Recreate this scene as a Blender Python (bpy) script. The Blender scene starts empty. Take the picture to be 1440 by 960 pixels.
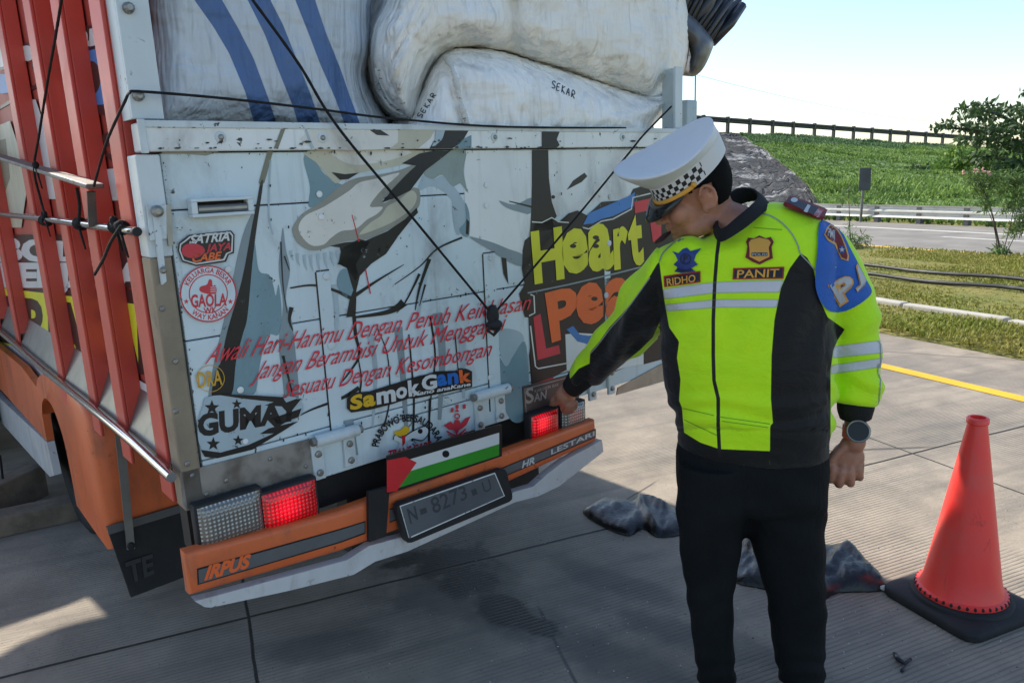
import bpy, bmesh, math, random
import numpy as np
from mathutils import Vector, Matrix, noise
from mathutils.bvhtree import BVHTree
from mathutils.geometry import tessellate_polygon, delaunay_2d_cdt

random.seed(7)
rng = np.random.default_rng(7)
SC = bpy.context.scene
C = SC.collection

# ------------------------------------------------------------------ camera
CAM_H = 1.55
FPX = 1052.0
def _ray(x, y): return np.array([(x - 720) / FPX, (y - 480) / FPX, 1.0])
_up = -_ray(912, 5234); _up /= np.linalg.norm(_up)
_fw = np.array([0, 0, 1.0]); _Y = _fw - _up * (_fw @ _up); _Y /= np.linalg.norm(_Y)
_X = np.cross(_Y, _up)
M = np.stack([_X, _Y, _up])              # world direction = M @ (right, down, forward)
CAMP = np.array([0, 0, CAM_H])
cam_data = bpy.data.cameras.new('camera')
cam = bpy.data.objects.new('camera', cam_data); C.objects.link(cam)
_r, _d, _f = M[:, 0], M[:, 1], M[:, 2]
cam.matrix_world = Matrix(((_r[0], -_d[0], -_f[0], 0), (_r[1], -_d[1], -_f[1], 0), (_r[2], -_d[2], -_f[2], CAM_H), (0, 0, 0, 1)))
cam_data.sensor_fit = 'HORIZONTAL'; cam_data.sensor_width = 36
cam_data.lens = 36 * FPX / 1440
cam_data.clip_start = 0.05; cam_data.clip_end = 2000
SC.camera = cam

# ------------------------------------------------------------------ light
SUN_AZ = Vector((-0.72, 0.694, 0)).normalized()      # towards the sun, on the ground
SUN_EL = math.radians(41)
W = bpy.data.worlds.new('World'); SC.world = W; W.use_nodes = True
wn = W.node_tree.nodes; wl = W.node_tree.links
sky = wn.new('ShaderNodeTexSky'); sky.sky_type = 'NISHITA'; sky.sun_disc = False
sky.sun_elevation = SUN_EL; sky.sun_rotation = math.atan2(SUN_AZ.x, SUN_AZ.y)
sky.air_density = 1.0; sky.dust_density = 0.7; sky.ozone_density = 1.0; sky.altitude = 0
bg = wn['Background']; bg.inputs['Strength'].default_value = 0.09
wl.new(sky.outputs[0], bg.inputs['Color'])
sd = bpy.data.lights.new('sun', 'SUN'); sd.energy = 2.7; sd.angle = math.radians(0.6); sd.color = (1.0, 0.92, 0.80)
sun = bpy.data.objects.new('sun', sd); C.objects.link(sun)
_sv = Vector((SUN_AZ.x * math.cos(SUN_EL), SUN_AZ.y * math.cos(SUN_EL), math.sin(SUN_EL)))
sun.rotation_euler = _sv.to_track_quat('Z', 'Y').to_euler(); sun.location = (0, 0, 30)
vs = SC.view_settings; vs.view_transform = 'Standard'; vs.look = 'None'; vs.exposure = 1.36; vs.gamma = 1; vs.use_curve_mapping = False
SC.cycles.max_bounces = 8; SC.cycles.diffuse_bounces = 4

# ------------------------------------------------------------------ frames
def wray(x, y): return M @ _ray(x, y)
def GP(x, y, z=0.0):
    r = wray(x, y); t = (z - CAM_H) / r[2]; return Vector(CAMP + r * t)
def DP(x, y, Y):
    r = wray(x, y); return Vector(CAMP + r * (Y / r[1]))
def PX(P):
    q = (np.asarray(P, float) - CAMP) @ M
    return np.stack([720 + FPX * q[..., 0] / q[..., 2], 480 + FPX * q[..., 1] / q[..., 2]], -1)
# truck frame: x along the tailgate, y forwards into the bed, z up
TH = np.array([0.7567, 0.6537, 0]); TH /= np.linalg.norm(TH)
TF = np.array([-TH[1], TH[0], 0])
TO = TH * 1.4985 + TF * 1.8275
TROT = math.atan2(TH[1], TH[0])
TM = np.stack([TH, TF, [0, 0, 1.0]])     # local = TM @ (world - TO)
def tl(P): return TM @ (np.asarray(P, float) - TO)
_o = tl(CAMP)
def TP(x, y, v=0.0):
    r = TM @ wray(x, y); t = (v - _o[1]) / r[1]; return Vector(_o + r * t)
def SP(x, y, u):
    r = TM @ wray(x, y); t = (u - _o[0]) / r[0]; return Vector(_o + r * t)
def ZP(x, y, z):
    r = TM @ wray(x, y); t = (z - _o[2]) / r[2]; return Vector(_o + r * t)
def t2w(p): return Vector(TO + TM.T @ np.asarray(p, float))

# ------------------------------------------------------------------ materials
def lin(c):
    return tuple((v / 255 / 12.92 if v / 255 <= 0.04045 else ((v / 255 + 0.055) / 1.055) ** 2.4) for v in c) + (1.0,)
class NT:
    def __init__(s, m): s.t = m.node_tree; s.n = s.t.nodes; s.l = s.t.links
    def node(s, typ, **kw):
        n = s.n.new(typ)
        for k, v in kw.items():
            if k.startswith('i_'):
                key = k[2:]; key = int(key) if key.isdigit() else key.replace('_', ' ')
                s.set(n, key, v)
            else: setattr(n, k, v)
        return n
    def set(s, n, key, v):
        if isinstance(v, bpy.types.NodeSocket): s.l.new(v, n.inputs[key])
        else: n.inputs[key].default_value = v
    def coord(s, kind='Object'): return s.node('ShaderNodeTexCoord').outputs[kind]
    def mapping(s, vec, scale=(1, 1, 1), rot=(0, 0, 0), loc=(0, 0, 0)):
        return s.node('ShaderNodeMapping', i_Vector=vec, i_Scale=scale, i_Rotation=rot, i_Location=loc).outputs[0]
    def noise(s, vec, scale, detail=4, rough=0.55, dist=0.0):
        n = s.node('ShaderNodeTexNoise', i_Vector=vec, i_Scale=scale, i_Detail=detail, i_Roughness=rough, i_Distortion=dist); return n.outputs['Fac']
    def voro(s, vec, scale, feature='F1', out='Distance'):
        n = s.node('ShaderNodeTexVoronoi', feature=feature); s.set(n, 'Vector', vec); s.set(n, 'Scale', scale); return n.outputs[out]
    def ramp(s, fac, a, b, c0=0.0, c1=1.0, smooth=True):
        n = s.node('ShaderNodeMapRange', interpolation_type='SMOOTHSTEP' if smooth else 'LINEAR')
        for k, v in (('Value', fac), ('From Min', a), ('From Max', b), ('To Min', c0), ('To Max', c1)): s.set(n, k, v)
        return n.outputs[0]
    def math(s, op, a, b=0.0, c=None):
        n = s.node('ShaderNodeMath', operation=op); s.set(n, 0, a); s.set(n, 1, b)
        if c is not None: s.set(n, 2, c)
        return n.outputs[0]
    def mix(s, fac, a, b, blend='MIX'):
        n = s.node('ShaderNodeMix', data_type='RGBA', blend_type=blend)
        s.set(n, 0, fac); s.set(n, 6, a); s.set(n, 7, b); return n.outputs[2]
    def attr(s, name): return s.node('ShaderNodeAttribute', attribute_name=name).outputs['Fac']
    def sep(s, vec): return s.node('ShaderNodeSeparateXYZ', i_0=vec).outputs
    def bump(s, h, strength=0.3, dist=0.01, nrm=None):
        n = s.node('ShaderNodeBump', i_Height=h, i_Strength=strength, i_Distance=dist)
        if nrm is not None: s.set(n, 'Normal', nrm)
        return n.outputs[0]
def new_mat(name):
    m = bpy.data.materials.new(name); m.use_nodes = True
    return m, NT(m), m.node_tree.nodes['Principled BSDF']
MATS = {}
def paint(name, rgb, rough=0.5, metal=0.0, var=0.12, scale=6.0, dirt=0.0, chips=0.0, bump=0.0, bscale=60.0, spec=0.5, chipcol=(48, 46, 44), dirtcol=(92, 84, 72), streak=0.0):
    """painted or plain surface with tone variation, grime, chips and fine bump"""
    if name in MATS: return MATS[name]
    m, t, b = new_mat(name); co = t.coord()
    base = lin(rgb)
    n1 = t.noise(co, scale, 6, 0.6)
    col = t.mix(t.ramp(n1, 0.3, 0.7), tuple(max(0, c * (1 - var)) for c in base[:3]) + (1,), tuple(min(1, c * (1 + var)) for c in base[:3]) + (1,))
    r = rough
    if dirt:
        n2 = t.noise(t.mapping(co, (1, 1, 0.45)), scale * 1.7, 8, 0.68, 0.4)
        f = t.ramp(n2, 0.5, 0.78, 0, dirt); col = t.mix(f, col, lin(dirtcol)); r = t.math('ADD', t.math('MULTIPLY', f, 0.35), rough)
    if streak:
        n4 = t.noise(t.mapping(co, (26, 26, 1.1)), 1.0, 5, 0.6, 0.3)
        col = t.mix(t.ramp(n4, 0.56, 0.8, 0, streak), col, lin(dirtcol))
    if chips:
        n3 = t.noise(co, 34, 7, 0.66, 0.6); n5 = t.noise(co, 5.0, 3)
        f = t.math('MULTIPLY', t.ramp(n3, 0.62, 0.64), t.ramp(n5, 0.50, 0.58, 0, chips)); col = t.mix(f, col, lin(chipcol))
    t.set(b, 'Base Color', col); t.set(b, 'Roughness', r); b.inputs['Metallic'].default_value = metal
    b.inputs['Specular IOR Level'].default_value = spec
    if bump: t.set(b, 'Normal', t.bump(t.noise(co, bscale, 5, 0.6), bump, 0.004))
    MATS[name] = m; return m

# ------------------------------------------------------------------ objects
def tag(o, label=None, cat=None, group=None, kind=None):
    if label: o['label'] = label
    if cat: o['category'] = cat
    if group: o['group'] = group
    if kind: o['kind'] = kind
    return o
def empty(name, loc=(0, 0, 0), rz=0.0):
    o = bpy.data.objects.new(name, None); C.objects.link(o); o.location = loc; o.rotation_euler = (0, 0, rz); o.empty_display_size = 0.2; return o
class MB:
    """collects vertices and faces with material indices and becomes ONE mesh"""
    def __init__(s): s.v = []; s.f = []; s.mi = []; s.mats = []; s.attrs = {}
    def m(s, mat):
        if mat not in s.mats: s.mats.append(mat)
        return s.mats.index(mat)
    def add(s, vs, fs, mat):
        k = len(s.v); i = s.m(mat); s.v += [tuple(p) for p in vs]
        for f in fs: s.f.append([a + k for a in f]); s.mi.append(i)
    def box(s, lo, hi, mat, bev=0.0):
        lo = Vector(lo); hi = Vector(hi)
        if bev <= 0:
            x0, y0, z0 = lo; x1, y1, z1 = hi
            s.add([(x0, y0, z0), (x1, y0, z0), (x1, y1, z0), (x0, y1, z0), (x0, y0, z1), (x1, y0, z1), (x1, y1, z1), (x0, y1, z1)],
                  [(3, 2, 1, 0), (4, 5, 6, 7), (0, 1, 5, 4), (1, 2, 6, 5), (2, 3, 7, 6), (3, 0, 4, 7)], mat)
        else:
            bm = bmesh.new(); bmesh.ops.create_cube(bm, size=1)
            for v in bm.verts: v.co = Vector(((lo[i] + hi[i]) / 2 + v.co[i] * (hi[i] - lo[i]) for i in range(3)))
            bev = min(bev, 0.45 * min(hi[i] - lo[i] for i in range(3)))
            bmesh.ops.bevel(bm, geom=list(bm.edges), offset=bev, segments=2, affect='EDGES', profile=0.5); s.bm(bm, mat)
    def bm(s, bm, mat, mtx=None):
        bm.verts.ensure_lookup_table(); bm.verts.index_update()
        s.add([(mtx @ v.co if mtx else v.co) for v in bm.verts], [[v.index for v in f.verts] for f in bm.faces], mat); bm.free()
    def beam(s, a, b, w, h, mat, up=(0, 0, 1), bev=0.0):
        a = Vector(a); b = Vector(b); d = b - a; L = d.length; d.normalize(); sd = d.cross(Vector(up)); 
        if sd.length < 1e-4: sd = d.cross(Vector((1, 0, 0)))
        sd.normalize(); u = sd.cross(d)
        q = MB(); q.box((-w / 2, 0, -h / 2), (w / 2, L, h / 2), mat, bev)
        mt = Matrix((sd, d, u)).transposed()
        s.add([a + mt @ Vector(p) for p in q.v], q.f, mat)
    def tube(s, pts, rad, mat, n=10, caps=True, flat=1.0, upv=None):
        pts = [Vector(p) for p in pts]
        if not isinstance(rad, (list, tuple, np.ndarray)): rad = [rad] * len(pts)
        k = len(s.v); i = s.m(mat); prev = None
        for j, p in enumerate(pts):
            d = (pts[min(j + 1, len(pts) - 1)] - pts[max(j - 1, 0)]).normalized()
            if prev is None:
                a = Vector(upv) if upv else (Vector((0, 0, 1)) if abs(d.z) < 0.9 else Vector((1, 0, 0)))
                e1 = (a - d * a.dot(d)).normalized()
            else: e1 = (prev - d * prev.dot(d)).normalized()
            prev = e1; e2 = d.cross(e1)
            for q in range(n):
                an = 2 * math.pi * q / n; s.v.append(tuple(p + (e1 * math.cos(an) + e2 * math.sin(an) * flat) * rad[j]))
        for j in range(len(pts) - 1):
            for q in range(n):
                s.f.append([k + j * n + q, k + j * n + (q + 1) % n, k + (j + 1) * n + (q + 1) % n, k + (j + 1) * n + q]); s.mi.append(i)
        if caps:
            s.f.append([k + q for q in range(n)][::-1]); s.mi.append(i)
            s.f.append([k + (len(pts) - 1) * n + q for q in range(n)]); s.mi.append(i)
    def lathe(s, prof, mat, center=(0, 0, 0), n=40, sx=1.0, sy=1.0):
        k = len(s.v); i = s.m(mat); c = Vector(center)
        for r, z in prof:
            for q in range(n):
                an = 2 * math.pi * q / n; s.v.append((c.x + r * sx * math.cos(an), c.y + r * sy * math.sin(an), c.z + z))
        for j in range(len(prof) - 1):
            for q in range(n):
                s.f.append([k + j * n + q, k + j * n + (q + 1) % n, k + (j + 1) * n + (q + 1) % n, k + (j + 1) * n + q]); s.mi.append(i)
        s.f.append([k + q for q in range(n)][::-1]); s.mi.append(i)
        s.f.append([k + (len(prof) - 1) * n + q for q in range(n)]); s.mi.append(i)
    def ell(s, c, r, mat, rot=None, seg=20, rings=12):
        bm = bmesh.new(); bmesh.ops.create_uvsphere(bm, u_segments=seg, v_segments=rings, radius=1)
        mt = Matrix.Translation(Vector(c)) @ (rot.to_4x4() if rot else Matrix.Identity(4)) @ Matrix.Diagonal((r[0], r[1], r[2], 1)); s.bm(bm, mat, mt)
    def prism(s, pts, off, mat):
        """closed polygon pts (3D) pulled along off"""
        pts = [Vector(p) for p in pts]; n = len(pts); off = Vector(off)
        tris = tessellate_polygon([pts]); s.add(pts + [p + off for p in pts],
            [list(t) for t in tris] + [[a + n for a in t][::-1] for t in tris] + [[i, (i + 1) % n, (i + 1) % n + n, i + n] for i in range(n)], mat)
    def build(s, name, parent=None, smooth=False, label=None, fix=True, auto=None):
        me = bpy.data.meshes.new(name); me.from_pydata(s.v, [], s.f)
        for mt in s.mats: me.materials.append(mt)
        me.polygons.foreach_set('material_index', s.mi)
        if fix:
            bm = bmesh.new(); bm.from_mesh(me); bmesh.ops.recalc_face_normals(bm, faces=bm.faces); bm.to_mesh(me); bm.free()
        if smooth: me.polygons.foreach_set('use_smooth', [True] * len(me.polygons))
        if auto is not None:
            me.polygons.foreach_set('use_smooth', [True] * len(me.polygons)); me.set_sharp_from_angle(angle=math.radians(auto))
        for k, a in s.attrs.items(): me.attributes.new(k, 'FLOAT', 'POINT').data.foreach_set('value', np.asarray(a, np.float32))
        me.update(); o = bpy.data.objects.new(name, me); C.objects.link(o)
        if parent: o.parent = parent
        if label: o['label'] = label
        return o
def mesh_obj(name, me, parent=None, smooth=True):
    if smooth: me.polygons.foreach_set('use_smooth', [True] * len(me.polygons))
    o = bpy.data.objects.new(name, me); C.objects.link(o); o.parent = parent; return o
def copy_tree(o, parent=None):
    c = o.copy(); C.objects.link(c)
    if parent: c.parent = parent
    for ch in list(o.children): copy_tree(ch, c)
    return c

# ------------------------------------------------------------------ outlines
def crom(pts, n=6, closed=True):
    P = [np.array(p, float) for p in pts]; N = len(P); out = []
    for i in range(N if closed else N - 1):
        g = (lambda k: P[k % N]) if closed else (lambda k: P[min(max(k, 0), N - 1)])
        a, b, c, d = g(i - 1), g(i), g(i + 1), g(i + 2)
        for k in range(n):
            t = k / n; out.append(tuple(0.5 * (2 * b + (c - a) * t + (2 * a - 5 * b + 4 * c - d) * t * t + (3 * b - a - 3 * c + d) * t ** 3)))
    if not closed: out.append(tuple(P[-1]))
    return out
def sdf(P, poly):
    """signed distance, positive inside"""
    P = np.asarray(P, float); A = np.asarray(poly, float); B = np.roll(A, -1, 0)
    best = np.full(len(P), 1e9); ins = np.zeros(len(P), bool)
    for a, b in zip(A, B):
        ab = b - a; L = ab @ ab
        if L < 1e-12: continue
        t = np.clip(((P - a) @ ab) / L, 0, 1); best = np.minimum(best, np.hypot(*(P - a - t[:, None] * ab).T))
        cr = (a[1] > P[:, 1]) != (b[1] > P[:, 1])
        with np.errstate(divide='ignore', invalid='ignore'):
            xi = a[0] + (P[:, 1] - a[1]) * ab[0] / (ab[1] if abs(ab[1]) > 1e-12 else 1e-12)
        ins ^= cr & (P[:, 0] < xi)
    return np.where(ins, best, -best)
def sdline(P, pts, w):
    P = np.asarray(P, float); A = np.asarray(pts, float); best = np.full(len(P), 1e9)
    for a, b in zip(A[:-1], A[1:]):
        ab = b - a; t = np.clip(((P - a) @ ab) / max(ab @ ab, 1e-9), 0, 1); best = np.minimum(best, np.hypot(*(P - a - t[:, None] * ab).T))
    return w - best
def cdt(outline, step):
    """outline + interior grid -> 2D points, triangles, signed distance"""
    O = np.asarray(outline, float); lo = O.min(0); hi = O.max(0)
    g = np.stack(np.meshgrid(np.arange(lo[0], hi[0], step), np.arange(lo[1], hi[1], step)), -1).reshape(-1, 2)
    g[:, 0] += (np.round((g[:, 1] - lo[1]) / step) % 2) * step * 0.5
    g = g[sdf(g, O) > step * 0.45]
    pts = [Vector(p) for p in np.concatenate([O, g])]; n = len(O)
    r = delaunay_2d_cdt(pts, [], [list(range(n))], 1, 1e-6)
    V = np.array([tuple(p) for p in r[0]]); return V, r[2], sdf(V, O)
def densify(poly, step):
    out = []
    for i in range(len(poly)):
        a = np.array(poly[i], float); b = np.array(poly[(i + 1) % len(poly)], float); n = max(1, int(np.hypot(*(b - a)) / step))
        out += [tuple(a + (b - a) * k / n) for k in range(n)]
    return out
# ------------------------------------------------------------------ lettering
_TXT = {}
def text2d(s, bold=0.0, shear=0.0, space=1.0):
    key = (s, bold, shear, space)
    if key in _TXT: return _TXT[key]
    cu = bpy.data.curves.new('lettering', 'FONT'); cu.body = s; cu.size = 1; cu.shear = shear; cu.offset = bold; cu.resolution_u = 3; cu.space_character = space; cu.fill_mode = 'FRONT'
    o = bpy.data.objects.new('lettering', cu); C.objects.link(o)
    me = bpy.data.meshes.new_from_object(o); V = np.array([tuple(v.co)[:2] for v in me.vertices]); F = [list(p.vertices) for p in me.polygons]
    bpy.data.objects.remove(o); bpy.data.curves.remove(cu); bpy.data.meshes.remove(me); _TXT[key] = (V, F); return V, F
CAPH = None
def quadmap(V, F, quad, fit='cap'):
    """text into the quad TL, TR, BR, BL (photo pixels); cap: baseline..capital height, bbox: the whole box"""
    global CAPH
    if CAPH is None: h = text2d('H')[0]; CAPH = (h[:, 1].min(), h[:, 1].max())
    x0, x1 = V[:, 0].min(), V[:, 0].max(); y0, y1 = CAPH if fit == 'cap' else (V[:, 1].min(), V[:, 1].max())
    a = ((V[:, 0] - x0) / (x1 - x0))[:, None]; b = ((V[:, 1] - y0) / (y1 - y0))[:, None]
    TL, TR, BR, BL = [np.array(q, float) for q in quad]
    return (BL * (1 - a) + BR * a) * (1 - b) + (TL * (1 - a) + TR * a) * b, F
def arctext(s, c, r, a0, a1, h, bold=0.0, flip=False, sx=1.0, sy=1.0):
    """text bent round centre c (pixels), from angle a0 to a1 (degrees, clockwise from up)"""
    V, F = text2d(s, bold); x0, x1 = V[:, 0].min(), V[:, 0].max(); cap = text2d('H')[0][:, 1].max()
    an = np.radians(a0 + (a1 - a0) * (V[:, 0] - x0) / (x1 - x0)); rr = r + (V[:, 1] / cap) * h * (-1 if flip else 1)
    return np.stack([c[0] + sx * rr * np.sin(an), c[1] - sy * rr * np.cos(an)], -1), F
class Sheet(MB):
    """flat marks on a surface; proj(px, py, layer) gives the 3D point"""
    def __init__(s, proj): super().__init__(); s.proj = proj
    def poly(s, pts, mat, layer=1, smooth=0):
        if smooth: pts = crom(pts, smooth)
        tr = tessellate_polygon([[Vector((p[0], p[1], 0)) for p in pts]]); s.add([s.proj(p[0], p[1], layer) for p in pts], [list(t) for t in tr], mat)
    def stroke(s, pts, w0, mat, layer=1, w1=None, smooth=6):
        P = np.array(crom(pts, smooth, False)) if smooth else np.array(pts, float); w1 = w0 if w1 is None else w1
        T = np.gradient(P, axis=0); T /= np.maximum(np.hypot(*T.T)[:, None], 1e-6); N = np.stack([-T[:, 1], T[:, 0]], -1)
        w = np.linspace(w0, w1, len(P))[:, None] / 2; A = P + N * w; B = P - N * w; n = len(P)
        s.add([s.proj(x, y, layer) for x, y in np.concatenate([A, B])], [[i, i + 1, n + i + 1, n + i] for i in range(n - 1)], mat)
    def text(s, st, quad, mat, layer=2, bold=0.0, shear=0.0, fit='cap', space=1.0):
        V, F = quadmap(*text2d(st, bold, shear, space), quad, fit); s.add([s.proj(x, y, layer) for x, y in V], F, mat)
    def raw(s, VF, mat, layer=2): s.add([s.proj(x, y, layer) for x, y in VF[0]], VF[1], mat)
    def disc(s, c, r, mat, layer=1, r2=None, n=40, rot=0.0, sx=1.0, sy=1.0):
        pts = [(c[0] + sx * r * math.cos(2 * math.pi * k / n), c[1] + sy * r * math.sin(2 * math.pi * k / n)) for k in range(n)]
        if r2 is None: s.poly(pts, mat, layer)
        else:
            q = [(c[0] + sx * r2 * math.cos(2 * math.pi * k / n), c[1] + sy * r2 * math.sin(2 * math.pi * k / n)) for k in range(n)]
            s.add([s.proj(x, y, layer) for x, y in pts + q], [[k, (k + 1) % n, n + (k + 1) % n, n + k] for k in range(n)], mat)
    def star(s, c, r, mat, layer=2, rot=0):
        s.poly([(c[0] + (r if k % 2 == 0 else r * 0.42) * math.sin(math.pi * k / 5 + rot), c[1] - (r if k % 2 == 0 else r * 0.42) * math.cos(math.pi * k / 5 + rot)) for k in range(10)], mat, layer)
# ================================================================== materials of the truck
mBLUE = paint('pale blue paint', (202, 217, 221), 0.42, var=0.08, scale=2.2, dirt=0.6, chips=1.0, bump=0.05, bscale=25, streak=0.35)
mWHITE = paint('old white paint', (224, 228, 226), 0.42, var=0.06, scale=2.5, dirt=0.55, chips=1.0, bump=0.05, bscale=25, streak=0.3)
mPOST = paint('white post paint', (200, 210, 212), 0.45, var=0.07, scale=4, dirt=0.55, chips=1.0)
mBLACK = paint('black artwork paint', (20, 21, 22), 0.42, var=0.2, scale=5, dirt=0.1, chips=0.7, chipcol=(150, 165, 170))
mTEAL = paint('teal artwork paint', (118, 148, 157), 0.45, var=0.07, dirt=0.35, chips=0.8)
mSLATE = paint('slate artwork paint', (132, 147, 152), 0.45, var=0.07, dirt=0.35, chips=0.8)
mMIST = paint('mist artwork paint', (166, 184, 191), 0.45, var=0.06, dirt=0.35, chips=0.8)
mSAGE = paint('sage artwork paint', (140, 156, 150), 0.45, var=0.07, dirt=0.35)
mPALE = paint('pale grey artwork paint', (220, 224, 222), 0.42, var=0.06, scale=2.5, dirt=0.5, chips=0.9, streak=0.3)
mCREAM = paint('cream artwork paint', (190, 187, 166), 0.45, var=0.07, dirt=0.4, chips=0.8)
mBONE = paint('bone artwork paint', (216, 215, 206), 0.45, var=0.05, dirt=0.4, chips=0.8)
mTAUPE = paint('taupe artwork paint', (146, 145, 134), 0.45, var=0.06, dirt=0.3)
mOLIVE = paint('olive artwork paint', (124, 124, 104), 0.45, var=0.06, dirt=0.3)
mRED = paint('red lettering', (214, 48, 64), 0.45, var=0.06, dirt=0.25, chips=0.9, chipcol=(170, 190, 198))
mRED2 = paint('red sticker', (200, 52, 66), 0.4, var=0.05)
mLIME = paint('yellow green lettering', (216, 214, 44), 0.42, var=0.05, dirt=0.2)
mORL = paint('orange lettering', (232, 104, 46), 0.42, var=0.05, dirt=0.2)
mSKYB = paint('bright blue artwork', (60, 124, 190), 0.42, var=0.06, dirt=0.2)
mSW = paint('sticker white', (206, 210, 210), 0.35, var=0.03)
mSK = paint('sticker black', (24, 25, 27), 0.35, var=0.1)
mGOLD = paint('gold lettering', (206, 160, 50), 0.4, var=0.05)
mYEL = paint('sticker yellow', (214, 172, 30), 0.38, var=0.04)
mSTB = paint('sticker blue', (24, 106, 190), 0.38, var=0.04)
mSTEEL = paint('brushed steel', (150, 150, 146), 0.38, 0.85, var=0.12, scale=9, dirt=0.35, dirtcol=(96, 88, 78))
mSTEELW = paint('worn corner steel', (138, 128, 112), 0.5, 0.4, var=0.12, scale=9, dirt=0.4, dirtcol=(92, 82, 68))
mLASH = paint('worn lash bar', (104, 102, 98), 0.55, 0.3, var=0.2, scale=18, dirt=0.5, dirtcol=(60, 56, 52))
mCHROME = paint('chrome rail', (205, 206, 205), 0.12, 1.0, var=0.06, scale=14, dirt=0.25, dirtcol=(120, 110, 100))
mBOLT = paint('bolt metal', (140, 140, 136), 0.4, 0.8, var=0.2, scale=30)
mSTK = paint('red stake paint', (196, 74, 60), 0.42, var=0.1, scale=2.5, dirt=0.25, dirtcol=(120, 70, 60), streak=0.3)
mSTKD = paint('red panel paint', (172, 72, 60), 0.5, var=0.1, scale=3, dirt=0.3, dirtcol=(110, 70, 62))
mORG = paint('orange fender paint', (206, 100, 52), 0.4, var=0.14, scale=3.2, dirt=0.75, dirtcol=(110, 78, 58), streak=0.35, chips=0.8, chipcol=(70, 60, 54))
mDARK = paint('dark chassis', (26, 27, 29), 0.7, var=0.3, scale=8, dirt=0.4, dirtcol=(60, 54, 48))
mRUB = paint('black rubber', (30, 31, 33), 0.75, var=0.2, scale=6, dirt=0.45, dirtcol=(74, 70, 66), bump=0.3)
mROPE = paint('black rope', (16, 16, 18), 0.85, var=0.25, scale=80, bump=0.6, bscale=300)
mGREY = paint('grey stripe', (92, 94, 96), 0.4, var=0.1, scale=10, dirt=0.3)
mWVAL = paint('white valance', (196, 198, 198), 0.4, var=0.08, scale=6, dirt=0.5, chips=0.7)
mFGRN = paint('flag green', (44, 142, 34), 0.4, var=0.05, dirt=0.15)
mFRED = paint('flag red', (204, 36, 44), 0.4, var=0.05, dirt=0.15)
mBROWN = paint('brown plaque', (88, 74, 70), 0.4, 0.2, var=0.1, scale=20, dirt=0.4)
mWOOD = paint('old timber', (112, 100, 86), 0.85, var=0.25, scale=12, dirt=0.5, dirtcol=(60, 54, 48), bump=0.5, bscale=70)
mPLATE = paint('plate grey', (92, 97, 102), 0.4, 0.1, var=0.14, scale=4, dirt=0.35)
mPLTX = paint('plate characters', (58, 62, 67), 0.5, var=0.1)

# polished steel with round brush marks
mSWIRL, t_, b_ = new_mat('swirled steel'); co_ = t_.coord()
vo_ = t_.voro(t_.mapping(co_, (1, 1, 1)), 26); n_ = t_.noise(co_, 12, 5)
t_.set(b_, 'Base Color', t_.mix(t_.ramp(n_, 0.4, 0.7), lin((150, 147, 142)), lin((104, 98, 92))))
t_.set(b_, 'Roughness', t_.ramp(vo_, 0.0, 0.7, 0.32, 0.5)); b_.inputs['Metallic'].default_value = 0.45
t_.set(b_, 'Normal', t_.bump(vo_, 0.12, 0.004))
# lamp lenses: prism grid
def lens(name, rgb, emit=None, es=0.0):
    m, t, b = new_mat(name); co = t.coord(); s = t.sep(co)
    gx = t.math('PINGPONG', t.math('MULTIPLY', s[0], 95.0), 0.5); gz = t.math('PINGPONG', t.math('MULTIPLY', s[2], 95.0), 0.5)
    h = t.math('MULTIPLY', gx, gz); n = t.noise(co, 30, 2)
    t.set(b, 'Base Color', t.mix(t.ramp(h, 0.02, 0.2), tuple(c * 0.35 for c in lin(rgb)[:3]) + (1,), lin(rgb))); b.inputs['Roughness'].default_value = 0.12
    t.set(b, 'Normal', t.bump(h, 0.8, 0.01)); b.inputs['Metallic'].default_value = 0.0 if emit else 0.35; b.inputs['Coat Weight'].default_value = 0.6
    if emit:
        b.inputs['Emission Color'].default_value = lin(emit)
        at = t.attr('glow'); t.set(b, 'Emission Strength', t.math('MULTIPLY', t.math('ADD', t.math('MULTIPLY', t.ramp(h, 0.0, 0.2), 0.75), 0.25), t.math('MULTIPLY', at, es)))
    return m
mLENSC = lens('clear lamp lens', (176, 176, 172))
mLENSR = lens('lit red lamp lens', (190, 16, 26), (255, 4, 34), 0.85)

# ================================================================== truck
truck = empty('cargo_truck', tuple(TO), TROT)
tag(truck, 'open cargo truck with painted pale blue tailgate and red side stakes, loaded with sacks', 'truck')
def V(*a): return Vector(a)
XL, XR, ZT = -0.99, 1.0, 1.697

# bed floor, front wall, far side: the box the load sits in
m = MB(); m.box((XL + 0.1, 0.06, 0.86), (XR - 0.02, 4.4, 0.93), mDARK); m.build('bed_floor', truck)
m = MB(); m.box((XL + 0.1, 4.4, 0.86), (XR - 0.02, 4.46, 3.0), mSTKD); m.build('front_wall', truck)
m = MB(); m.box((XR - 0.06, 0.05, 0.86), (XR, 4.4, 1.69), mBLUE, 0.006); m.box((XR - 0.05, 0.3, 1.692), (XR - 0.02, 4.4, 2.2), mDARK); m.build('side_board', truck)  # upper dark board is added for the dark gap between sack and post

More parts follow.
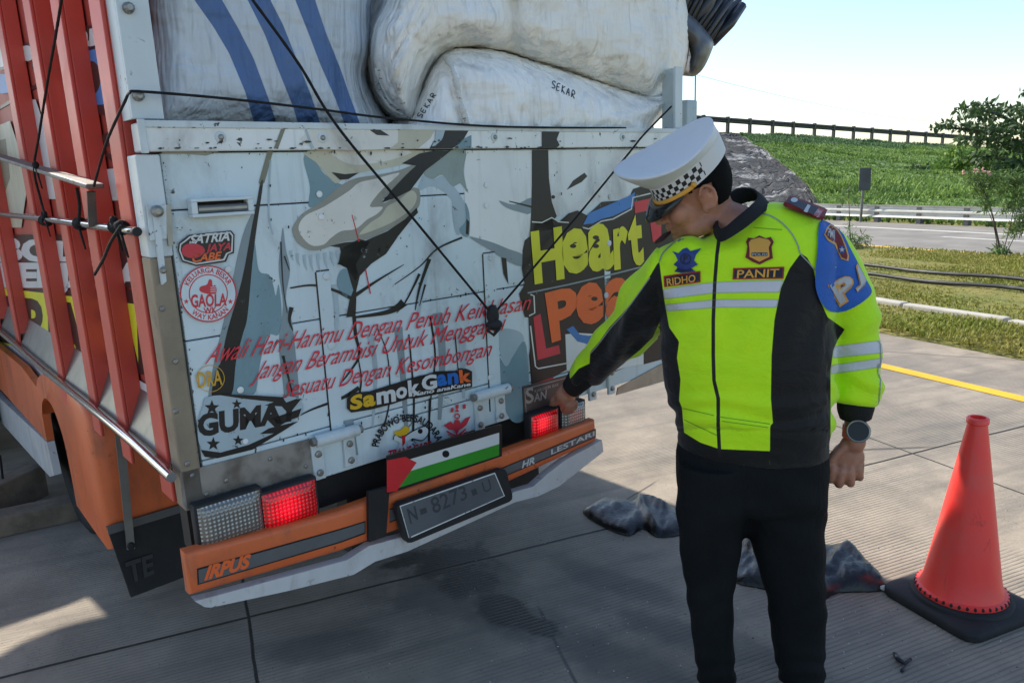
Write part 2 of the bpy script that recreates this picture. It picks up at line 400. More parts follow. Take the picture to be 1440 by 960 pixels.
# --- tailgate: three boards with a gap between them
tg = None
zb = [0.752, 0.858, 0.894, 1.196, 1.503, 1.632]
m = MB()
for a, b in zip(zb[:-1], zb[1:]): m.box((-0.945, 0, a + 0.0016), (0.99, 0.045, b - 0.0016), mBLUE, 0.003)
m.box((-0.94, 0.012, 0.76), (0.985, 0.04, 1.62), mDARK)
tg = m.build('tailgate', truck)
m = MB(); m.box((-0.985, -0.018, 1.634), (0.995, 0.05, ZT), mWHITE, 0.004)
m.box((-0.985, -0.022, ZT - 0.012), (0.995, 0.0, ZT + 0.004), mPOST, 0.002)
m.box((-0.99, -0.024, 1.630), (-0.974, -0.0181, ZT + 0.006), mPOST, 0.002)
rail = m.build('top_rail', tg)
def bolt(m, p, r=0.012, d=0.008, mat=None, nrm=(0, -1, 0)):
    n = Vector(nrm); p = Vector(p); m.tube([p + n * 0.0004, p + n * d * 0.7, p + n * d], [r, r * 0.92, r * 0.5], mat or mBOLT, 10)
m = MB()
for q in [(310, 193), (453, 194), (695, 193), (875, 193), (943, 196)]:
    p = TP(*q, -0.018); bolt(m, p, 0.014, 0.004, mPOST); bolt(m, p + V(0, -0.003, 0), 0.007, 0.005)
m.build('rail_bolt', rail)

# --- corner posts
m = MB(); m.box((-1.0, -0.006, 0.78), (-0.952, 0.06, 1.40), mSTEELW, 0.004); m.box((-1.0, -0.008, 1.40), (-0.948, 0.06, 1.628), mPOST, 0.004)
cp = m.build('corner_post', truck)
m = MB()
for q in [(228, 434), (247, 508), (247, 578), (263, 652)]: bolt(m, TP(*q, -0.006), 0.007, 0.004)
m.build('rivet', cp)
m = MB(); m.box((-0.992, 0.0, ZT + 0.008), (-0.925, 0.012, 2.75), mPOST, 0.002); m.box((-0.938, 0.0121, ZT + 0.03), (-0.926, 0.09, 2.75), mPOST, 0.002)
m.box((-0.992, 0.0121, ZT + 0.008), (-0.985, 0.08, 2.75), mPOST)
up = m.build('upright_post', truck)
m = MB()
for q in [(180, 12), (194, 135)]: bolt(m, TP(*q, 0), 0.0125, 0.016)
m.build('post_bolt', up)
m = MB(); m.box((0.955, 0.0, ZT + 0.006), (1.0, 0.012, 1.93), mPOST, 0.002); m.box((0.99, 0.0121, ZT + 0.006), (1.0, 0.09, 1.93), mPOST)
m.build('upright_post', truck)
q0, q1 = TP(966, 184, 0.12), TP(981, 141, 0.12); m = MB(); m.box((q0.x, 0.12, q0.z), (q1.x, 0.2, q1.z), mMIST, 0.006); m.build('stake_pocket', truck)
m = MB(); m.tube([(q1.x - 0.003, 0.13, q1.z), (q1.x - 0.003, 0.13, q1.z + 0.1)], 0.003, mBOLT, 8); m.build('hook_rod', truck)

# --- steel kick plates along the lower edge
m = MB()
m.prism([TP(*q, -0.002) for q in [(252, 664), (452, 612), (457, 671), (262, 717), (256, 708)]], (0, -0.004, 0), mSWIRL)
kp = m.build('kick_plate', tg)
m = MB(); m.prism([TP(*q, -0.002) for q in [(868, 545), (945, 503), (952, 512), (952, 530), (866, 555)]], (0, -0.004, 0), mSTEEL); m.build('kick_plate', tg)
m = MB()
for q in [(270, 668), (318, 675), (380, 645), (430, 655), (290, 695)]: bolt(m, TP(*q, -0.006), 0.006, 0.004)
m.build('rivet', kp)

# --- recessed grab handle
m = MB(); a = TP(262, 281); b = TP(352, 303)
x0, x1, z0, z1 = a.x, b.x, min(a.z, b.z) + 0.004, max(a.z, b.z) + 0.002
for lo, hi in [((x0, -0.03, z1 - 0.008), (x1, -0.0005, z1)), ((x0, -0.03, z0), (x1, -0.0005, z0 + 0.008)), ((x0, -0.03, z0 + 0.008), (x0 + 0.014, -0.0005, z1 - 0.008)), ((x1 - 0.014, -0.03, z0 + 0.008), (x1, -0.0005, z1 - 0.008))]:
    m.box(lo, hi, mPOST, 0.002)
m.box((x0 + 0.014, -0.004, z0 + 0.008), (x1 - 0.014, -0.0008, z1 - 0.008), mDARK)
m.tube([(x0 + 0.016, -0.018, z0 + 0.018), (x1 - 0.016, -0.018, z0 + 0.018)], 0.01, mSTEEL, 10)
m.build('grab_handle', tg)

# --- latch on the corner, hinge straps and hinge brackets
m = MB()
for pts, d, mt in [([(205, 290), (232, 288), (233, 335), (210, 338)], -0.008, mPOST), ([(228, 288), (239, 287), (243, 345), (236, 346)], -0.006, mSTEEL), ([(212, 300), (222, 300), (232, 395), (226, 400)], -0.012, mPOST)]:
    m.prism([TP(*q, -0.009) for q in pts], (0, d, 0), mt)
bolt(m, TP(221, 297, -0.021), 0.014, 0.01); bolt(m, TP(229, 380, -0.021), 0.008, 0.008)
m.build('corner_latch', truck)
def strap(px, x0, x1, z0, z1, bolts):
    m = MB(); m.box((x0, -0.0026, z0), (x1, -0.0004, z1), mBLUE); m.box((x0 - 0.004, -0.0018, z0), (x0, -0.0003, z1), mSK); m.box((x0, -0.0018, z1), (x1, -0.0003, z1 + 0.004), mSK)
    for q in bolts: p = TP(*q, -0.0026); bolt(m, p, 0.012, 0.005, mPOST)
    return m.build('hinge_strap', tg)
strap(0, TP(450, 440).x, TP(468, 440).x, 0.86, TP(458, 381).z, [(459, 388), (466, 486)])
strap(0, TP(683, 440).x, TP(699, 440).x, 0.80, TP(688, 356).z, [(690, 362), (690, 530)])
strap(0, TP(850, 420).x, TP(858, 420).x, 0.80, TP(856, 338).z, [(856, 342), (852, 415)])
def hinge(c, w, legs):
    """barrel with two bolted legs below it"""
    m = MB(); p = TP(*c, -0.02); h = w / 2
    m.tube([p + V(-h, 0, 0), p + V(h, 0, 0)], 0.017, mPOST, 14); m.tube([p + V(-h - 0.012, 0, 0), p + V(-h, 0, 0)], 0.012, mSTEEL, 10); m.tube([p + V(h, 0, 0), p + V(h + 0.012, 0, 0)], 0.012, mSTEEL, 10)
    for dx, ww, dz in legs:
        m.box((p.x + dx, -0.012, p.z - dz), (p.x + dx + ww, -0.0008, p.z + 0.012), mPOST, 0.003)
        for k in (0.35, 0.82): bolt(m, V(p.x + dx + ww / 2, -0.012, p.z - dz * k), 0.010, 0.007)
    return m.build('hinge', tg)
hinge((474, 612), 0.13, [(-0.075, 0.036, 0.115), (0.022, 0.036, 0.105)])
hinge((692, 552), 0.14, [(-0.065, 0.036, 0.12), (0.022, 0.04, 0.11)])
hinge((848, 512), 0.14, [(-0.065, 0.038, 0.13), (0.04, 0.036, 0.13)])

# --- painted artwork on the tailgate: broad flat shapes of folded cloth and a lettered panel
def gate(x, y, L): return TP(x, y, -0.0004 * L - 0.0006)
A = Sheet(gate)
A.poly([(655, 212), (950, 211), (950, 300), (905, 262), (885, 278), (850, 282), (800, 300), (752, 312), (742, 330), (735, 372), (700, 352), (672, 338), (658, 330), (654, 290), (652, 250)], mPALE, 1)
A.poly([(360, 290), (345, 320), (334, 360), (322, 420), (310, 470), (299, 520), (293, 560), (303, 552), (312, 507), (322, 464), (341, 394), (356, 320), (362, 296)], mSLATE, 1, 4)
A.poly([(358, 340), (364, 380), (378, 386), (384, 400), (388, 416), (392, 400), (396, 440), (392, 470), (380, 470), (372, 482), (364, 520), (356, 556), (318, 556), (331, 507), (341, 468), (347, 445), (353, 372)], mTEAL, 1, 4)
A.poly([(398, 320), (402, 350), (408, 380), (402, 420), (410, 450), (414, 480), (420, 560), (404, 585), (398, 540), (392, 480), (398, 430), (392, 380), (395, 340)], mSLATE, 1, 4)
A.poly([(366, 258), (370, 258), (361, 320), (355, 369), (348, 445), (342, 468), (332, 507), (325, 556), (298, 558), (305, 520), (311, 507), (320, 464), (340, 394), (354, 320), (361, 285)], mBLACK, 2, 4)
A.poly([(376, 213), (384, 213), (372, 257), (366, 262), (364, 256)], mOLIVE, 2)
A.poly([(225, 211), (315, 211), (290, 219), (255, 216), (228, 216)], mTAUPE, 1)
# curled shapes in cream
A.poly([(427, 224), (437, 212), (452, 240), (470, 255), (482, 262), (462, 276), (448, 288), (434, 290), (436, 262)], mTEAL, 1, 4)
A.poly([(437, 212), (600, 212), (590, 224), (565, 232), (540, 237), (500, 244), (486, 250), (472, 258), (458, 244), (444, 228)], mCREAM, 2, 3)
A.poly([(470, 212), (575, 212), (560, 222), (530, 229), (500, 232), (480, 226)], mBONE, 3, 3)
A.poly([(466, 242), (478, 253), (490, 252), (505, 243), (485, 245)], mBLACK, 4)
A.poly([(586, 231), (560, 240), (530, 246), (500, 251), (478, 262), (450, 285), (426, 300), (414, 315), (411, 325), (419, 342), (437, 352), (455, 350), (470, 344), (490, 339), (510, 338), (532, 330), (560, 315), (580, 300), (590, 288), (590, 268), (580, 264), (565, 272), (545, 284), (537, 284), (550, 268), (572, 249)], mTAUPE, 3, 4)
A.poly([(560, 243), (530, 251), (505, 257), (490, 269), (455, 291), (430, 303), (420, 318), (424, 332), (438, 345), (455, 344), (465, 335), (480, 325), (500, 322), (516, 309), (530, 301), (538, 291), (520, 290), (536, 268), (556, 250)], mBONE, 4, 4)
A.poly([(545, 290), (560, 282), (578, 268), (586, 276), (580, 292), (556, 310), (530, 322), (505, 330), (520, 314), (536, 303)], mCREAM, 4, 4)
A.poly([(610, 212), (634, 212), (622, 222), (598, 240), (577, 268), (557, 278), (537, 285), (552, 266), (571, 246), (585, 233), (565, 230), (590, 216)], mBLACK, 5)
A.poly([(588, 299), (580, 307), (560, 332), (543, 357), (522, 371), (506, 388), (501, 409), (501, 424), (500, 445), (487, 446), (492, 420), (497, 408), (493, 395), (488, 377), (476, 371), (480, 358), (478, 348), (464, 346), (484, 341), (515, 338), (545, 325), (570, 308), (586, 292)], mBLACK, 5)
A.poly([(505, 336), (520, 340), (500, 372), (505, 386), (500, 395), (488, 377), (476, 371), (480, 350)], mBLACK, 5)
# cuff fringe
for x, y, l in [(409, 352, 14), (418, 356, 18), (428, 358, 22), (437, 358, 24), (447, 357, 26), (457, 355, 24), (466, 354, 20), (474, 352, 14)]:
    A.stroke([(x, y), (x + 1, y + l * 0.6), (x + 4, y + l)], 4.5, mMIST, 3, 0.6)
A.poly([(482, 378), (494, 384), (498, 402), (494, 420), (480, 412), (474, 395)], mTEAL, 4, 4)
A.poly([(632, 212), (655, 212), (652, 240), (657, 270), (648, 258), (636, 262), (622, 246), (608, 252), (596, 244), (612, 228)], mSAGE, 2, 4)
A.poly([(596, 246), (610, 252), (624, 248), (640, 264), (655, 290), (654, 320), (642, 330), (636, 300), (634, 280), (610, 262), (588, 268)], mMIST, 1, 4)
A.poly([(654, 285), (660, 300), (660, 330), (652, 332), (646, 322), (655, 310)], mTEAL, 3, 4)
A.poly([(656, 308), (660, 312), (659, 330), (655, 329)], mBLACK, 4)
A.poly([(660, 333), (690, 340), (715, 350), (735, 358), (735, 374), (715, 368), (690, 352)], mSLATE, 3, 4)
A.poly([(702, 282), (724, 288), (748, 278), (746, 300), (730, 298), (712, 292)], mSLATE, 3, 3)
A.poly([(705, 362), (712, 363), (715, 400), (708, 385)], mBLACK, 4)
for P, a, b in [([(408, 405), (440, 401), (470, 408), (495, 420)], 2.0, 5.0), ([(500, 415), (530, 395), (568, 372)], 5.5, 0.8), ([(555, 400), (590, 375), (615, 350), (650, 334)], 1.0, 3.0),
                ([(590, 385), (583, 400), (570, 425), (558, 440)], 4.0, 1.0), ([(604, 364), (590, 405), (584, 436)], 5.5, 1.2), ([(598, 400), (590, 430)], 3, 1), ([(395, 340), (398, 400), (404, 440)], 2.2, 0.8),
                ([(498, 444), (500, 470), (505, 500), (490, 525), (478, 540)], 5.5, 1.5), ([(503, 500), (508, 530), (506, 552)], 1.5, 3), ([(455, 447), (462, 470), (460, 500), (470, 540), (462, 585)], 1.5, 3.5), ([(410, 432), (407, 450), (412, 465)], 6.5, 1),
                ([(500, 446), (540, 440), (558, 433), (568, 425)], 3, 12), ([(400, 360), (407, 380)], 2, 1), ([(530, 460), (545, 500), (548, 560), (540, 600)], 1.2, 2.4), ([(605, 445), (612, 500), (606, 560), (602, 640)], 3, 1.2), ([(640, 470), (646, 540)], 2, 1), ([(575, 470), (582, 560), (580, 620)], 2.0, 3.5),
                ([(398, 500), (408, 540), (420, 590)], 4, 1), ([(420, 585), (440, 575), (480, 560), (505, 545)], 1, 6), ([(604, 560), (603, 640)], 2, 3.5), ([(716, 283), (748, 291)], 1.2, 3)]:
    A.stroke(P, a, mBLACK if b < 4 or a > 3 else mSK, 4, b)
for P, a, b in [([(520, 470), (528, 520), (524, 600)], 9, 3), ([(560, 460), (566, 520), (572, 610)], 12, 5), ([(615, 440), (622, 500), (618, 590)], 14, 5), ([(650, 470), (652, 560)], 10, 4), ([(490, 590), (500, 640)], 14, 8), ([(470, 400), (474, 440), (472, 480)], 8, 4), ([(600, 380), (592, 420), (588, 450)], 8, 3), ([(380, 225), (378, 300), (384, 330)], 3, 2)]:
    A.stroke(P, a, mSLATE if a > 11 else mMIST, 2, b)
A.poly([(690, 520), (700, 500), (712, 515), (722, 500), (738, 480), (744, 530), (740, 585), (720, 592), (705, 560)], mTEAL, 2, 4)
A.poly([(700, 470), (712, 462), (735, 470), (735, 500), (720, 520), (706, 505)], mMIST, 1, 4)
# black column and the dark lettered panel
A.poly([(748, 211), (771, 211), (772, 250), (776, 284), (783, 304), (777, 312), (781, 322), (760, 325), (745, 332), (747, 300), (748, 260)], mBLACK, 4)
A.poly([(822, 243), (826, 248), (818, 256), (797, 267), (806, 254)], mSK, 3)
A.disc((778, 277), 2.6, mSK, 3); A.disc((779, 300), 2, mSK, 3)
A.poly([(735, 352), (738, 338), (748, 330), (752, 314), (777, 306), (785, 313), (800, 300), (812, 296), (826, 303), (846, 284), (884, 281), (890, 266), (908, 260), (950, 257), (950, 500), (906, 512), (880, 516), (852, 528), (796, 520), (748, 548), (744, 500), (748, 470), (752, 446), (738, 446), (730, 413), (738, 400), (734, 378)], mBLACK, 4)
mPANEL = paint('dark brown lettered panel', (40, 31, 31), 0.45, var=0.1, dirt=0.08)
A.poly([(742, 416), (950, 370), (950, 500), (880, 516), (796, 520), (748, 546), (746, 500)], mPANEL, 5)
A.poly([(795, 470), (812, 468), (850, 470), (880, 450), (905, 445), (905, 512), (880, 516), (850, 526), (797, 520)], mPALE, 6)
A.poly([(797, 463), (806, 458), (815, 470), (828, 472), (848, 470), (832, 486), (820, 482), (812, 480)], mSKYB, 7)
A.poly([(820, 316), (828, 300), (852, 290), (884, 276), (893, 270), (891, 290), (862, 304), (846, 308), (834, 314)], mSKYB, 7)
A.stroke([(748, 312), (762, 313), (776, 306), (786, 312), (800, 313)], 1.6, mBONE, 7, 1.6, 0)
A.stroke([(820, 320), (828, 322), (846, 311), (862, 308), (888, 294), (890, 278), (915, 272)], 1.8, mBONE, 8, 1.8, 0)
A.stroke([(742, 412), (800, 400), (868, 384), (915, 372)], 2.2, mSLATE, 7, 2.2, 0)
A.stroke([(746, 414), (751, 416), (752, 440), (744, 444)], 1.8, mBONE, 7, 1.8, 0)
A.stroke([(746, 458), (753, 515), (757, 518), (800, 510)], 1.8, mBONE, 7, 1.8, 0)
A.poly([(750, 446), (760, 441), (768, 490), (786, 485), (788, 497), (756, 506)], mRED2, 7)
A.poly([(892, 284), (915, 279), (930, 277), (930, 340), (918, 340), (912, 296), (893, 300)], mRED2, 7)
A.poly([(748, 540), (778, 530), (780, 545), (750, 552)], mFRED, 6)
def block(ch, quad, mat, bold):
    """hand-cut capital with a dark offset edge"""
    V_, F_ = quadmap(*text2d(ch, bold), quad, 'bbox'); A.raw((V_ + np.array([2.5, 2.0]), F_), mSK, 7); A.raw((V_, F_), mat, 9)
block('H', [(746, 326), (790, 318), (794, 392), (752, 400)], mLIME, 0.04)
block('e', [(788, 326), (826, 316), (828, 380), (792, 390)], mLIME, 0.045)
block('a', [(826, 318), (860, 310), (864, 378), (828, 384)], mLIME, 0.045)
block('r', [(862, 322), (882, 316), (886, 376), (864, 380)], mLIME, 0.045)
block('t', [(880, 304), (902, 300), (906, 372), (888, 376)], mLIME, 0.05)
block('P', [(766, 412), (812, 400), (812, 470), (776, 482)], mORL, 0.045)
block('e', [(808, 402), (848, 392), (850, 452), (812, 460)], mORL, 0.05)
block('a', [(850, 394), (888, 386), (892, 446), (852, 454)], mORL, 0.05)
block('c', [(890, 388), (922, 380), (926, 440), (894, 446)], mORL, 0.05)
block('e', [(922, 382), (946, 376), (948, 432), (924, 440)], mORL, 0.05)
for q in [(806, 346), (838, 334), (838, 346), (836, 420), (868, 414)]: A.disc(q, 3.0, mSK, 10, n=12, sx=1.5)
# scratch marks and nail heads
for P, w in [([(495, 302), (505, 340)], 1.3), ([(514, 378), (521, 413)], 1.6)]: A.stroke(P, w, mFRED, 6, w, 0)
for a_, b_2, n_, sp in [((240, 290), (260, 470), 26, 3), ((236, 216), (700, 213), 40, 1.5), ((262, 474), (280, 640), 24, 3), ((270, 470), (740, 400), 34, 1.5), ((290, 640), (730, 545), 40, 2), ((300, 250), (740, 420), 46, 40), ((760, 240), (900, 260), 14, 20), ((230, 230), (238, 290), 16, 3)]:
    for k in range(n_):
        f = rng.random(); x, y = a_[0] + (b_2[0] - a_[0]) * f + rng.normal() * 1.5, a_[1] + (b_2[1] - a_[1]) * f + sp * rng.normal(); s = 0.5 + 1.3 * rng.random() ** 3; st = 1 + 1.6 * rng.random()
        A.poly([(x + s * rng.uniform(0.6, 1) * math.cos(t_), y + s * st * rng.uniform(0.5, 1) * math.sin(t_)) for t_ in np.linspace(0, 5.4, 7)], mSK, 18)
art = A.build('artwork', tg, fix=False)
m = MB()
for q in [(449, 273), (452, 305), (684, 260), (684, 289), (321, 379), (858, 277), (465, 485), (338, 548), (345, 620)]: bolt(m, TP(*q, -0.003), 0.009, 0.003, mPALE)
m.build('nail_head', tg)
# artwork running over the top rail
def grail(x, y, L): return TP(x, y, -0.0186 - 0.0004 * L)
A = Sheet(grail)
A.poly([(395, 182), (401, 182), (391, 209), (385, 209)], mOLIVE, 2)
A.poly([(437, 182), (590, 182), (585, 195), (560, 209), (440, 209)], mBONE, 1, 2)
A.poly([(560, 182), (612, 182), (605, 195), (588, 209), (548, 209), (560, 200)], mCREAM, 2)
A.poly([(613, 183), (660, 182), (652, 196), (646, 202), (636, 209), (604, 209), (612, 196)], mBLACK, 3)
A.poly([(613, 183), (626, 183), (622, 196), (612, 205), (607, 206), (612, 196)], mMIST, 4)
A.poly([(646, 198), (663, 190), (663, 209), (640, 209)], mTEAL, 3)
A.poly([(762, 183), (788, 183), (783, 196), (787, 204), (782, 209), (762, 209)], mBLACK, 3)
A.poly([(520, 183), (534, 182), (548, 191), (530, 190)], mSK, 3)
A.stroke([(430, 182), (436, 200), (440, 209)], 3, mMIST, 2, 5)
def chips(S, a, b, n, spread, size, layer, mat):
    for k in range(n):
        f = rng.random(); x, y = a[0] + (b[0] - a[0]) * f, a[1] + (b[1] - a[1]) * f; y += spread * abs(rng.standard_normal()) * (1 if spread > 0 else 1); s = size * (0.4 + rng.random() ** 2 * 1.6); st = 1 + 2.5 * rng.random()
        S.poly([(x + s * st * rng.uniform(0.6, 1) * math.cos(t_), y + s * rng.uniform(0.5, 1) * math.sin(t_)) for t_ in np.linspace(0, 5.4, 7)], mat, layer)
chips(A, (196, 178), (950, 183), 70, 0.6, 1.1, 8, mSK); chips(A, (200, 209), (940, 208), 60, -0.8, 1.0, 8, mSK); chips(A, (200, 193), (940, 195), 26, 7, 1.0, 8, mSK)
A.build('artwork', rail, fix=False)

# --- the red motto in three lines
S = Sheet(gate)
S.text('Awali Hari-Harimu Dengan Penuh Keikhlasan', [(298, 484), (748, 413), (745, 435), (288, 512)], mRED, 12, 0.0, 0.28)
S.text('Jangan Berambisi Untuk Menggapai', [(364, 509), (714, 441), (711, 463), (354, 535)], mRED, 12, 0.0, 0.28)
S.text('Sesuatu Dengan Kesombongan', [(402, 536), (694, 478), (690, 500), (397, 560)], mRED, 12, 0.0, 0.28)
S.build('motto_lettering', tg, fix=False)

# --- stickers
S = Sheet(gate)      # badge with three lines of lettering and a round red pepper
S.poly([(258, 336), (266, 330), (325, 324), (330, 330), (329, 356), (322, 358), (318, 368), (276, 374), (256, 368), (250, 352), (251, 342)], mSK, 13, 0)
S.poly([(260, 338), (267, 332), (324, 326), (328, 331), (327, 354), (320, 357), (316, 366), (276, 372), (257, 366), (252, 352), (253, 343)], mSW, 14, 0)
S.poly([(262, 339), (268, 334), (323, 328), (326, 332), (325, 353), (318, 356), (314, 364), (276, 370), (259, 365), (254, 352), (255, 344)], mSK, 15, 0)
S.text('SATRIA', [(268, 331), (324, 326), (323, 338), (266, 343)], mSW, 16, 0.03, 0.15)
S.text('JAYA', [(290, 344), (326, 341), (325, 351), (289, 354)], mRED2, 16, 0.03, 0.15)
S.text('CABE', [(271, 358), (312, 354), (311, 364), (270, 369)], mORL, 16, 0.03, 0.15)
S.poly([(258, 346), (270, 342), (284, 346), (288, 354), (278, 362), (264, 362), (256, 356)], mRED2, 16, 4); S.stroke([(268, 343), (272, 339), (278, 338)], 2, mSW, 16)
S.build('sticker', tg, fix=False, label='black badge sticker with white and red lettering')
S = Sheet(gate)      # round sticker with a raised thumb
c = (293, 413)
S.disc(c, 40, mRED2, 13, 38); S.disc(c, 38, mBLUE, 13); S.disc(c, 27.5, mRED2, 14, 26)
S.raw(arctext('KELUARGA BESAR', c, 29.5, -68, 66, 7, 0.02), mRED2, 14); S.raw(arctext('WAY KANAN', c, 36.5, 222, 128, 7, 0.02, True), mRED2, 14)
S.star((262, 424), 4, mRED2, 14); S.star((324, 424), 4, mRED2, 14)
S.text('GAOLA', [(268, 415), (319, 413), (319, 429), (269, 432)], mRED2, 15, 0.03); S.text('WK', [(286, 433), (305, 431), (305, 440), (287, 441)], mRED2, 15, 0.02)
S.poly([(291, 400), (294, 393), (298, 394), (299, 402), (303, 401), (304, 412), (291, 413), (281, 409), (282, 403)], mRED2, 15, 3)
for y in (404, 407, 410): S.stroke([(296, y), (304, y - 0.4)], 0.9, mBLUE, 16, 0.9, 0)
S.build('sticker', tg, fix=False, label='round red sticker with a raised thumb')
S = Sheet(gate)
S.disc((296, 532), 20, mGOLD, 13, 19, sy=0.95); S.text('DRA', [(277, 524), (312, 520), (313, 540), (279, 545)], mGOLD, 13, 0.02)
S.build('sticker', tg, fix=False, label='gold lettering in a thin circle')
S = Sheet(gate)      # black stencilled name with stars
S.poly([(286, 570), (300, 556), (400, 556), (424, 565), (424, 582), (400, 600), (350, 628), (300, 640), (282, 628), (278, 600)], mMIST, 12, 3)
S.poly([(300, 554), (345, 555), (398, 558), (402, 566), (418, 560), (414, 572), (372, 570), (385, 565), (340, 560)], mSK, 13)
S.poly([(282, 632), (310, 636), (350, 625), (385, 609), (365, 610), (378, 602), (420, 592), (398, 606), (355, 632), (306, 644), (288, 642)], mSK, 13)
S.text('GUMAY', [(277, 585), (424, 562), (422, 588), (279, 613)], mSK, 14, 0.05)
S.poly([(376, 590), (424, 574), (420, 586), (404, 592), (388, 602)], mSK, 14)
for q, r in [((298, 573), 11), ((333, 568), 7.5), ((300, 624), 10), ((335, 619), 8)]: S.star(q, r, mSK, 14, 4, )if False else S.star(q, r, mSK, 14)
S.build('sticker', tg, fix=False, label='black stencilled name among four stars')
S = Sheet(gate)      # cartoon lettering with black outline
def bub(st, quad, mat):
    V_, F_ = quadmap(*text2d(st, 0.11), quad, 'bbox'); c_ = V_.mean(0); S.raw((c_ + (V_ - c_) * np.array([1.10, 1.2]), F_), mSK, 15); V2, F2 = quadmap(*text2d(st, 0.045), quad, 'bbox'); S.raw((V2, F2), mat, 17)
S.poly([(488, 560), (494, 552), (520, 550), (545, 542), (572, 534), (590, 528), (602, 526), (612, 522), (640, 521), (655, 518), (664, 522), (664, 536), (664, 544), (620, 553), (585, 560), (575, 560), (552, 568), (520, 576), (494, 580), (488, 574)], mSK, 14, 0)
for st, q, mt in [('S', [(493, 557), (510, 552), (510, 574), (492, 577)], mYEL), ('a', [(510, 557), (528, 553), (528, 570), (511, 573)], mYEL), ('m', [(529, 552), (556, 546), (557, 564), (530, 569)], mSW), ('o', [(556, 546), (572, 542), (573, 558), (558, 562)], mSW), ('k', [(573, 535), (590, 532), (591, 554), (575, 558)], mSW),
                  ('G', [(592, 529), (614, 525), (615, 546), (594, 550)], mSW), ('a', [(614, 527), (628, 525), (629, 541), (615, 544)], mSTB), ('n', [(629, 525), (644, 523), (645, 539), (630, 541)], mSTB), ('k', [(645, 520), (662, 519), (663, 536), (647, 539)], mORL)]: bub(st, q, mt)
S.text('Kano anaKane', [(582, 551), (662, 537), (662, 542), (581, 557)], mSW, 18, 0.03, 0.1)
S.build('sticker', tg, fix=False, label='bubble lettering in yellow, white, blue and orange')
S = Sheet(gate)      # arched lettering over a hat
c = (573, 640)
S.raw(arctext('PRABOWO BERSAUDARA', (574, 634), 40, -82, 72, 9, 0.03, sx=1.05, sy=1.05), mSK, 13)
S.poly([(556, 612), (566, 616), (580, 607), (598, 600), (602, 608), (594, 618), (580, 616), (570, 624), (576, 634), (560, 632), (562, 622), (553, 618)], mSW, 13, 3)
S.stroke([(553, 618), (556, 611), (566, 615), (580, 606), (598, 599), (603, 608), (594, 619), (582, 617)], 1.2, mSK, 14, 1.2)
S.poly([(555, 606), (564, 604), (568, 599), (574, 600), (576, 604), (572, 610), (562, 613), (556, 611)], mYEL, 15, 3); S.disc((591, 606), 3.5, mSK, 14, n=14)
S.poly([(565, 612), (570, 612), (570, 622), (566, 628)], mFRED, 15)
S.text('TRANS CABE', [(546, 634), (607, 620), (606, 631), (546, 644)], mFRED, 13, 0.04, 0.1)
S.build('sticker', tg, fix=False, label='arched black lettering over a yellow hat')
S = Sheet(gate)      # small red winged emblem
S.poly([(624, 598), (634, 592), (638, 597), (640, 590), (646, 590), (648, 596), (654, 588), (662, 585), (656, 597), (650, 602), (646, 604), (642, 612), (638, 604), (632, 604)], mRED2, 13)
S.disc((643, 585), 4.2, mRED2, 13, 2.4, n=16); S.poly([(640, 579), (643, 574), (646, 579)], mRED2, 13)
for q in [(634, 576), (641, 571), (651, 571)]: S.poly([(q[0], q[1] - 2), (q[0] + 4, q[1] - 3), (q[0] + 4, q[1] + 3), (q[0], q[1] + 4)], mRED2, 13)
S.stroke([(628, 606), (642, 612), (655, 603)], 2.2, mRED2, 13, 2.2); S.stroke([(630, 611), (643, 614), (656, 606)], 1.0, mRED2, 13, 1)
S.build('sticker', tg, fix=False, label='small red winged emblem')
# brown maker's plaque near the right tail lamp
m = MB(); m.prism([TP(*q, -0.001) for q in [(734, 543), (812, 523), (813, 566), (736, 585)]], (0, -0.005, 0), mBROWN); pq = m.build('plaque', tg)
def gplq(x, y, L): return TP(x, y, -0.0064 - 0.0003 * L)
S = Sheet(gplq)
mPQ = paint('plaque lettering', (168, 160, 156), 0.4, 0.2, var=0.1)
S.text('S', [(739, 547), (750, 544), (751, 564), (740, 568)], mPQ, 1, 0.02); S.text('AN', [(751, 554), (769, 548), (768, 560), (751, 565)], mPQ, 1, 0.02)
S.text('KAROSERI BAK', [(752, 548), (786, 538), (786, 542), (752, 552)], mPQ, 1, 0.0)
for P in [[(738, 547), (808, 528)], [(738, 547), (740, 580)]]: S.stroke(P, 1.0, mPQ, 1, 1.0, 0)
S.build('plaque_lettering', pq, fix=False)

# --- rear bumper, valance, plate, lamps
def BPp(x, y, v=-0.07): return TP(x, y, v)
m = MB()
def barseg(xa, xb, z0, z1):
    prof = [(-0.02, z0), (-0.062, z0 + 0.004), (-0.072, z0 + 0.03), (-0.072, z1 - 0.022), (-0.05, z1 - 0.002), (0.0, z1), (0.02, z1), (0.02, z0)]
    m.add([(x, y, z) for x in (xa, xb) for y, z in prof], [list(range(8))[::-1], list(range(8, 16))] + [[i, (i + 1) % 8, 8 + (i + 1) % 8, 8 + i] for i in range(8)], mORG)
xa, xb = TP(260, 777, -0.07).x, TP(838, 590, -0.07).x

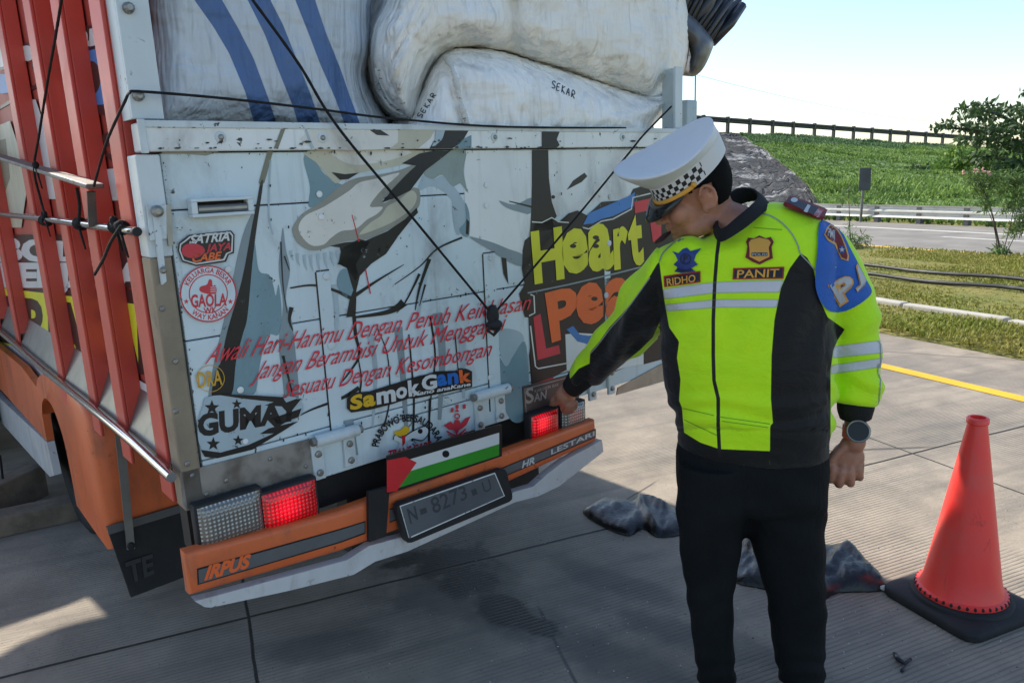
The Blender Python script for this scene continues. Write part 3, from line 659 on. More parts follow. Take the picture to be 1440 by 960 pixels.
bo = [TP(*q, -0.072) for q in [(260, 778), (370, 749), (478, 720), (600, 676), (706, 637), (838, 590), (840, 620), (710, 681), (590, 735), (478, 776), (370, 808), (268, 838)]]
bm = bmesh.new(); fr = [bm.verts.new(p) for p in bo]; bk = [bm.verts.new((p.x, -0.035, p.z)) for p in bo]; nb_ = len(bo)
for i in range(5): bm.faces.new([fr[i], fr[i + 1], fr[10 - i], fr[11 - i]]); bm.faces.new([bk[i + 1], bk[i], bk[11 - i], bk[10 - i]])
for i in range(nb_): bm.faces.new([fr[(i + 1) % nb_], fr[i], bk[i], bk[(i + 1) % nb_]])
bmesh.ops.recalc_face_normals(bm, faces=bm.faces); be = [e for e in bm.edges if (e.verts[0] in fr) and (e.verts[1] in fr) and len(e.link_faces) == 2 and abs(e.link_faces[0].normal.dot(e.link_faces[1].normal)) < 0.5]
bmesh.ops.bevel(bm, geom=be, offset=0.014, segments=3, affect='EDGES', profile=0.5); m.bm(bm, mORG)

bump_ = m.build('bumper', truck, auto=40)
def gbm(x, y, L): return TP(x, y, -0.0724 - 0.0004 * L)
m = Sheet(gbm)
m.poly([(277, 799), (478, 743), (514, 732), (514, 750), (478, 763), (278, 822)], mSK, 1); m.poly([(279, 801), (478, 745), (513, 734), (513, 748), (478, 761), (280, 820)], mGREY, 2)
m.poly([(548, 716), (706, 658), (838, 603), (838, 614), (708, 670), (548, 734)], mGREY, 2)
m.stroke([(548, 734), (708, 670), (838, 614)], 1.4, mSK, 3, 1.4, 0); m.stroke([(548, 716), (706, 658), (838, 603)], 1.4, mSK, 3, 1.4, 0)
m.build('bumper_stripe', bump_, fix=False)
S = Sheet(gbm); S.text('IRPUS', [(290, 797), (353, 779), (352, 796), (287, 815)], mORL, 4, 0.05, 0.2)
S.build('bumper_lettering', bump_, fix=False); S = Sheet(gbm); S.text('HR', [(734, 649), (752, 642), (752, 651), (734, 658)], mWVAL, 4, 0.03, 0.2); S.text('LESTARI', [(775, 632), (836, 606), (836, 612), (775, 639)], mWVAL, 4, 0.02)
S.build('bumper_lettering', bump_, fix=False)
m = MB()
m.prism([TP(*q, -0.045) for q in [(268, 838), (300, 830), (480, 782), (512, 762), (565, 748), (700, 700), (714, 688), (742, 680), (760, 664), (786, 644), (838, 616), (840, 632), (778, 680), (748, 694), (716, 702), (565, 770), (520, 784), (490, 802), (400, 824), (290, 847), (281, 846)]], (0, -0.03, 0), mWVAL)
m.build('valance', bump_, auto=30)
m = MB(); m.prism([TP(*q, -0.075) for q in [(515, 690), (545, 682), (540, 752), (516, 760)]], (0, -0.012, 0), mDARK); m.build('bracket', bump_)
m = MB(); c4 = [TP(*q, -0.085) for q in [(550, 707), (705, 655), (716, 700), (566, 762)]]
cc = sum(c4, Vector()) / 4
rim = []
for i in range(4):
    p, a, b = c4[i], c4[i - 1], c4[(i + 1) % 4]; rim += [p + (a - p).normalized() * 0.018, p + (a - p).normalized() * 0.005 + (b - p).normalized() * 0.005, p + (b - p).normalized() * 0.018]
m.prism(rim, (0, -0.022, 0), mRUB); pf = m.build('plate_frame', bump_)
def gpl(x, y, L): return TP(x, y, -0.1074 - 0.0005 * L)
S = Sheet(gpl)
S.poly([(562, 711), (696, 664), (710, 697), (575, 757)], mPALE, 1); S.poly([(563.5, 712), (695.5, 666), (708.5, 696.5), (575.5, 755)], mPLATE, 2)
S.text('8273', [(604, 701), (654, 682), (658, 700), (610, 722)], mPLTX, 3, 0.01); S.text('N', [(572, 716), (584, 711), (588, 729), (577, 736)], mPLTX, 3, 0.02); S.text('U', [(677, 678), (688, 673), (692, 688), (681, 693)], mPLTX, 3, 0.0)
S.poly([(590, 716), (599, 713), (601, 720), (592, 724)], mPLTX, 3); S.poly([(662, 689), (669, 686), (672, 694), (665, 697)], mPLTX, 3)
S.build('number_plate', pf, fix=False)
def lampbox(q4, mat, name, glow=None, lit=False):
    m = MB(); P = [TP(*q, -0.045) for q in q4]; x0, x1 = min(p.x for p in P), max(p.x for p in P); z0, z1 = min(p.z for p in P), max(p.z for p in P)
    m.box((x0 - 0.007, -0.045, z0 - 0.007), (x1 + 0.007, -0.012, z1 + 0.007), mRUB, 0.004); o = m.build(name, truck, auto=35)
    m = MB(); nx, nz = 14, 8; g = []
    for j in range(nz + 1):
        for i in range(nx + 1):
            a, b = i / nx, j / nz; e = min(a, 1 - a, 0.12) / 0.12 * min(b, 1 - b, 0.2) / 0.2
            m.v.append((x0 + (x1 - x0) * a, -0.0455 - 0.012 * e ** 0.5, z0 + (z1 - z0) * b))
            g.append(0.0 if not lit else 0.12 + 1.1 * math.exp(-(((a - lit[0]) / 0.26) ** 2 + ((b - lit[1]) / 0.32) ** 2)))
    for j in range(nz):
        for i in range(nx): k = j * (nx + 1) + i; m.f.append([k, k + 1, k + nx + 2, k + nx + 1]); m.mi.append(0)
    m.mats = [mat]; m.attrs['glow'] = g; m.build('lens', o, smooth=True)
    return o
lampbox([(281, 714), (366, 700), (368, 744), (284, 768)], mLENSC, 'reversing_lamp')
lampbox([(370, 696), (443, 683), (446, 722), (373, 742)], mLENSR, 'tail_lamp', lit=(0.4, 0.5))
lampbox([(747, 586), (784, 576), (785, 604), (748, 616)], mLENSR, 'tail_lamp', lit=(0.32, 0.62))
lampbox([(790, 574), (820, 567), (822, 594), (791, 602)], mLENSC, 'reversing_lamp')
# striped flag board under the tailgate
def gfl(x, y, L): return TP(x, y, -0.0882 - 0.0005 * L)
m = MB(); m.prism([TP(*q, -0.078) for q in [(543, 640), (703, 596), (703, 640), (543, 693)]], (0, -0.01, 0), mSK); fb = m.build('flag_board', truck)
S = Sheet(gfl); S.poly([(544, 655), (702, 608), (702, 640), (544, 691)], mSW, 1); S.poly([(544, 672), (702, 624), (702, 640), (544, 691)], mFGRN, 2); S.poly([(544, 641), (702, 597), (702, 608), (544, 655)], mSK, 2); S.poly([(544, 647), (570, 642), (586, 650), (558, 690), (544, 692)], mFRED, 3)
S.disc((627, 638), 5, mSK, 3, n=16)
S.build('flag_paint', fb, fix=False)

# --- chassis, wheels, cab
m = MB(); m.box((-0.42, 0.12, 0.56), (-0.32, 6.0, 0.8), mDARK); m.box((0.32, 0.12, 0.56), (0.42, 6.0, 0.8), mDARK); m.box((-0.98, 0.06, 0.64), (0.42, 0.12, 0.84), mDARK); m.box((-0.5, 0.13, 0.42), (0.3, 0.2, 0.62), mDARK)
for y in (1.2, 2.4, 3.6): m.box((-0.9, y, 0.8), (0.9, y + 0.1, 0.855), mDARK)
m.tube([(-0.8, 1.95, 0.38), (0.8, 1.95, 0.38)], 0.07, mDARK, 12); m.build('chassis', truck)
mTYRE = paint('tyre rubber', (24, 24, 25), 0.8, var=0.2, scale=9, dirt=0.5, dirtcol=(70, 64, 58), bump=0.4)
def wheel(x, y):
    m = MB(); pr = [(0.2, -0.1), (0.33, -0.105), (0.37, -0.085), (0.385, -0.05), (0.385, 0.05), (0.37, 0.085), (0.33, 0.105), (0.2, 0.1)]
    k = 36; base = len(m.v)
    for r, w in pr:
        for q in range(k): a = 2 * math.pi * q / k; m.v.append((x + w, y + r * math.cos(a), 0.385 + r * math.sin(a)))
    for j in range(len(pr)):
        for q in range(k): m.f.append([j * k + q, j * k + (q + 1) % k, ((j + 1) % len(pr)) * k + (q + 1) % k, ((j + 1) % len(pr)) * k + q]); m.mi.append(0)
    m.mats = [mTYRE]; o = m.build('wheel', truck, smooth=True)
    m = MB(); m.tube([(x - 0.06, y, 0.385), (x + 0.06, y, 0.385)], 0.205, mSTEEL, 28); m.tube([(x - 0.1, y, 0.385), (x + 0.1, y, 0.385)], 0.07, mSTEEL, 16); m.build('rim', o, auto=40)
for y in (1.95, 4.9):
    for x in ((-0.82, -0.6, 0.6, 0.82) if y < 3 else (-0.8, 0.8)): wheel(x, y)
m = MB(); m.prism([(0, 4.62, 0.75), (0, 4.62, 2.3), (0, 5.0, 2.36), (0, 5.9, 2.3), (0, 6.15, 1.55), (0, 6.2, 0.6), (0, 5.4, 0.55), (0, 5.3, 0.8)], (1.86, 0, 0), mORG)
for i in range(len(m.v)): m.v[i] = (m.v[i][0] - 0.93, m.v[i][1], m.v[i][2])
cab = m.build('cab', truck, auto=30)
mGLS = paint('dark glass', (20, 24, 27), 0.06, var=0.02); m = MB(); m.prism([(-0.932, 5.0, 1.5), (-0.932, 5.0, 2.2), (-0.932, 5.8, 2.2), (-0.932, 6.02, 1.5)], (-0.004, 0, 0), mGLS); m.prism([(0.932, 5.0, 1.5), (0.932, 5.0, 2.2), (0.932, 5.8, 2.2), (0.932, 6.02, 1.5)], (0.004, 0, 0), mGLS); m.build('window', cab)

# --- stake side: inner panel, ledge, stakes, rails
m = MB(); m.box((-0.945, 0.066, 0.92), (-0.92, 4.4, 3.0), mSTKD); 
for z in (1.33, 1.36, 1.9, 2.3): m.box((-0.949, 0.066, z), (-0.9451, 4.4, z + 0.012), mSK)
sp_ = m.build('side_panel', truck)
def gsd(x, y, L): return SP(x, y, -0.9455 - 0.0005 * L)
S = Sheet(gsd)
S.poly([(-70, 405), (205, 408), (210, 432), (-70, 405)], mSK, 10)
S.poly([(-80, 395), (212, 430), (222, 520), (-80, 470)], mLIME, 11)
S.poly([(-80, 440), (110, 488), (215, 545), (225, 620), (-80, 500)], mSW, 10)
S.text('KERJA', [(-30, 415), (118, 432), (122, 505), (-30, 470)], mSK, 12, 0.04); S.text('CABE', [(120, 440), (246, 440), (250, 530), (122, 505)], mSK, 12, 0.05)
S.poly([(-40, 330), (205, 330), (206, 405), (-40, 403)], mSK, 11)
S.text('BOLO', [(0, 335), (150, 345), (150, 366), (0, 366)], mSW, 12, 0.05); S.text('BERJAYA', [(-5, 372), (205, 372), (205, 402), (-5, 402)], mSW, 12, 0.06)
S.text('kapiran', [(0, 65), (150, 22), (150, 60), (0, 95)], mSK, 12, 0.10); S.text('kapiran', [(0, 67), (150, 26), (150, 58), (0, 93)], mSW, 13, 0.05)
S.poly([(105, 62), (150, 64), (160, 140), (152, 150), (128, 146), (118, 100)], mSKYB, 12, 0); S.poly([(0, 105), (36, 100), (40, 128), (0, 132)], mSKYB, 12, 0)
S.disc((128, 110), 24, mSK, 13, n=24, sx=0.55); S.poly([(130, 148), (160, 146), (160, 164), (132, 160)], mSK, 12, 0)
S.poly([(30, 142), (50, 140), (66, 188), (92, 240), (100, 280), (60, 280), (40, 190)], mSW, 12, 0); S.poly([(68, 120), (92, 112), (110, 220), (104, 232), (84, 180)], mSW, 12, 0)
S.poly([(150, 238), (172, 236), (176, 282), (158, 282)], mSW, 12, 0); S.poly([(140, 192), (160, 182), (166, 200), (148, 206)], mSK, 12, 0); S.poly([(145, 216), (166, 218), (160, 230)], mSK, 12, 0)
S.poly([(-10, 180), (14, 170), (40, 250), (30, 320), (-10, 320)], mCREAM, 12, 0); S.poly([(-10, 200), (8, 195), (14, 250), (0, 290)], mOLIVE, 13, 0)
S.build('side_lettering', sp_, fix=False)
m = MB(); m.box((-1.0, 0.066, 0.872), (-0.92, 4.4, 0.884), mSTEEL); m.prism([(-0.999, 0.066, 0.8845), (-0.9455, 0.066, 0.8845), (-0.9455, 0.066, 1.0), (-0.949, 0.066, 1.0)], (0, 4.3, 0), mSTEEL); m.build('bed_ledge', truck)
for i, v in enumerate([0.17, 0.54, 0.885, 1.375, 2.3, 2.9, 3.5, 4.1]):
    m = MB(); w = 0.095; z0 = 0.78 if i < 4 else 0.86
    m.box((-1.004, v - w, z0), (-0.994, v, 3.02), mSTK, 0.003); m.box((-0.9939, v - w, z0 + 0.07), (-0.9501, v - w + 0.01, 3.02), mSTK, 0.002); m.box((-0.9939, v - 0.01, z0 + 0.07), (-0.9501, v, 3.02), mSTK)
    m.build('stake', truck)
def dent(p, k): return p
m = MB(); m.tube([(-1.022, -0.01, 0.878)] + [(-1.022, y, 0.884 + 0.004 * math.sin(y * 3)) for y in (0.3, 0.6, 0.62, 0.9, 1.5, 2.5, 4.3)], 0.0125, mCHROME, 14); m.build('lower_rail', truck, auto=40)
m = MB(); m.tube([(-1.022, -0.012, 1.462), (-1.022, 1.0, 1.474), (-1.022, 4.3, 1.49)], 0.010, mCHROME, 14); m.tube([(-1.022, -0.022, 1.462), (-1.022, -0.012, 1.462)], 0.0105, mRUB, 12); m.build('upper_rail', truck, auto=40)
m = MB(); a = SP(-40, 208, -1.03); b = SP(134, 262, -1.03); m.beam(a, b, 0.042, 0.012, mLASH, bev=0.003); m.beam(b + V(0.0, 0.05, -0.012), b + V(0.0, 0.09, -0.10), 0.02, 0.006, mLASH); m.build('lash_bar', truck)

# --- orange mudguard behind the wheel, flap, strap, side skirt
m = MB(); y0 = 0.98
prof = [(y0, 0.31), (y0, 0.55), (y0 + 0.02, 0.74), (y0 + 0.12, 0.84), (y0 + 0.35, 0.865), (y0 + 0.7, 0.84), (y0 + 0.93, 0.76), (y0 + 1.02, 0.62)]
inn = [(1.50, 0.31), (1.505, 0.45), (1.53, 0.58), (1.60, 0.66), (1.68, 0.70), (1.80, 0.70), (1.90, 0.66), (1.95, 0.6)]
prof = crom(prof, 5, False); inn = crom(inn, 5, False); n = len(prof)
rows = []
for (y, z), (yi, zi) in zip(prof, inn):
    rows.append([(-0.52, y, z), (-0.955, y, z), (-0.985, y + 0.008, z - 0.003), (-1.0, y + 0.035, z - 0.012), (-1.004, y + (yi - y) * 0.3, z + (zi - z) * 0.3), (-1.002, yi - 0.02, zi + 0.01), (-0.99, yi, zi), (-0.95, yi + 0.004, zi)])
k = len(rows[0]); m.add([p for r in rows for p in r], [[i * k + j, i * k + j + 1, (i + 1) * k + j + 1, (i + 1) * k + j] for i in range(n - 1) for j in range(k - 1)], mORG)
fd = m.build('mudguard', truck, auto=50)
m = MB(); m.prism([(-1.0, y0 - 0.012, 0.40), (-0.5, y0 - 0.012, 0.40), (-0.5, y0 - 0.03, 0.13), (-0.965, y0 - 0.03, 0.12)], (0, 0.014, 0), mRUB); m.box((-1.0, y0 - 0.02, 0.375), (-0.5, y0 - 0.012, 0.405), mGREY); mf = m.build('mud_flap', truck)
S = Sheet(lambda x, y, L: TP(x, y, y0 - 0.033)); mFT = paint('worn flap lettering', (52, 53, 54), 0.7, var=0.1); S.text('TE', [(176, 792), (215, 779), (217, 805), (182, 820)], mFT, 1, 0.03); S.build('flap_lettering', mf, fix=False)
m = MB(); m.prism([TP(*q, y0 - 0.06) for q in [(162, 612), (175, 606), (190, 771), (179, 773)]], (0, 0.006, 0), mSTEEL); bolt(m, TP(184, 767, y0 - 0.061), 0.014, 0.01, mDARK); m.build('flap_strap', truck)
m = MB()
m.prism([SP(*q, -1.0) for q in [(-60, 440), (30, 515), (52, 545), (66, 620), (-60, 480)]], (0.03, 0, 0), mORG)
m.prism([SP(*q, -1.003) for q in [(-60, 478), (0, 560), (66, 622), (76, 668), (70, 670), (-60, 525)]], (0.03, 0, 0), mWVAL)
m.build('side_skirt', truck)
# ================================================================== load: sacks, bundle, ropes
def nz(p, s, o=0.0): return noise.noise(Vector((p[0] * s + o, p[1] * s - o, (p[2] if len(p) > 2 else 0) * s + o * 0.3)))
def pillow(name, outline, v, Df, Db, mat, w, step, disp=None, attrs=None, parent=None, e=0.5, smooth_out=4):
    """sack-like body: outline in photo pixels standing in the truck plane y = v, swollen to both sides"""
    O = densify(crom(outline, smooth_out), step); V2, T, sd_ = cdt(O, step)
    q = np.clip(sd_ / w, 0, 1); pr = (1 - (1 - q) ** 2) ** e
    m = MB(); n = len(V2); i0 = m.m(mat); rim = sd_ < 0.05
    base = [TP(x, y, v) for x, y in V2]
    for k, p in enumerate(base):
        d = disp(V2[k][0], V2[k][1], q[k]) if disp else 0.0
        m.v.append(tuple(t2w(TP(V2[k][0], V2[k][1], v - Df * pr[k] - d * min(1, q[k] * 3)))))
    back = {}
    for k, p in enumerate(base):
        if rim[k]: back[k] = k
        else: back[k] = len(m.v); m.v.append(tuple(t2w((p.x, p.y + Db * pr[k], p.z))))
    for t in T:
        m.f.append(list(t)); m.mi.append(0)
        if not all(back[a] == a for a in t): m.f.append([back[a] for a in t][::-1]); m.mi.append(0)
    if attrs:
        for nm, fn in attrs.items():
            a = fn(V2); full = np.full(len(m.v), -50.0); full[:n] = a; m.attrs[nm] = full
    return m.build(name, parent, smooth=True)
def cloth_mat(name, rgb, var=0.05, weave=900.0, dirt=0.4, wr=0.5, stripes=None, marks=None, rough=0.62, dirtcol=(158, 146, 122), wscale=11):
    m, t, b = new_mat(name); co = t.coord()
    n1 = t.noise(co, 3.2, 5, 0.6); base = lin(rgb)
    col = t.mix(t.ramp(n1, 0.3, 0.7), tuple(c * (1 - var) for c in base[:3]) + (1,), tuple(min(1, c * (1 + var)) for c in base[:3]) + (1,))
    if stripes:
        for nm, c in stripes: col = t.mix(t.ramp(t.attr(nm), -0.6, 0.6), col, lin(c))
    n2 = t.noise(co, 5.5, 8, 0.68, 0.6); col = t.mix(t.ramp(n2, 0.5, 0.8, 0, dirt), col, lin(dirtcol))
    n3 = t.noise(co, 60, 4, 0.7); col = t.mix(t.math('MULTIPLY', t.ramp(n3, 0.70, 0.76), 0.45), col, lin((90, 88, 84)))
    if marks:
        for nm, c in marks: col = t.mix(t.ramp(t.attr(nm), -0.5, 0.5), col, lin(c))
    t.set(b, 'Base Color', col); b.inputs['Roughness'].default_value = rough; b.inputs['Specular IOR Level'].default_value = 0.35
    s = t.sep(co); wv = t.math('MULTIPLY', t.math('SINE', t.math('MULTIPLY', s[0], weave)), t.math('SINE', t.math('MULTIPLY', s[2], weave)))
    wr1 = t.math('ADD', t.noise(t.mapping(co, (1.4, 1.4, 0.22), (0.05, 0.1, 0.0)), wscale, 3, 0.5, 0.15), t.math('MULTIPLY', t.noise(t.mapping(co, (0.5, 0.5, 1.3), (0.2, 0.35, 0.3)), wscale, 2, 0.5, 0.2), 0.6))
    n_ = t.bump(wr1, wr, 0.06); n_ = t.bump(wv, 0.08, 0.002, n_); t.set(b, 'Normal', n_); return m
mSACKB = cloth_mat('striped woven sack', (196, 204, 210), stripes=[('stripe', (84, 112, 156))], dirt=0.35, dirtcol=(140, 150, 158), wr=0.8)
mSACKW = cloth_mat('white woven sack', (240, 239, 233), dirt=0.5, marks=[('marks', (40, 40, 42))], wr=0.85)
mSACKL = cloth_mat('white woven sack lower', (243, 243, 240), dirt=0.4, marks=[('marks', (40, 40, 42))], wr=0.8)

STR = [[(262, -40), (273, 0), (300, 38), (322, 75), (345, 130), (362, 190), (394, 190), (378, 140), (357, 83), (335, 40), (312, 0), (298, -40)],
       [(335, -40), (348, 0), (372, 48), (393, 103), (412, 150), (424, 190), (456, 190), (436, 130), (417, 83), (398, 35), (380, 0), (366, -40)],
       [(402, -40), (415, 0), (434, 48), (450, 90), (472, 140), (490, 190), (512, 190), (492, 135), (478, 95), (458, 45), (443, 0), (432, -40)]]
O_ = [(190, -190), (330, -215), (470, -190), (518, -110), (526, -40), (521, 20), (523, 70), (516, 105), (528, 140), (548, 172), (552, 200), (420, 205), (300, 205), (190, 205), (180, 60), (182, -80)]
s_ = pillow('sack', O_, 0.32, 0.27, 0.3, mSACKB, 95, 7, lambda x, y, q: 0.016 * nz((x, y), 0.014, 3) + 0.009 * nz((x - y * 0.35, y * 0.2), 0.045, 9),
            {'stripe': lambda P: np.max([sdf(P, s) for s in STR], 0)})
tag(s_, 'large pale sack with wide blue stripes above the tailgate', 'sack')
def d_up(x, y, q):
    c = 0
    c -= 0.05 * math.exp(-((x - (722 - 0.002 * (y - 30) ** 2)) / 10) ** 2) * (1 if y > -10 else 0.3)
    c += 0.035 * math.exp(-(((x - 660) / 55) ** 2 + ((y - 40) / 26) ** 2)); c -= 0.035 * math.exp(-((x - 925 - 0.1 * (y - 100)) / 10) ** 2); c += 0.007 * math.sin(x * 0.13 + 2 * nz((x, y), 0.02, 6)) * min(1, max(0, (x - 740) / 60)) * (0.4 + 0.6 * q)
    c += 0.014 * nz((x, y), 0.018, 4) + 0.007 * nz((x, y * 0.3), 0.06, 8) + 0.007 * math.sin(x * 0.16 + 3 * nz((x, y), 0.02)) * math.exp(-((y - 100 - (x - 700) * 0.2) / 40) ** 2)
    if x < 620: c += 0.013 * math.sin((x + y * 0.6) * 0.33 + 2 * nz((x, y), 0.03)) * min(1, (620 - x) / 60) * q
    return c
UP = [(519, 82), (523, 40), (538, 8), (558, -40), (620, -100), (740, -125), (880, -105), (945, -50), (966, 10), (969, 70), (958, 112), (935, 136), (905, 141), (860, 127), (800, 107), (746, 90), (708, 76), (668, 71), (634, 74), (612, 92), (596, 126), (584, 166), (562, 168), (540, 150), (526, 118)]
tie = [[(522, 88), (533, 105), (528, 120), (540, 140), (556, 158), (574, 165)]]
s_ = pillow('sack', UP, 0.27, 0.27, 0.25, mSACKW, 62, 5, d_up,
            {'marks': lambda P: np.max([sdline(P, l, 0.9) for l in tie] + [1.6 - np.hypot(*(P - np.array(c)).T) for c in [(532, 86), (572, 72), (590, 20), (847, 8), (843, 11), (694, 48)]] + [sdline(P, [(527 + 9 * k, 104 + 11 * k), (535 + 9 * k, 100 + 11 * k)], 0.7) for k in range(5)], 0)})
tag(s_, 'white sack draped over the lower white sack, topmost of the pile', 'sack')
sk_up = s_
seam = [(626, 74), (634, 92), (641, 112), (646, 138), (652, 160), (662, 190)]
def d_lo(x, y, q):
    s = sdline(np.array([[x, y]]), seam, 0)[0]; c = 0.020 * math.exp(-(s / 3.0) ** 2) - 0.012 * math.exp(-((s + 8) / 5) ** 2)
    c += 0.014 * nz((x, y), 0.016, 7) + 0.006 * nz((x, y * 0.4), 0.07, 3) + 0.006 * math.sin(x * 0.2 + 3 * nz((x, y), 0.03, 2)) * math.exp(-((y - 165) / 22) ** 2)
    return c
LO = [(572, 205), (580, 160), (592, 128), (606, 96), (624, 73), (645, 66), (690, 68), (740, 80), (800, 98), (860, 118), (920, 134), (952, 122), (958, 132), (940, 156), (918, 178), (900, 205), (740, 212)]
s_ = pillow('sack', LO, 0.22, 0.23, 0.25, mSACKL, 50, 4.5, d_lo, {'marks': lambda P: np.max([sdline(P, [(628 + k * 5, 84 + 17 * k), (636 + k * 5, 86 + 17 * k)], 0.8) for k in range(6)] + [sdline(P, [(718 + 2 * k, 128), (719 + 2 * k, 132)], 0.4) for k in range(2)], 0)})
tag(s_, 'white sack with a seam and handwritten name resting on the tailgate rail', 'sack')
sk_lo = s_
def bvh_of(o):
    me = o.data; mw = o.matrix_world; return BVHTree.FromPolygons([mw @ v.co for v in me.vertices], [list(p.vertices) for p in me.polygons])
def caster(bv, cen=None, off=0.002):
    """photo pixel -> point just in front of a surface"""
    def f(x, y, L=1):
        for k in range(40):
            r = Vector(wray(x, y)).normalized(); h = bv.ray_cast(Vector(CAMP), r)
            if h[0] is not None: return h[0] - r * (off + 0.0004 * L)
            c = cen or (0, 0); x += (c[0] - x) * 0.03; y += (c[1] - y) * 0.03
        return Vector(CAMP) + r * 3
    return f
bpy.context.view_layer.update()
def seamtube(o, pts, r, mat, name, st=None):
    c = caster(bvh_of(o), (650, 120), -0.004); Q = crom(pts, 6, False); m = MB(); P = [c(x, y, 0) for x, y in Q]
    m.tube(P, [r * (0.7 + 0.5 * abs(math.sin(i * 1.7)) + 0.3 * math.sin(i * 0.6)) for i in range(len(P))], mat, 8); m.build(name, o, smooth=True)
    S = Sheet(caster(bvh_of(o), (650, 120), 0.004))
    for i in range(2, len(Q) - 2, 4): x, y = Q[i]; S.stroke([(x - 4, y - 1 + (i % 3)), (x, y + (i % 2)), (x + 4, y + 1 - (i % 3))], 1.1, mROPE, 1, 0.8, 3)
    S.build('stitching', o, fix=False)
mSEAM = paint('folded sack hem', (204, 205, 202), 0.7, var=0.06, scale=30)
seamtube(sk_lo, [(627, 80), (634, 92), (641, 112), (646, 138), (652, 160), (659, 176)], 0.008, mSEAM, 'seam')
seamtube(sk_up, [(530, 96), (533, 110), (530, 122), (540, 138), (552, 152), (566, 160)], 0.007, mSEAM, 'seam')
mINK = paint('marker ink', (38, 38, 42), 0.6, var=0.05)
S = Sheet(caster(bvh_of(sk_lo), (700, 140)))
hand = {'S': [[(9, 1), (4, 0), (1, 2), (2, 4), (8, 6), (8, 9), (1, 10)]], 'E': [[(8, 0), (1, 1), (1, 10), (8, 9)], [(1, 5), (7, 5)]], 'K': [[(1, 0), (1, 10)], [(8, 0), (1, 5), (9, 10)]], 'A': [[(0, 10), (4, 0), (8, 10)], [(2, 6), (7, 6)]], 'R': [[(1, 10), (1, 0), (7, 1), (8, 3), (6, 5), (1, 5), (9, 10)]]}
def scrawl(word, o, ex, ey, w):
    for i, ch in enumerate(word):
        for st in hand[ch]: S.stroke([(o[0] + (i + p[0] * 0.075) * ex[0] + p[1] * 0.1 * ey[0], o[1] + (i + p[0] * 0.075) * ex[1] + p[1] * 0.1 * ey[1]) for p in st], w, mINK, 1, w, 3)
scrawl('SEKAR', (777, 113), (6.9, 3.4), (-1.5, 10), 1.3)
scrawl('SEKAR', (586, 163), (4.6, -7.0), (6, 3.5), 1.2)
S.build('handwriting', sk_lo, fix=False)
# hidden filler sacks further forward in the bed, added to cast shadow
mSACKF = cloth_mat('plain woven sack', (196, 194, 186), dirt=0.5)
def plain_sack(c, r, label):
    bm = bmesh.new(); bmesh.ops.create_uvsphere(bm, u_segments=36, v_segments=22, radius=1); k = rng.random() * 50
    for v in bm.verts:
        p = v.co; q = Vector([math.copysign(abs(a) ** 0.55, a) for a in p]); q *= 1 + 0.05 * noise.noise(p * 2 + Vector((k, 0, 0)))
        v.co = q
    m = MB(); m.bm(bm, mSACKF, Matrix.Translation(t2w(c)) @ Matrix.Rotation(TROT, 4, 'Z') @ Matrix.Diagonal((r[0], r[1], r[2], 1)))
    o = m.build('sack', smooth=True); tag(o, label, 'sack', 'filler sacks added deeper in the bed to cast shadow')
for c, r in [((-0.4, 1.05, 1.25), (0.45, 0.36, 0.32)), ((0.5, 1.05, 1.25), (0.45, 0.36, 0.32)), ((-0.42, 1.05, 1.9), (0.44, 0.42, 0.33)), ((0.5, 1.1, 1.9), (0.45, 0.45, 0.33)), ((-0.42, 1.0, 2.72), (0.52, 0.55, 0.5)), ((0.5, 1.0, 2.72), (0.48, 0.58, 0.5)),
             ((-0.4, 2.4, 1.5), (0.46, 0.6, 0.55)), ((0.5, 2.4, 1.5), (0.46, 0.6, 0.55)), ((-0.4, 2.6, 2.5), (0.46, 0.6, 0.45)), ((0.5, 2.6, 2.5), (0.46, 0.6, 0.45)), ((0.0, 3.7, 1.7), (0.8, 0.55, 0.8))]:
    plain_sack(c, r, 'plain white filler sack added behind the striped sack to cast shadow')
# black plastic bundle hanging over the right edge
mFILM = paint('black plastic film', (30, 31, 36), 0.3, var=0.3, scale=14, bump=0.5, bscale=40)
mFILM2 = paint('grey plastic wrap', (66, 66, 68), 0.4, var=0.15, scale=8, bump=0.4, bscale=30)
m = MB(); a0 = TP(945, 62, 0.5); 
for k in range(15):
    f = k / 14.0; A0 = TP(936 + 66 * f, 8 + 52 * f, 0.35 + 0.02 * (k % 3)); B0 = TP(978 + 66 * f, -92 + 100 * f, 0.35 + 0.03 * (k % 2)); w = 0.010 + 0.006 * (k % 3)
    mid = (A0 + B0) / 2 + Vector((0, 0.012 * math.sin(k * 2.1), 0.01 * math.cos(k)))
    m.tube([t2w(A0), t2w(mid), t2w(B0)], [w, w * 1.3, w], mFILM if k % 4 else mFILM2, 8)
    m.tube([t2w(A0 + Vector((0, 0.05, 0.01))), t2w(B0 + Vector((0, 0.05, 0)))], w * 1.5, mFILM, 8)
bd = m.build('bundle', smooth=True); tag(bd, 'bundle of black plastic rolls sticking out beyond the white sacks', 'bundle')
s_ = pillow('bag', [(930, 22), (950, 8), (972, 22), (990, 40), (1003, 58), (1000, 74), (988, 98), (974, 108), (966, 100), (968, 70), (952, 48)], 0.3, 0.09, 0.1, mFILM2, 16, 4, lambda x, y, q: 0.012 * nz((x, y), 0.06, 2))
tag(s_, 'dark grey plastic bag under the black rolls at the load edge', 'bag')
m = MB(); 
for k in range(9): p = TP(922 + 3 * k, 14, 0.12); m.tube([t2w(p), t2w(p + Vector((0.02 + 0.012 * (k - 3), -0.01, 0.07 + 0.012 * (k % 3))))], [0.0018, 0.0008], mSW, 5)
o = m.build('string_end'); tag(o, 'frayed white string ends at the corner of the topmost sack', 'string')
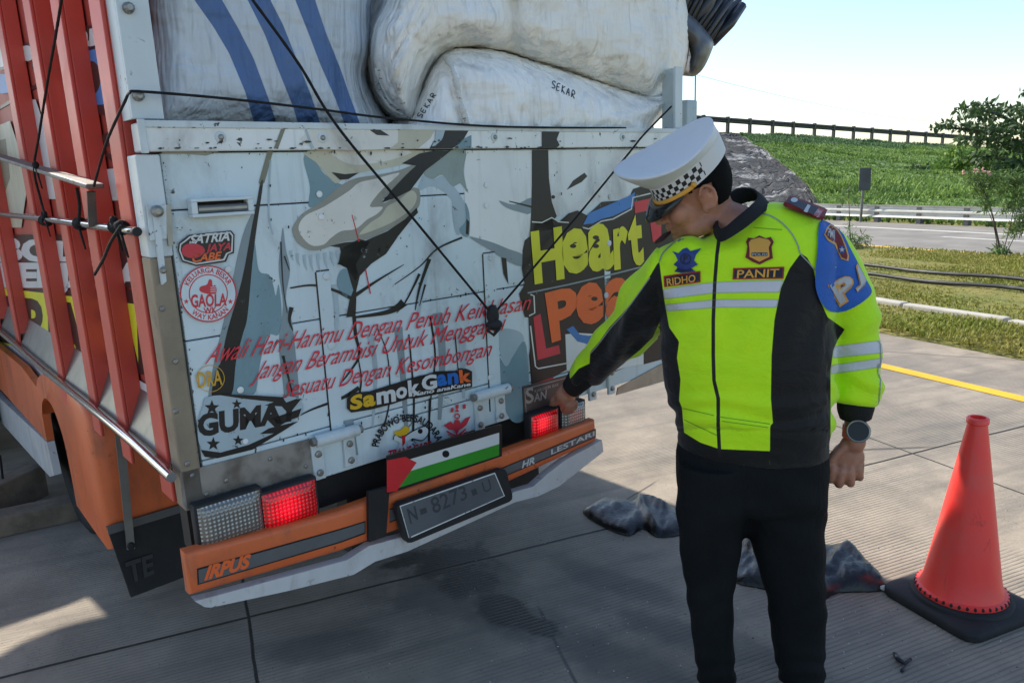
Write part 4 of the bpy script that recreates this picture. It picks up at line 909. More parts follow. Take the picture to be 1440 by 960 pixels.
# ropes
def rope(pts, r, label, knots=(), wraps=(), world=False):
    m = MB(); P = [t2w(p) if not world else Vector(p) for p in pts]; Q = crom([tuple(p) for p in P], 10, False) if len(P) > 2 else [tuple(P[0].lerp(P[1], k / 12)) for k in range(13)]
    m.tube(Q, [r * (1 + 0.06 * math.sin(i * 2.3)) for i in range(len(Q))], mROPE, 8)
    for k, s in knots: m.ell(t2w(k), (s, s * 0.8, s * 1.1), mROPE); m.tube([t2w(k) + Vector((0, 0, -0.01)), t2w(k) + Vector((0.02, -0.02, -0.06 - s))], [r, r * 0.6], mROPE, 7)
    for c, k in wraps:
        for j in range(k):
            y = c + (j - k / 2) * 0.013; m.tube([t2w((-1.022 + (0.0125 + r * 0.5) * math.cos(a), y + 0.004 * math.sin(a), 1.468 + (0.0125 + r * 0.5) * math.sin(a))) for a in np.linspace(0, 6.1, 14)], r * 0.9, mROPE, 6)
    o = m.build('rope', smooth=True); tag(o, label, 'rope'); return o
hk = TP(693, 443, -0.03)
rope([TP(330, -34, 0.02), TP(355, 0, -0.02), TP(420, 90, -0.035), TP(476, 180, -0.035), TP(585, 312, -0.03), hk], 0.0038, 'black rope running from the striped sack down to the hanging hook')
rope([hk, TP(800, 318, -0.03), TP(884, 216, -0.03), TP(905, 190, -0.035), TP(944, 150, -0.02)], 0.0036, 'black rope slanting up past the lettering to the rear post')
m = MB(); h0 = Vector(t2w(hk)); m.ell(h0 + Vector((0, 0, 0.0)), (0.02, 0.018, 0.034), mRUB); m.ell(h0 + Vector((0.004, -0.004, -0.03)), (0.026, 0.02, 0.018), mRUB); m.tube([h0 + Vector((0.0, -0.01, -0.02)), h0 + Vector((-0.018, -0.02, -0.045)), h0 + Vector((0.0, -0.02, -0.06)), h0 + Vector((0.02, -0.01, -0.04))], 0.006, mRUB, 8)
o = m.build('rope_hook', smooth=True); tag(o, 'black rubber hook where the two tailgate ropes meet', 'hook')
rope([SP(132, 262, -1.04), SP(150, 200, -1.03), SP(176, 142, -1.02), TP(182, 131, -0.03), TP(200, 129, -0.03), TP(320, 139, -0.035), TP(450, 154, -0.035), TP(545, 166, -0.04), TP(700, 178, -0.03), TP(880, 180, -0.02)], 0.0031, 'thin black rope stretched above the top rail round the post bolt')
rope([SP(88, -10, -1.03), SP(80, 40, -1.03), SP(66, 120, -1.03), SP(55, 190, -1.04), SP(48, 238, -1.05), SP(57, 280, -1.04), SP(63, 302, -1.045)], 0.0036, 'black rope down the stakes to the upper chrome rail', [(SP(62, 301, -1.03), 0.010), (SP(50, 232, -1.05), 0.010)], [(SP(62, 301, -1.022).y, 5)])
rope([SP(108, 264, -1.04), SP(112, 290, -1.04), SP(110, 315, -1.045)], 0.0042, 'short black rope between the lash bar and the rail', [(SP(110, 314, -1.03), 0.009)], [(SP(112, 314, -1.022).y, 3)])
rope([SP(170, 318, -1.04), SP(156, 340, -1.05), SP(145, 365, -1.045), SP(133, 386, -1.04)], 0.0038, 'loose black rope end hanging below the rail knot', [(SP(168, 318, -1.03), 0.011), (SP(160, 310, -1.03), 0.010)], [(SP(166, 318, -1.022).y, 6)])

# sacks and a tarpaulin roll added out of view to shade the truck's flank
for i, (y, z, h) in enumerate([(3.75, 0.34, 0.34), (3.8, 1.0, 0.34), (3.75, 1.62, 0.3), (4.75, 0.34, 0.34), (4.8, 1.0, 0.34), (4.7, 1.62, 0.3)]):
    bm = bmesh.new(); bmesh.ops.create_uvsphere(bm, u_segments=32, v_segments=20, radius=1)
    for v in bm.verts: v.co = Vector([math.copysign(abs(a) ** 0.5, a) for a in v.co]) * (1 + 0.04 * noise.noise(v.co * 2 + Vector((i * 7, 0, 0))))
    m = MB(); m.bm(bm, mSACKF, Matrix.Translation(t2w((-1.5, y, z))) @ Matrix.Rotation(TROT, 4, 'Z') @ Matrix.Diagonal((0.5, 0.36, h, 1)))
    o = m.build('sack', smooth=True); tag(o, 'plain sack added out of view beside the cab for shade', 'sack', 'sacks added beside the cab for shade')
mSHADETARP = paint('blue tarpaulin', (44, 70, 110), 0.5, var=0.12, bump=0.4, bscale=20)
m = MB(); m.tube([t2w((-1.45, 3.55, z)) + Vector((0.02 * math.sin(z * 9), 0.02 * math.cos(z * 7), 0)) for z in np.linspace(2.5, 3.8, 14)], 0.40, mSHADETARP, 20); m.tube([t2w((-1.13, 3.55, z)) for z in np.linspace(1.7, 3.8, 10)], 0.12, mSHADETARP, 14); o = m.build('shade_tarpaulin', smooth=True); tag(o, 'rolled blue tarpaulin added out of view near the cab for shade', 'tarpaulin')
# ================================================================== ground, roads, verge, embankment
RV = np.array([-0.4327, 0.9015, 0]); RP = np.array([0.9015, 0.4327, 0])
def rb(a, b, z=0.0): return Vector(RV * a + RP * b + np.array([0, 0, z]))
def ab(p): p = np.asarray(p, float); return p @ RV, p @ RP
bEDGE = (ab(GP(1237, 469))[1] + ab(GP(1412, 500))[1]) / 2
bLINE = ab(GP(1240, 515))[1]; bDRAIN = ab(GP(1330, 445))[1]; bF0 = ab(GP(1330, 355))[1]; bF1 = ab(GP(1330, 320))[1]; bRAIL = ab(GP(1290, 315))[1]; bTOE = bRAIL + 2.2
print('b', bEDGE, bLINE, bDRAIN, bF0, bF1, bRAIL)

# concrete with tined grooves, joints, an oil spill and dirt
mCONC, t, b = new_mat('tined concrete'); co = t.coord()
def dotv(v, d): 
    n = t.node('ShaderNodeVectorMath', operation='DOT_PRODUCT'); t.set(n, 0, v); n.inputs[1].default_value = tuple(d); return n.outputs['Value']
wob = t.node('ShaderNodeVectorMath', operation='ADD'); nn = t.node('ShaderNodeTexNoise', i_Vector=co, i_Scale=2.2, i_Detail=5.0)
sc_ = t.node('ShaderNodeVectorMath', operation='SCALE'); t.set(sc_, 0, nn.outputs['Color']); sc_.inputs['Scale'].default_value = 0.022
t.set(wob, 0, co); t.set(wob, 1, sc_.outputs[0]); pw = wob.outputs[0]
AL = (-0.385, 0.923, 0); AC = (0.923, 0.385, 0)
la = dotv(pw, AL); lb = dotv(pw, AC); la0 = dotv(co, AL)
def joint(c, at, period, w):
    d = t.math('ABSOLUTE', t.math('SUBTRACT', t.math('PINGPONG', t.math('ADD', c, -at + 100 * period), period / 2), 0.0)); return t.ramp(d, w, w * 2.2, 1, 0)
j1 = joint(la, 2.69, 5.0, 0.004); j2 = joint(lb, 0.035, 3.42, 0.0032); J = t.math('MAXIMUM', j1, j2)
n_big = t.noise(co, 0.55, 6, 0.6); n_mid = t.noise(co, 3.5, 8, 0.65, 0.3); n_fine = t.noise(co, 55, 8, 0.7); n_pat = t.noise(t.mapping(co, (1, 1, 1), (0, 0, 1.17)), 1.6, 4)
tine = t.math('SINE', t.math('MULTIPLY', t.math('ADD', la0, t.math('MULTIPLY', n_mid, 0.012)), 2 * math.pi / 0.0185))
tfade = t.ramp(t.noise(co, 1.1, 5, 0.6), 0.36, 0.6)
tine = t.math('MULTIPLY', t.ramp(tine, -1.0, 0.1, 0, 1), tfade); tine_h = t.math('ADD', tine, t.math('MULTIPLY', n_fine, 1.1))
col = t.mix(t.ramp(n_mid, 0.25, 0.75), lin((136, 126, 112)), lin((172, 159, 141)))
col = t.mix(t.ramp(n_big, 0.35, 0.7, 0, 0.6), col, lin((112, 109, 103)))
strk = t.noise(t.mapping(co, (1, 1, 1), (0, 0, -0.395), (0, 0, 0)), 1.0, 6, 0.6); 
stk = t.noise(t.node('ShaderNodeCombineXYZ', i_0=t.math('MULTIPLY', lb, 0.7), i_1=t.math('MULTIPLY', la, 7.0), i_2=0.0).outputs[0], 1.0, 6, 0.65)
col = t.mix(t.ramp(stk, 0.46, 0.7, 0, 0.5), col, lin((98, 95, 90)))
col = t.mix(t.math('MULTIPLY', t.ramp(tine, 0.0, 0.75, 1, 0), t.math('MULTIPLY', tfade, 0.36)), col, lin((84, 82, 79)))
col = t.mix(t.ramp(n_fine, 0.62, 0.74, 0, 0.6), col, lin((92, 90, 87)))
pits = t.voro(co, 48.0); col = t.mix(t.math('MULTIPLY', t.ramp(pits, 0.08, 0.16, 1, 0), t.ramp(n_pat, 0.42, 0.56, 0, 0.9)), col, lin((84, 82, 79)))
def blob(px, py, rx, ry, ang, lo=0.5, hi=0.92):
    c = GP(px, py); mp = t.node('ShaderNodeMapping', vector_type='TEXTURE'); t.set(mp, 'Vector', co); mp.inputs['Location'].default_value = (c.x, c.y, 0); mp.inputs['Rotation'].default_value = (0, 0, ang); mp.inputs['Scale'].default_value = (rx, ry, 1)
    ln = t.node('ShaderNodeVectorMath', operation='LENGTH'); t.set(ln, 0, mp.outputs[0]); d = t.math('ADD', ln.outputs['Value'], t.math('MULTIPLY', t.math('SUBTRACT', t.noise(co, 3.6, 8, 0.66), 0.5), 2.0)); return t.ramp(d, lo, hi, 1, 0)
oil = blob(622, 790, 0.26, 0.2, 0.2)
for q in [(655, 820, 0.22, 0.14, -0.7), (700, 850, 0.2, 0.10, -0.75), (760, 880, 0.16, 0.06, -0.75), (575, 790, 0.14, 0.07, 0.3)]: oil = t.math('MAXIMUM', oil, blob(*q))
damp = blob(640, 820, 0.42, 0.26, -0.5, 0.6, 1.05)
for q in [(800, 900, 0.5, 0.13, -0.75), (870, 820, 0.45, 0.10, -0.7), (470, 905, 0.3, 0.1, 0.2), (1000, 900, 0.5, 0.1, -0.6)]: damp = t.math('MAXIMUM', damp, blob(*q, 0.4, 1.1))
pale = blob(700, 845, 0.12, 0.05, -0.7, 0.5, 1.0)
col = t.mix(t.math('MULTIPLY', damp, 0.5), col, lin((72, 72, 71))); col = t.mix(t.math('MULTIPLY', oil, 0.85), col, lin((28, 27, 26)))
ck = t.voro(t.mapping(pw, (1, 1, 1), (0, 0, 0.5), (3.1, 1.7, 0)), 0.42, 'DISTANCE_TO_EDGE'); ckm = t.math('MULTIPLY', t.ramp(ck, 0.0012, 0.0035, 1, 0), t.ramp(t.noise(co, 0.8, 3), 0.5, 0.58)); col = t.mix(t.math('MULTIPLY', ckm, 0.75), col, lin((60, 57, 54)))
col = t.mix(J, col, lin((38, 36, 34)))
t.set(b, 'Base Color', col); t.set(b, 'Roughness', t.math('SUBTRACT', 0.82, t.math('MULTIPLY', oil, 0.2))); 
nb = t.bump(tine_h, 0.55, 0.006); nb = t.bump(J, 0.8, -0.01, nb); t.set(b, 'Normal', nb)

mASPH, t, b = new_mat('far asphalt'); co = t.coord(); n1 = t.noise(t.mapping(co, (1, 1, 1), (0, 0, 0)), 1.5, 6)
t.set(b, 'Base Color', t.mix(t.ramp(n1, 0.3, 0.7), lin((118, 114, 108)), lin((138, 134, 126)))); b.inputs['Roughness'].default_value = 0.85; t.set(b, 'Normal', t.bump(t.noise(co, 40, 4), 0.4, 0.01))
mEARTH, t, b = new_mat('grassy earth'); co = t.coord(); n1 = t.noise(co, 0.9, 8, 0.65); n2 = t.noise(co, 9, 6, 0.7)
c_ = t.mix(t.ramp(n1, 0.35, 0.65), lin((108, 112, 48)), lin((136, 126, 66))); c_ = t.mix(t.ramp(n2, 0.5, 0.72, 0, 0.7), c_, lin((82, 92, 42)))
t.set(b, 'Base Color', c_); b.inputs['Roughness'].default_value = 0.95; t.set(b, 'Normal', t.bump(n2, 0.9, 0.05))
mSLOPE, t, b = new_mat('slope vegetation'); co = t.coord(); n1 = t.noise(co, 0.22, 6, 0.6); n2 = t.noise(co, 1.6, 7, 0.7)
c_ = t.mix(t.ramp(n1, 0.35, 0.65), lin((94, 122, 66)), lin((120, 148, 76))); c_ = t.mix(t.ramp(n2, 0.45, 0.7, 0, 0.7), c_, lin((62, 92, 46)))
t.set(b, 'Base Color', c_); b.inputs['Roughness'].default_value = 0.95; t.set(b, 'Normal', t.bump(n2, 1.0, 0.3))
def grid(name, rows, mat, smooth=True, kind='structure'):
    n, k = len(rows), len(rows[0]); m = MB(); m.add([p for r in rows for p in r], [[i * k + j, i * k + j + 1, (i + 1) * k + j + 1, (i + 1) * k + j] for i in range(n - 1) for j in range(k - 1)], mat)
    o = m.build(name, smooth=smooth, fix=False); o['kind'] = kind; return o
bmv = MB(); bmv.add([(-900, -900, -0.03), (900, -900, -0.03), (900, 900, -0.03), (-900, 900, -0.03)], [(0, 1, 2, 3)], mEARTH); o = bmv.build('ground'); o['kind'] = 'structure'
m = MB(); m.add([rb(-60, -16), rb(-60, bEDGE), rb(240, bEDGE), rb(240, -16)], [(0, 1, 2, 3)], mCONC); o = m.build('road'); o['kind'] = 'structure'
mYLN = paint('yellow road paint', (220, 170, 36), 0.7, var=0.1, scale=3, dirt=0.5, dirtcol=(150, 140, 110)); mWLN = paint('white road paint', (196, 194, 186), 0.7, var=0.1, scale=3, dirt=0.5, dirtcol=(140, 138, 130))
m = MB(); m.add([rb(-60, bLINE - 0.05, 0.004), rb(-60, bLINE + 0.07, 0.004), rb(240, bLINE + 0.07, 0.004), rb(240, bLINE - 0.05, 0.004)], [(0, 1, 2, 3)], mYLN); o = m.build('road_edge_line'); o['kind'] = 'structure'
# verge between the two carriageways, gently uneven
rows = []
for i in range(90):
    a = -10 + i * 0.9
    rows.append([rb(a, bEDGE + 0.02 + (bF0 - bEDGE - 0.04) * j / 40, (0.02 + 0.06 * (0.5 + nz((a, j * 0.4), 0.35)) + 0.02 * nz((a, j * 0.4), 1.7)) * min(1, j / 2, (40 - j) / 3) - 0.002) for j in range(41)])
grid('verge', rows, mEARTH)
m = MB(); m.add([rb(-60, bF0, 0.0), rb(-60, bF1 + 0.6, 0.0), rb(260, bF1 + 0.6, 0.0), rb(260, bF0, 0.0)], [(0, 1, 2, 3)], mASPH); o = m.build('far_road'); o['kind'] = 'structure'
m = MB()
m.add([rb(-60, bF0 + 0.05, 0.004), rb(-60, bF0 + 0.22, 0.004), rb(260, bF0 + 0.22, 0.004), rb(260, bF0 + 0.05, 0.004)], [(0, 1, 2, 3)], mYLN)
bm_ = ab(GP(1400, 338))[1]; bw_ = ab(GP(1330, 326))[1]
m.add([rb(-60, bw_, 0.004), rb(-60, bw_ + 0.2, 0.004), rb(260, bw_ + 0.2, 0.004), rb(260, bw_, 0.004)], [(0, 1, 2, 3)], mWLN)
a0_ = ab(GP(1308, 335))[0]
for k in range(-4, 14): a = a0_ + k * 11 - 5; m.add([rb(a, bm_, 0.004), rb(a, bm_ + 0.14, 0.004), rb(a + 5, bm_ + 0.14, 0.004), rb(a + 5, bm_, 0.004)], [(0, 1, 2, 3)], mWLN)
o = m.build('far_road_markings'); o['kind'] = 'structure'
# broken concrete edge of the drain
mDRN = paint('pale drain concrete', (180, 176, 166), 0.85, var=0.12, scale=3, dirt=0.5, dirtcol=(120, 116, 90), bump=0.4, bscale=30)
m = MB(); a = -8.0
while a < 40:
    L = 0.6 + rng.random() * 0.5; z = 0.03 + 0.03 * rng.random(); q = bDRAIN + 0.03 * rng.standard_normal(); m.beam(rb(a, q, z), rb(a + L - 0.02, q + 0.02 * rng.standard_normal(), z), 0.09 + 0.05 * rng.random(), 0.06, mDRN, bev=0.015); a += L
o = m.build('drain_edge'); tag(o, 'low broken strip of pale concrete crossing the dry grass', 'kerb')

# ---- embankment
CL, CR = DP(985, 184, 52), DP(1350, 206, 68); CD = CR - CL
def crest(s): return CL + CD * s
def toe(s):
    c = crest(s); d = Vector((c.x, c.y, 0)).normalized(); k = bTOE / (d.x * RP[0] + d.y * RP[1]); return Vector((d.x * k, d.y * k, 0.0))
def slope_pt(s, u):
    a, c = toe(s), crest(s); p = a.lerp(c, u); p.z = a.z + (c.z - a.z) * (u ** 0.9) + 0.25 * noise.noise(p * 0.25) * min(1, 4 * u, 4 * (1 - u)) + 0.1 * noise.noise(p * 0.9) * min(1, 4 * u, 4 * (1 - u)); return p
SG = lambda u: 0.115 + (0.42 - 0.115) * (1 - u) ** 1.35      # where grass gives way to stone, by height
rows = []
for i in range(61):
    u = i / 60; rows.append([slope_pt(SG(u) + (3.2 - SG(u)) * (j / 110) ** 1.15, u) for j in range(111)])
grid('embankment', rows, mSLOPE)
rows = [[crest(s) , crest(s) + Vector((4, 7, 0)), crest(s) + Vector((8, 14, -3)), crest(s) + Vector((16, 28, -6))] for s in np.linspace(-0.35, 3.2, 12)]
grid('embankment_top', rows, mSLOPE)
mSTONE, t, b = new_mat('mortared stone'); co = t.coord(); v1 = t.voro(t.mapping(co, (1, 1, 1.6)), 1.1, 'DISTANCE_TO_EDGE'); n1 = t.noise(co, 0.7, 8, 0.7, 1.0); n2 = t.noise(co, 4, 6, 0.7)
c_ = t.mix(t.ramp(n1, 0.4, 0.62), lin((42, 44, 46)), lin((64, 65, 66))); c_ = t.mix(t.ramp(n2, 0.35, 0.7, 0, 0.6), c_, lin((34, 36, 36)))
n3 = t.noise(t.mapping(co, (1, 1, 1.5), (0.2, 0, 0.9)), 0.5, 9, 0.7, 0.7); c_ = t.mix(t.ramp(n3, 0.54, 0.6, 0, 0.9), c_, lin((150, 152, 152)))
t.set(b, 'Base Color', c_); b.inputs['Roughness'].default_value = 0.9; t.set(b, 'Normal', t.bump(t.math('ADD', t.ramp(v1, 0, 0.12), t.math('MULTIPLY', n2, 0.7)), 0.7, 0.3))
rows = []
for i in range(31):
    u = i / 30; rows.append([slope_pt(-0.35 + (SG(u) + 0.35) * (1 - (1 - j / 60) ** 1.6), u) + Vector((0, 0, 0.12 * noise.noise(Vector((j * 0.7, i * 0.7, 3))))) for j in range(61)])
o = grid('stone_slope', rows, mSTONE)
# ================================================================== guard rails, sign, wires, pipes
mGALV = paint('galvanised rail', (196, 196, 190), 0.4, 0.15, var=0.1, scale=1.5, dirt=0.3, dirtcol=(120, 116, 108)); mGPOST = paint('galvanised post', (112, 112, 108), 0.6, 0.3, var=0.15)
mDRAIL = paint('dull old rail', (76, 73, 68), 0.6, 0.3, var=0.15)
def wbeam(m, a, b, h, mat):
    """double-wave barrier beam between two points"""
    a = Vector(a); b = Vector(b); d = (b - a).normalized(); n = Vector((d.y, -d.x, 0)).normalized(); pr = [(0.0, 0.0), (0.02, 0.02), (0.08, 0.06), (0.08, 0.10), (0.02, 0.14), (0.02, 0.17), (0.08, 0.21), (0.08, 0.25), (0.02, 0.29), (0.0, 0.31)]
    k = h / 0.31; pr = [(x, z * k) for x, z in pr]; pr += [(x - 0.006, z) for x, z in pr[::-1]]
    q = len(pr); vs = [p + n * x + Vector((0, 0, z)) for p in (a, b) for x, z in pr]; m.add(vs, [[i, (i + 1) % q, q + (i + 1) % q, q + i] for i in range(q)], mat)
r1 = empty('guard_rail', tuple(rb(20, bRAIL))); tag(r1, 'bright steel guard rail along the far road below the slope', 'guard rail'); inv = Vector(r1.location)
p0, p1 = ab(GP(1223, 313)), ab(GP(1288, 315)); da = abs(p1[0] - p0[0]); print('post gap', da)
ztop = (DP(1290, 289, GP(1290, 315).y)).z; m = MB(); wbeam(m, rb(-40, bRAIL, ztop - 0.31) - inv, rb(150, bRAIL, ztop - 0.31) - inv, 0.31, mGALV); m.build('beam', r1, auto=40)
pm = None
for k in range(-6, 22):
    a = p0[0] + k * da; m = MB(); m.box((-0.07, -0.06, 0), (0.07, 0.06, ztop - 0.04), mGPOST)
    if pm is None: pm = m.build('post', r1)
    else: pm = pm.copy(); C.objects.link(pm); pm.parent = r1
    pm.location = rb(a, bRAIL + 0.12) - inv; pm.rotation_euler = (0, 0, math.atan2(RP[1], RP[0]))
r2 = empty('guard_rail', tuple(crest(0))); tag(r2, 'dull dark guard rail along the top of the embankment', 'guard rail'); inv = Vector(r2.location)
def rpt(x, f=0.0):  # along the crest by photo column
    s = 0.0
    d = wray(x, 190); n_ = Vector((d[1], -d[0], 0)); s = -(CL.dot(n_)) / CD.dot(n_); return s
xs = [989, 1023, 1054, 1086, 1115, 1145, 1172, 1200, 1226, 1252, 1277, 1302, 1326, 1350, 1373]
ss = [rpt(x) for x in xs]; g0 = ss[1] - ss[0]; ss = [ss[0] - g0 * k for k in range(3, 0, -1)] + ss + [ss[-1] + g0 * k for k in range(1, 16)]
hz = 0.98; m = MB(); wbeam(m, crest(ss[0]) + Vector((0, 0, hz - 0.36)) - inv, crest(ss[-1]) + Vector((0, 0, hz - 0.36)) - inv, 0.36, mDRAIL); m.build('beam', r2, auto=40)
pm = None
for s in ss:
    if pm is None: m = MB(); m.box((-0.1, -0.09, -0.4), (0.1, 0.09, hz + 0.06), mDRAIL); pm = m.build('post', r2)
    else: pm = pm.copy(); C.objects.link(pm); pm.parent = r2
    pm.location = crest(s) - inv; pm.rotation_euler = (0, 0, math.atan2(CD.y, CD.x))
# sign seen from behind
q = GP(1210, 312); sg = empty('road_sign', tuple(q)); tag(sg, 'small grey back of a road sign on a thin pole behind the guard rail', 'sign')
mSIGN = paint('dull sign back', (74, 78, 80), 0.6, 0.3, var=0.15)
top = DP(1216, 236, q.y) - q; w = 0.15; m = MB(); m.tube([(0, 0, 0), (top.x * 0.97, 0, top.z)], 0.035, mGPOST, 10); m.build('pole', sg)
zc = top.z; zl = (DP(1214, 268, q.y) - q).z; m = MB(); m.box((top.x - w, -0.06, zl), (top.x + w, -0.045, zc), mSIGN, 0.004); m.box((top.x - w * 0.9, -0.044, zl + 0.1), (top.x + w * 0.9, -0.03, zl + 0.14), mGPOST); m.box((top.x - w * 0.9, -0.044, zc - 0.14), (top.x + w * 0.9, -0.03, zc - 0.1), mGPOST); m.build('sign_plate', sg)
# overhead wire
mWIRE = paint('wire', (150, 156, 162), 0.7, var=0.05); A_, B_ = DP(900, 84, 60), DP(1330, 172, 130); m = MB(); m.tube([A_.lerp(B_, k / 20) - Vector((0, 0, 0.9 * (1 - (2 * k / 20 - 1) ** 2))) for k in range(21)], 0.018, mWIRE, 6); o = m.build('power_line'); tag(o, 'thin overhead wire crossing the pale sky', 'wire')
# two pipes lying on the verge
mPIPE = paint('dark pipe', (46, 46, 46), 0.35, var=0.2, scale=3, dirt=0.4, dirtcol=(120, 116, 104))
for (p, q, lab) in [((1205, 372), (1440, 394), 'dark pipe lying on the verge nearer the far road'), ((1205, 384), (1440, 408), 'dark pipe lying on the verge nearer the cone')]:
    a, c = GP(*p, 0.10), GP(*q, 0.10); d = (c - a); m = MB(); P = [a + d * (-3 + 7 * k / 60) + Vector((0.02 * math.sin(k), 0.02 * math.cos(k * 1.3), 0.012 * math.sin(k * 0.8))) for k in range(61)]; m.tube(P, 0.024, mPIPE, 12); o = m.build('pipe', smooth=True); tag(o, lab, 'pipe')

# ================================================================== grass and plants
def leafmat(name, cols, trans=0.25, rough=0.55):
    m, t, b = new_mat(name); co = t.coord(); n1 = t.noise(co, 0.8, 4); g = t.node('ShaderNodeNewGeometry').outputs['Random Per Island']
    c = t.mix(g, lin(cols[0]), lin(cols[1])); c = t.mix(t.ramp(n1, 0.35, 0.65, 0, 0.7), c, lin(cols[2])); t.set(b, 'Base Color', c); b.inputs['Roughness'].default_value = rough; b.inputs['Specular IOR Level'].default_value = 0.3
    tr = t.node('ShaderNodeBsdfTranslucent'); t.set(tr, 'Color', c); mx = t.node('ShaderNodeMixShader'); mx.inputs[0].default_value = trans; out = m.node_tree.nodes['Material Output']
    t.l.new(b.outputs[0], mx.inputs[1]); t.l.new(tr.outputs[0], mx.inputs[2]); t.l.new(mx.outputs[0], out.inputs['Surface']); return m
def blades(name, pts, hgt, wid, nb, mat, lean=0.6, droop=0.4, kind='stuff', label=None):
    """tufts of narrow bent blades as one mesh"""
    P = np.asarray(pts, float); N = len(P) * nb; P = np.repeat(P, nb, 0); h = np.repeat(np.broadcast_to(hgt, len(pts)), nb) * rng.uniform(0.5, 1.1, N); an = rng.uniform(0, 2 * np.pi, N); ln = rng.uniform(0.1, lean, N)
    d = np.stack([np.cos(an), np.sin(an), np.zeros(N)], -1); s = np.stack([-np.sin(an), np.cos(an), np.zeros(N)], -1) * (wid * rng.uniform(0.6, 1.3, N))[:, None]; up = np.array([0, 0, 1.0])
    b = P + d * (0.15 * h)[:, None] * rng.uniform(0, 1, N)[:, None]; mid = b + d * (h * ln * 0.45)[:, None] + up * (h * 0.62)[:, None]; tip = b + d * (h * ln * 1.1)[:, None] + up * (h * (1.0 - droop * ln))[:, None]
    Vv = np.stack([b - s * 0.6, b + s * 0.6, mid + s, mid - s, tip], 1).reshape(-1, 3); k = np.arange(N) * 5
    me = bpy.data.meshes.new(name); F = [[a, a + 1, a + 2, a + 3] for a in k] + [[a + 3, a + 2, a + 4] for a in k]; me.from_pydata(Vv.tolist(), [], F); me.materials.append(mat); me.update()
    o = mesh_obj(name, me, smooth=False); 
    if kind: o['kind'] = kind
    if label: o['label'] = label
    return o
mGRD = leafmat('dry verge grass', [(140, 142, 58), (116, 130, 48), (156, 146, 80)], 0.3); mGRG = leafmat('slope grass', [(114, 144, 72), (144, 170, 84), (88, 120, 66)], 0.3); mGRU = leafmat('upper slope growth', [(86, 118, 76), (102, 134, 82), (76, 106, 72)], 0.25)  # slope colours are paled and greyed to put haze into them
pts = []
while len(pts) < 15000:
    a = rng.uniform(-4, 26); q = rng.uniform(bEDGE, bF0); p = rb(a, q)
    if p.y < 2: continue
    px = PX(np.array(p)); 
    if px[0] < 1000 or px[0] > 1560 or abs(q - bDRAIN) < 0.12: continue
    e = nz((a, q), 0.5, 5)
    if rng.random() < 0.35 + 0.6 * e + (0.35 if q < bDRAIN else 0): pts.append((p.x, p.y, 0.03))
P_ = np.array(pts); hh = 0.05 + 0.05 * np.clip(np.array([nz(p, 0.8, 2) for p in pts]), 0, 1) * 2
blades('verge_grass', pts, hh, 0.006, 3, mGRD, 0.9, label='short dry grass on the verge')
pts = []; hh = []
for k in range(19000):
    u = rng.random() ** 0.8; s = SG(u) + 0.005 + rng.random() ** 1.1 * 1.75; p = slope_pt(s, u); pts.append(tuple(p - Vector((0, 0, 0.05)))); hh.append(0.2 + 0.5 * max(0, nz(p, 0.3, 4)))
for k in range(2500): a = rng.uniform(5, 60); q = rng.uniform(bF1 + 0.7, bTOE + 0.5); p = rb(a, q, -0.02); pts.append(tuple(p)); hh.append(0.22)
hh = np.array(hh); pa = np.array(pts); upz = np.array([p[2] + 1.1 * nz(p, 0.12, 8) > 2.5 for p in pts])  # plants above a wavering height get the darker colours
blades('slope_grass', pa[~upz], hh[~upz], 0.02, 8, mGRG, 1.0, 0.5, label='lush green growth covering the embankment')
blades('upper_slope_growth', pa[upz], hh[upz], 0.02, 8, mGRU, 1.0, 0.5, label='darker growth along the upper embankment')
def leafcloud(m, blobs, size, mat, asp=2.2, seed=1, droop=0.3):
    """leaf-sized faces spread through ellipsoidal clumps: blobs = (centre, radii, count)"""
    r = np.random.default_rng(seed); i0 = m.m(mat)
    for c, rad, n in blobs:
        d = r.standard_normal((n, 3)); d /= np.linalg.norm(d, axis=1)[:, None]; R = r.random(n) ** 0.45; P = np.array(c) + d * R[:, None] * np.array(rad)
        for p in P:
            e1 = r.standard_normal(3); e1[2] -= droop; e1 /= np.linalg.norm(e1); e2 = np.cross(e1, r.standard_normal(3)); e2 /= np.linalg.norm(e2); L = size * r.uniform(0.6, 1.25); k = len(m.v)
            m.v += [tuple(p), tuple(p + e1 * L * 0.5 + e2 * L / asp * 0.5), tuple(p + e1 * L), tuple(p + e1 * L * 0.5 - e2 * L / asp * 0.5)]; m.f.append([k, k + 1, k + 2, k + 3]); m.mi.append(i0)
mBARK = paint('bark', (84, 74, 62), 0.9, var=0.25, scale=6, bump=0.6)
mLF1 = leafmat('dark tree leaves', [(66, 88, 56), (88, 112, 64), (58, 76, 54)], 0.25); mLF2 = leafmat('bush leaves', [(90, 124, 54), (132, 158, 72), (72, 104, 54)], 0.3); mLF3 = leafmat('oleander leaves', [(88, 116, 62), (118, 142, 76), (74, 100, 58)], 0.25)
mPINK = paint('pink blossom', (200, 150, 142), 0.6, var=0.1)
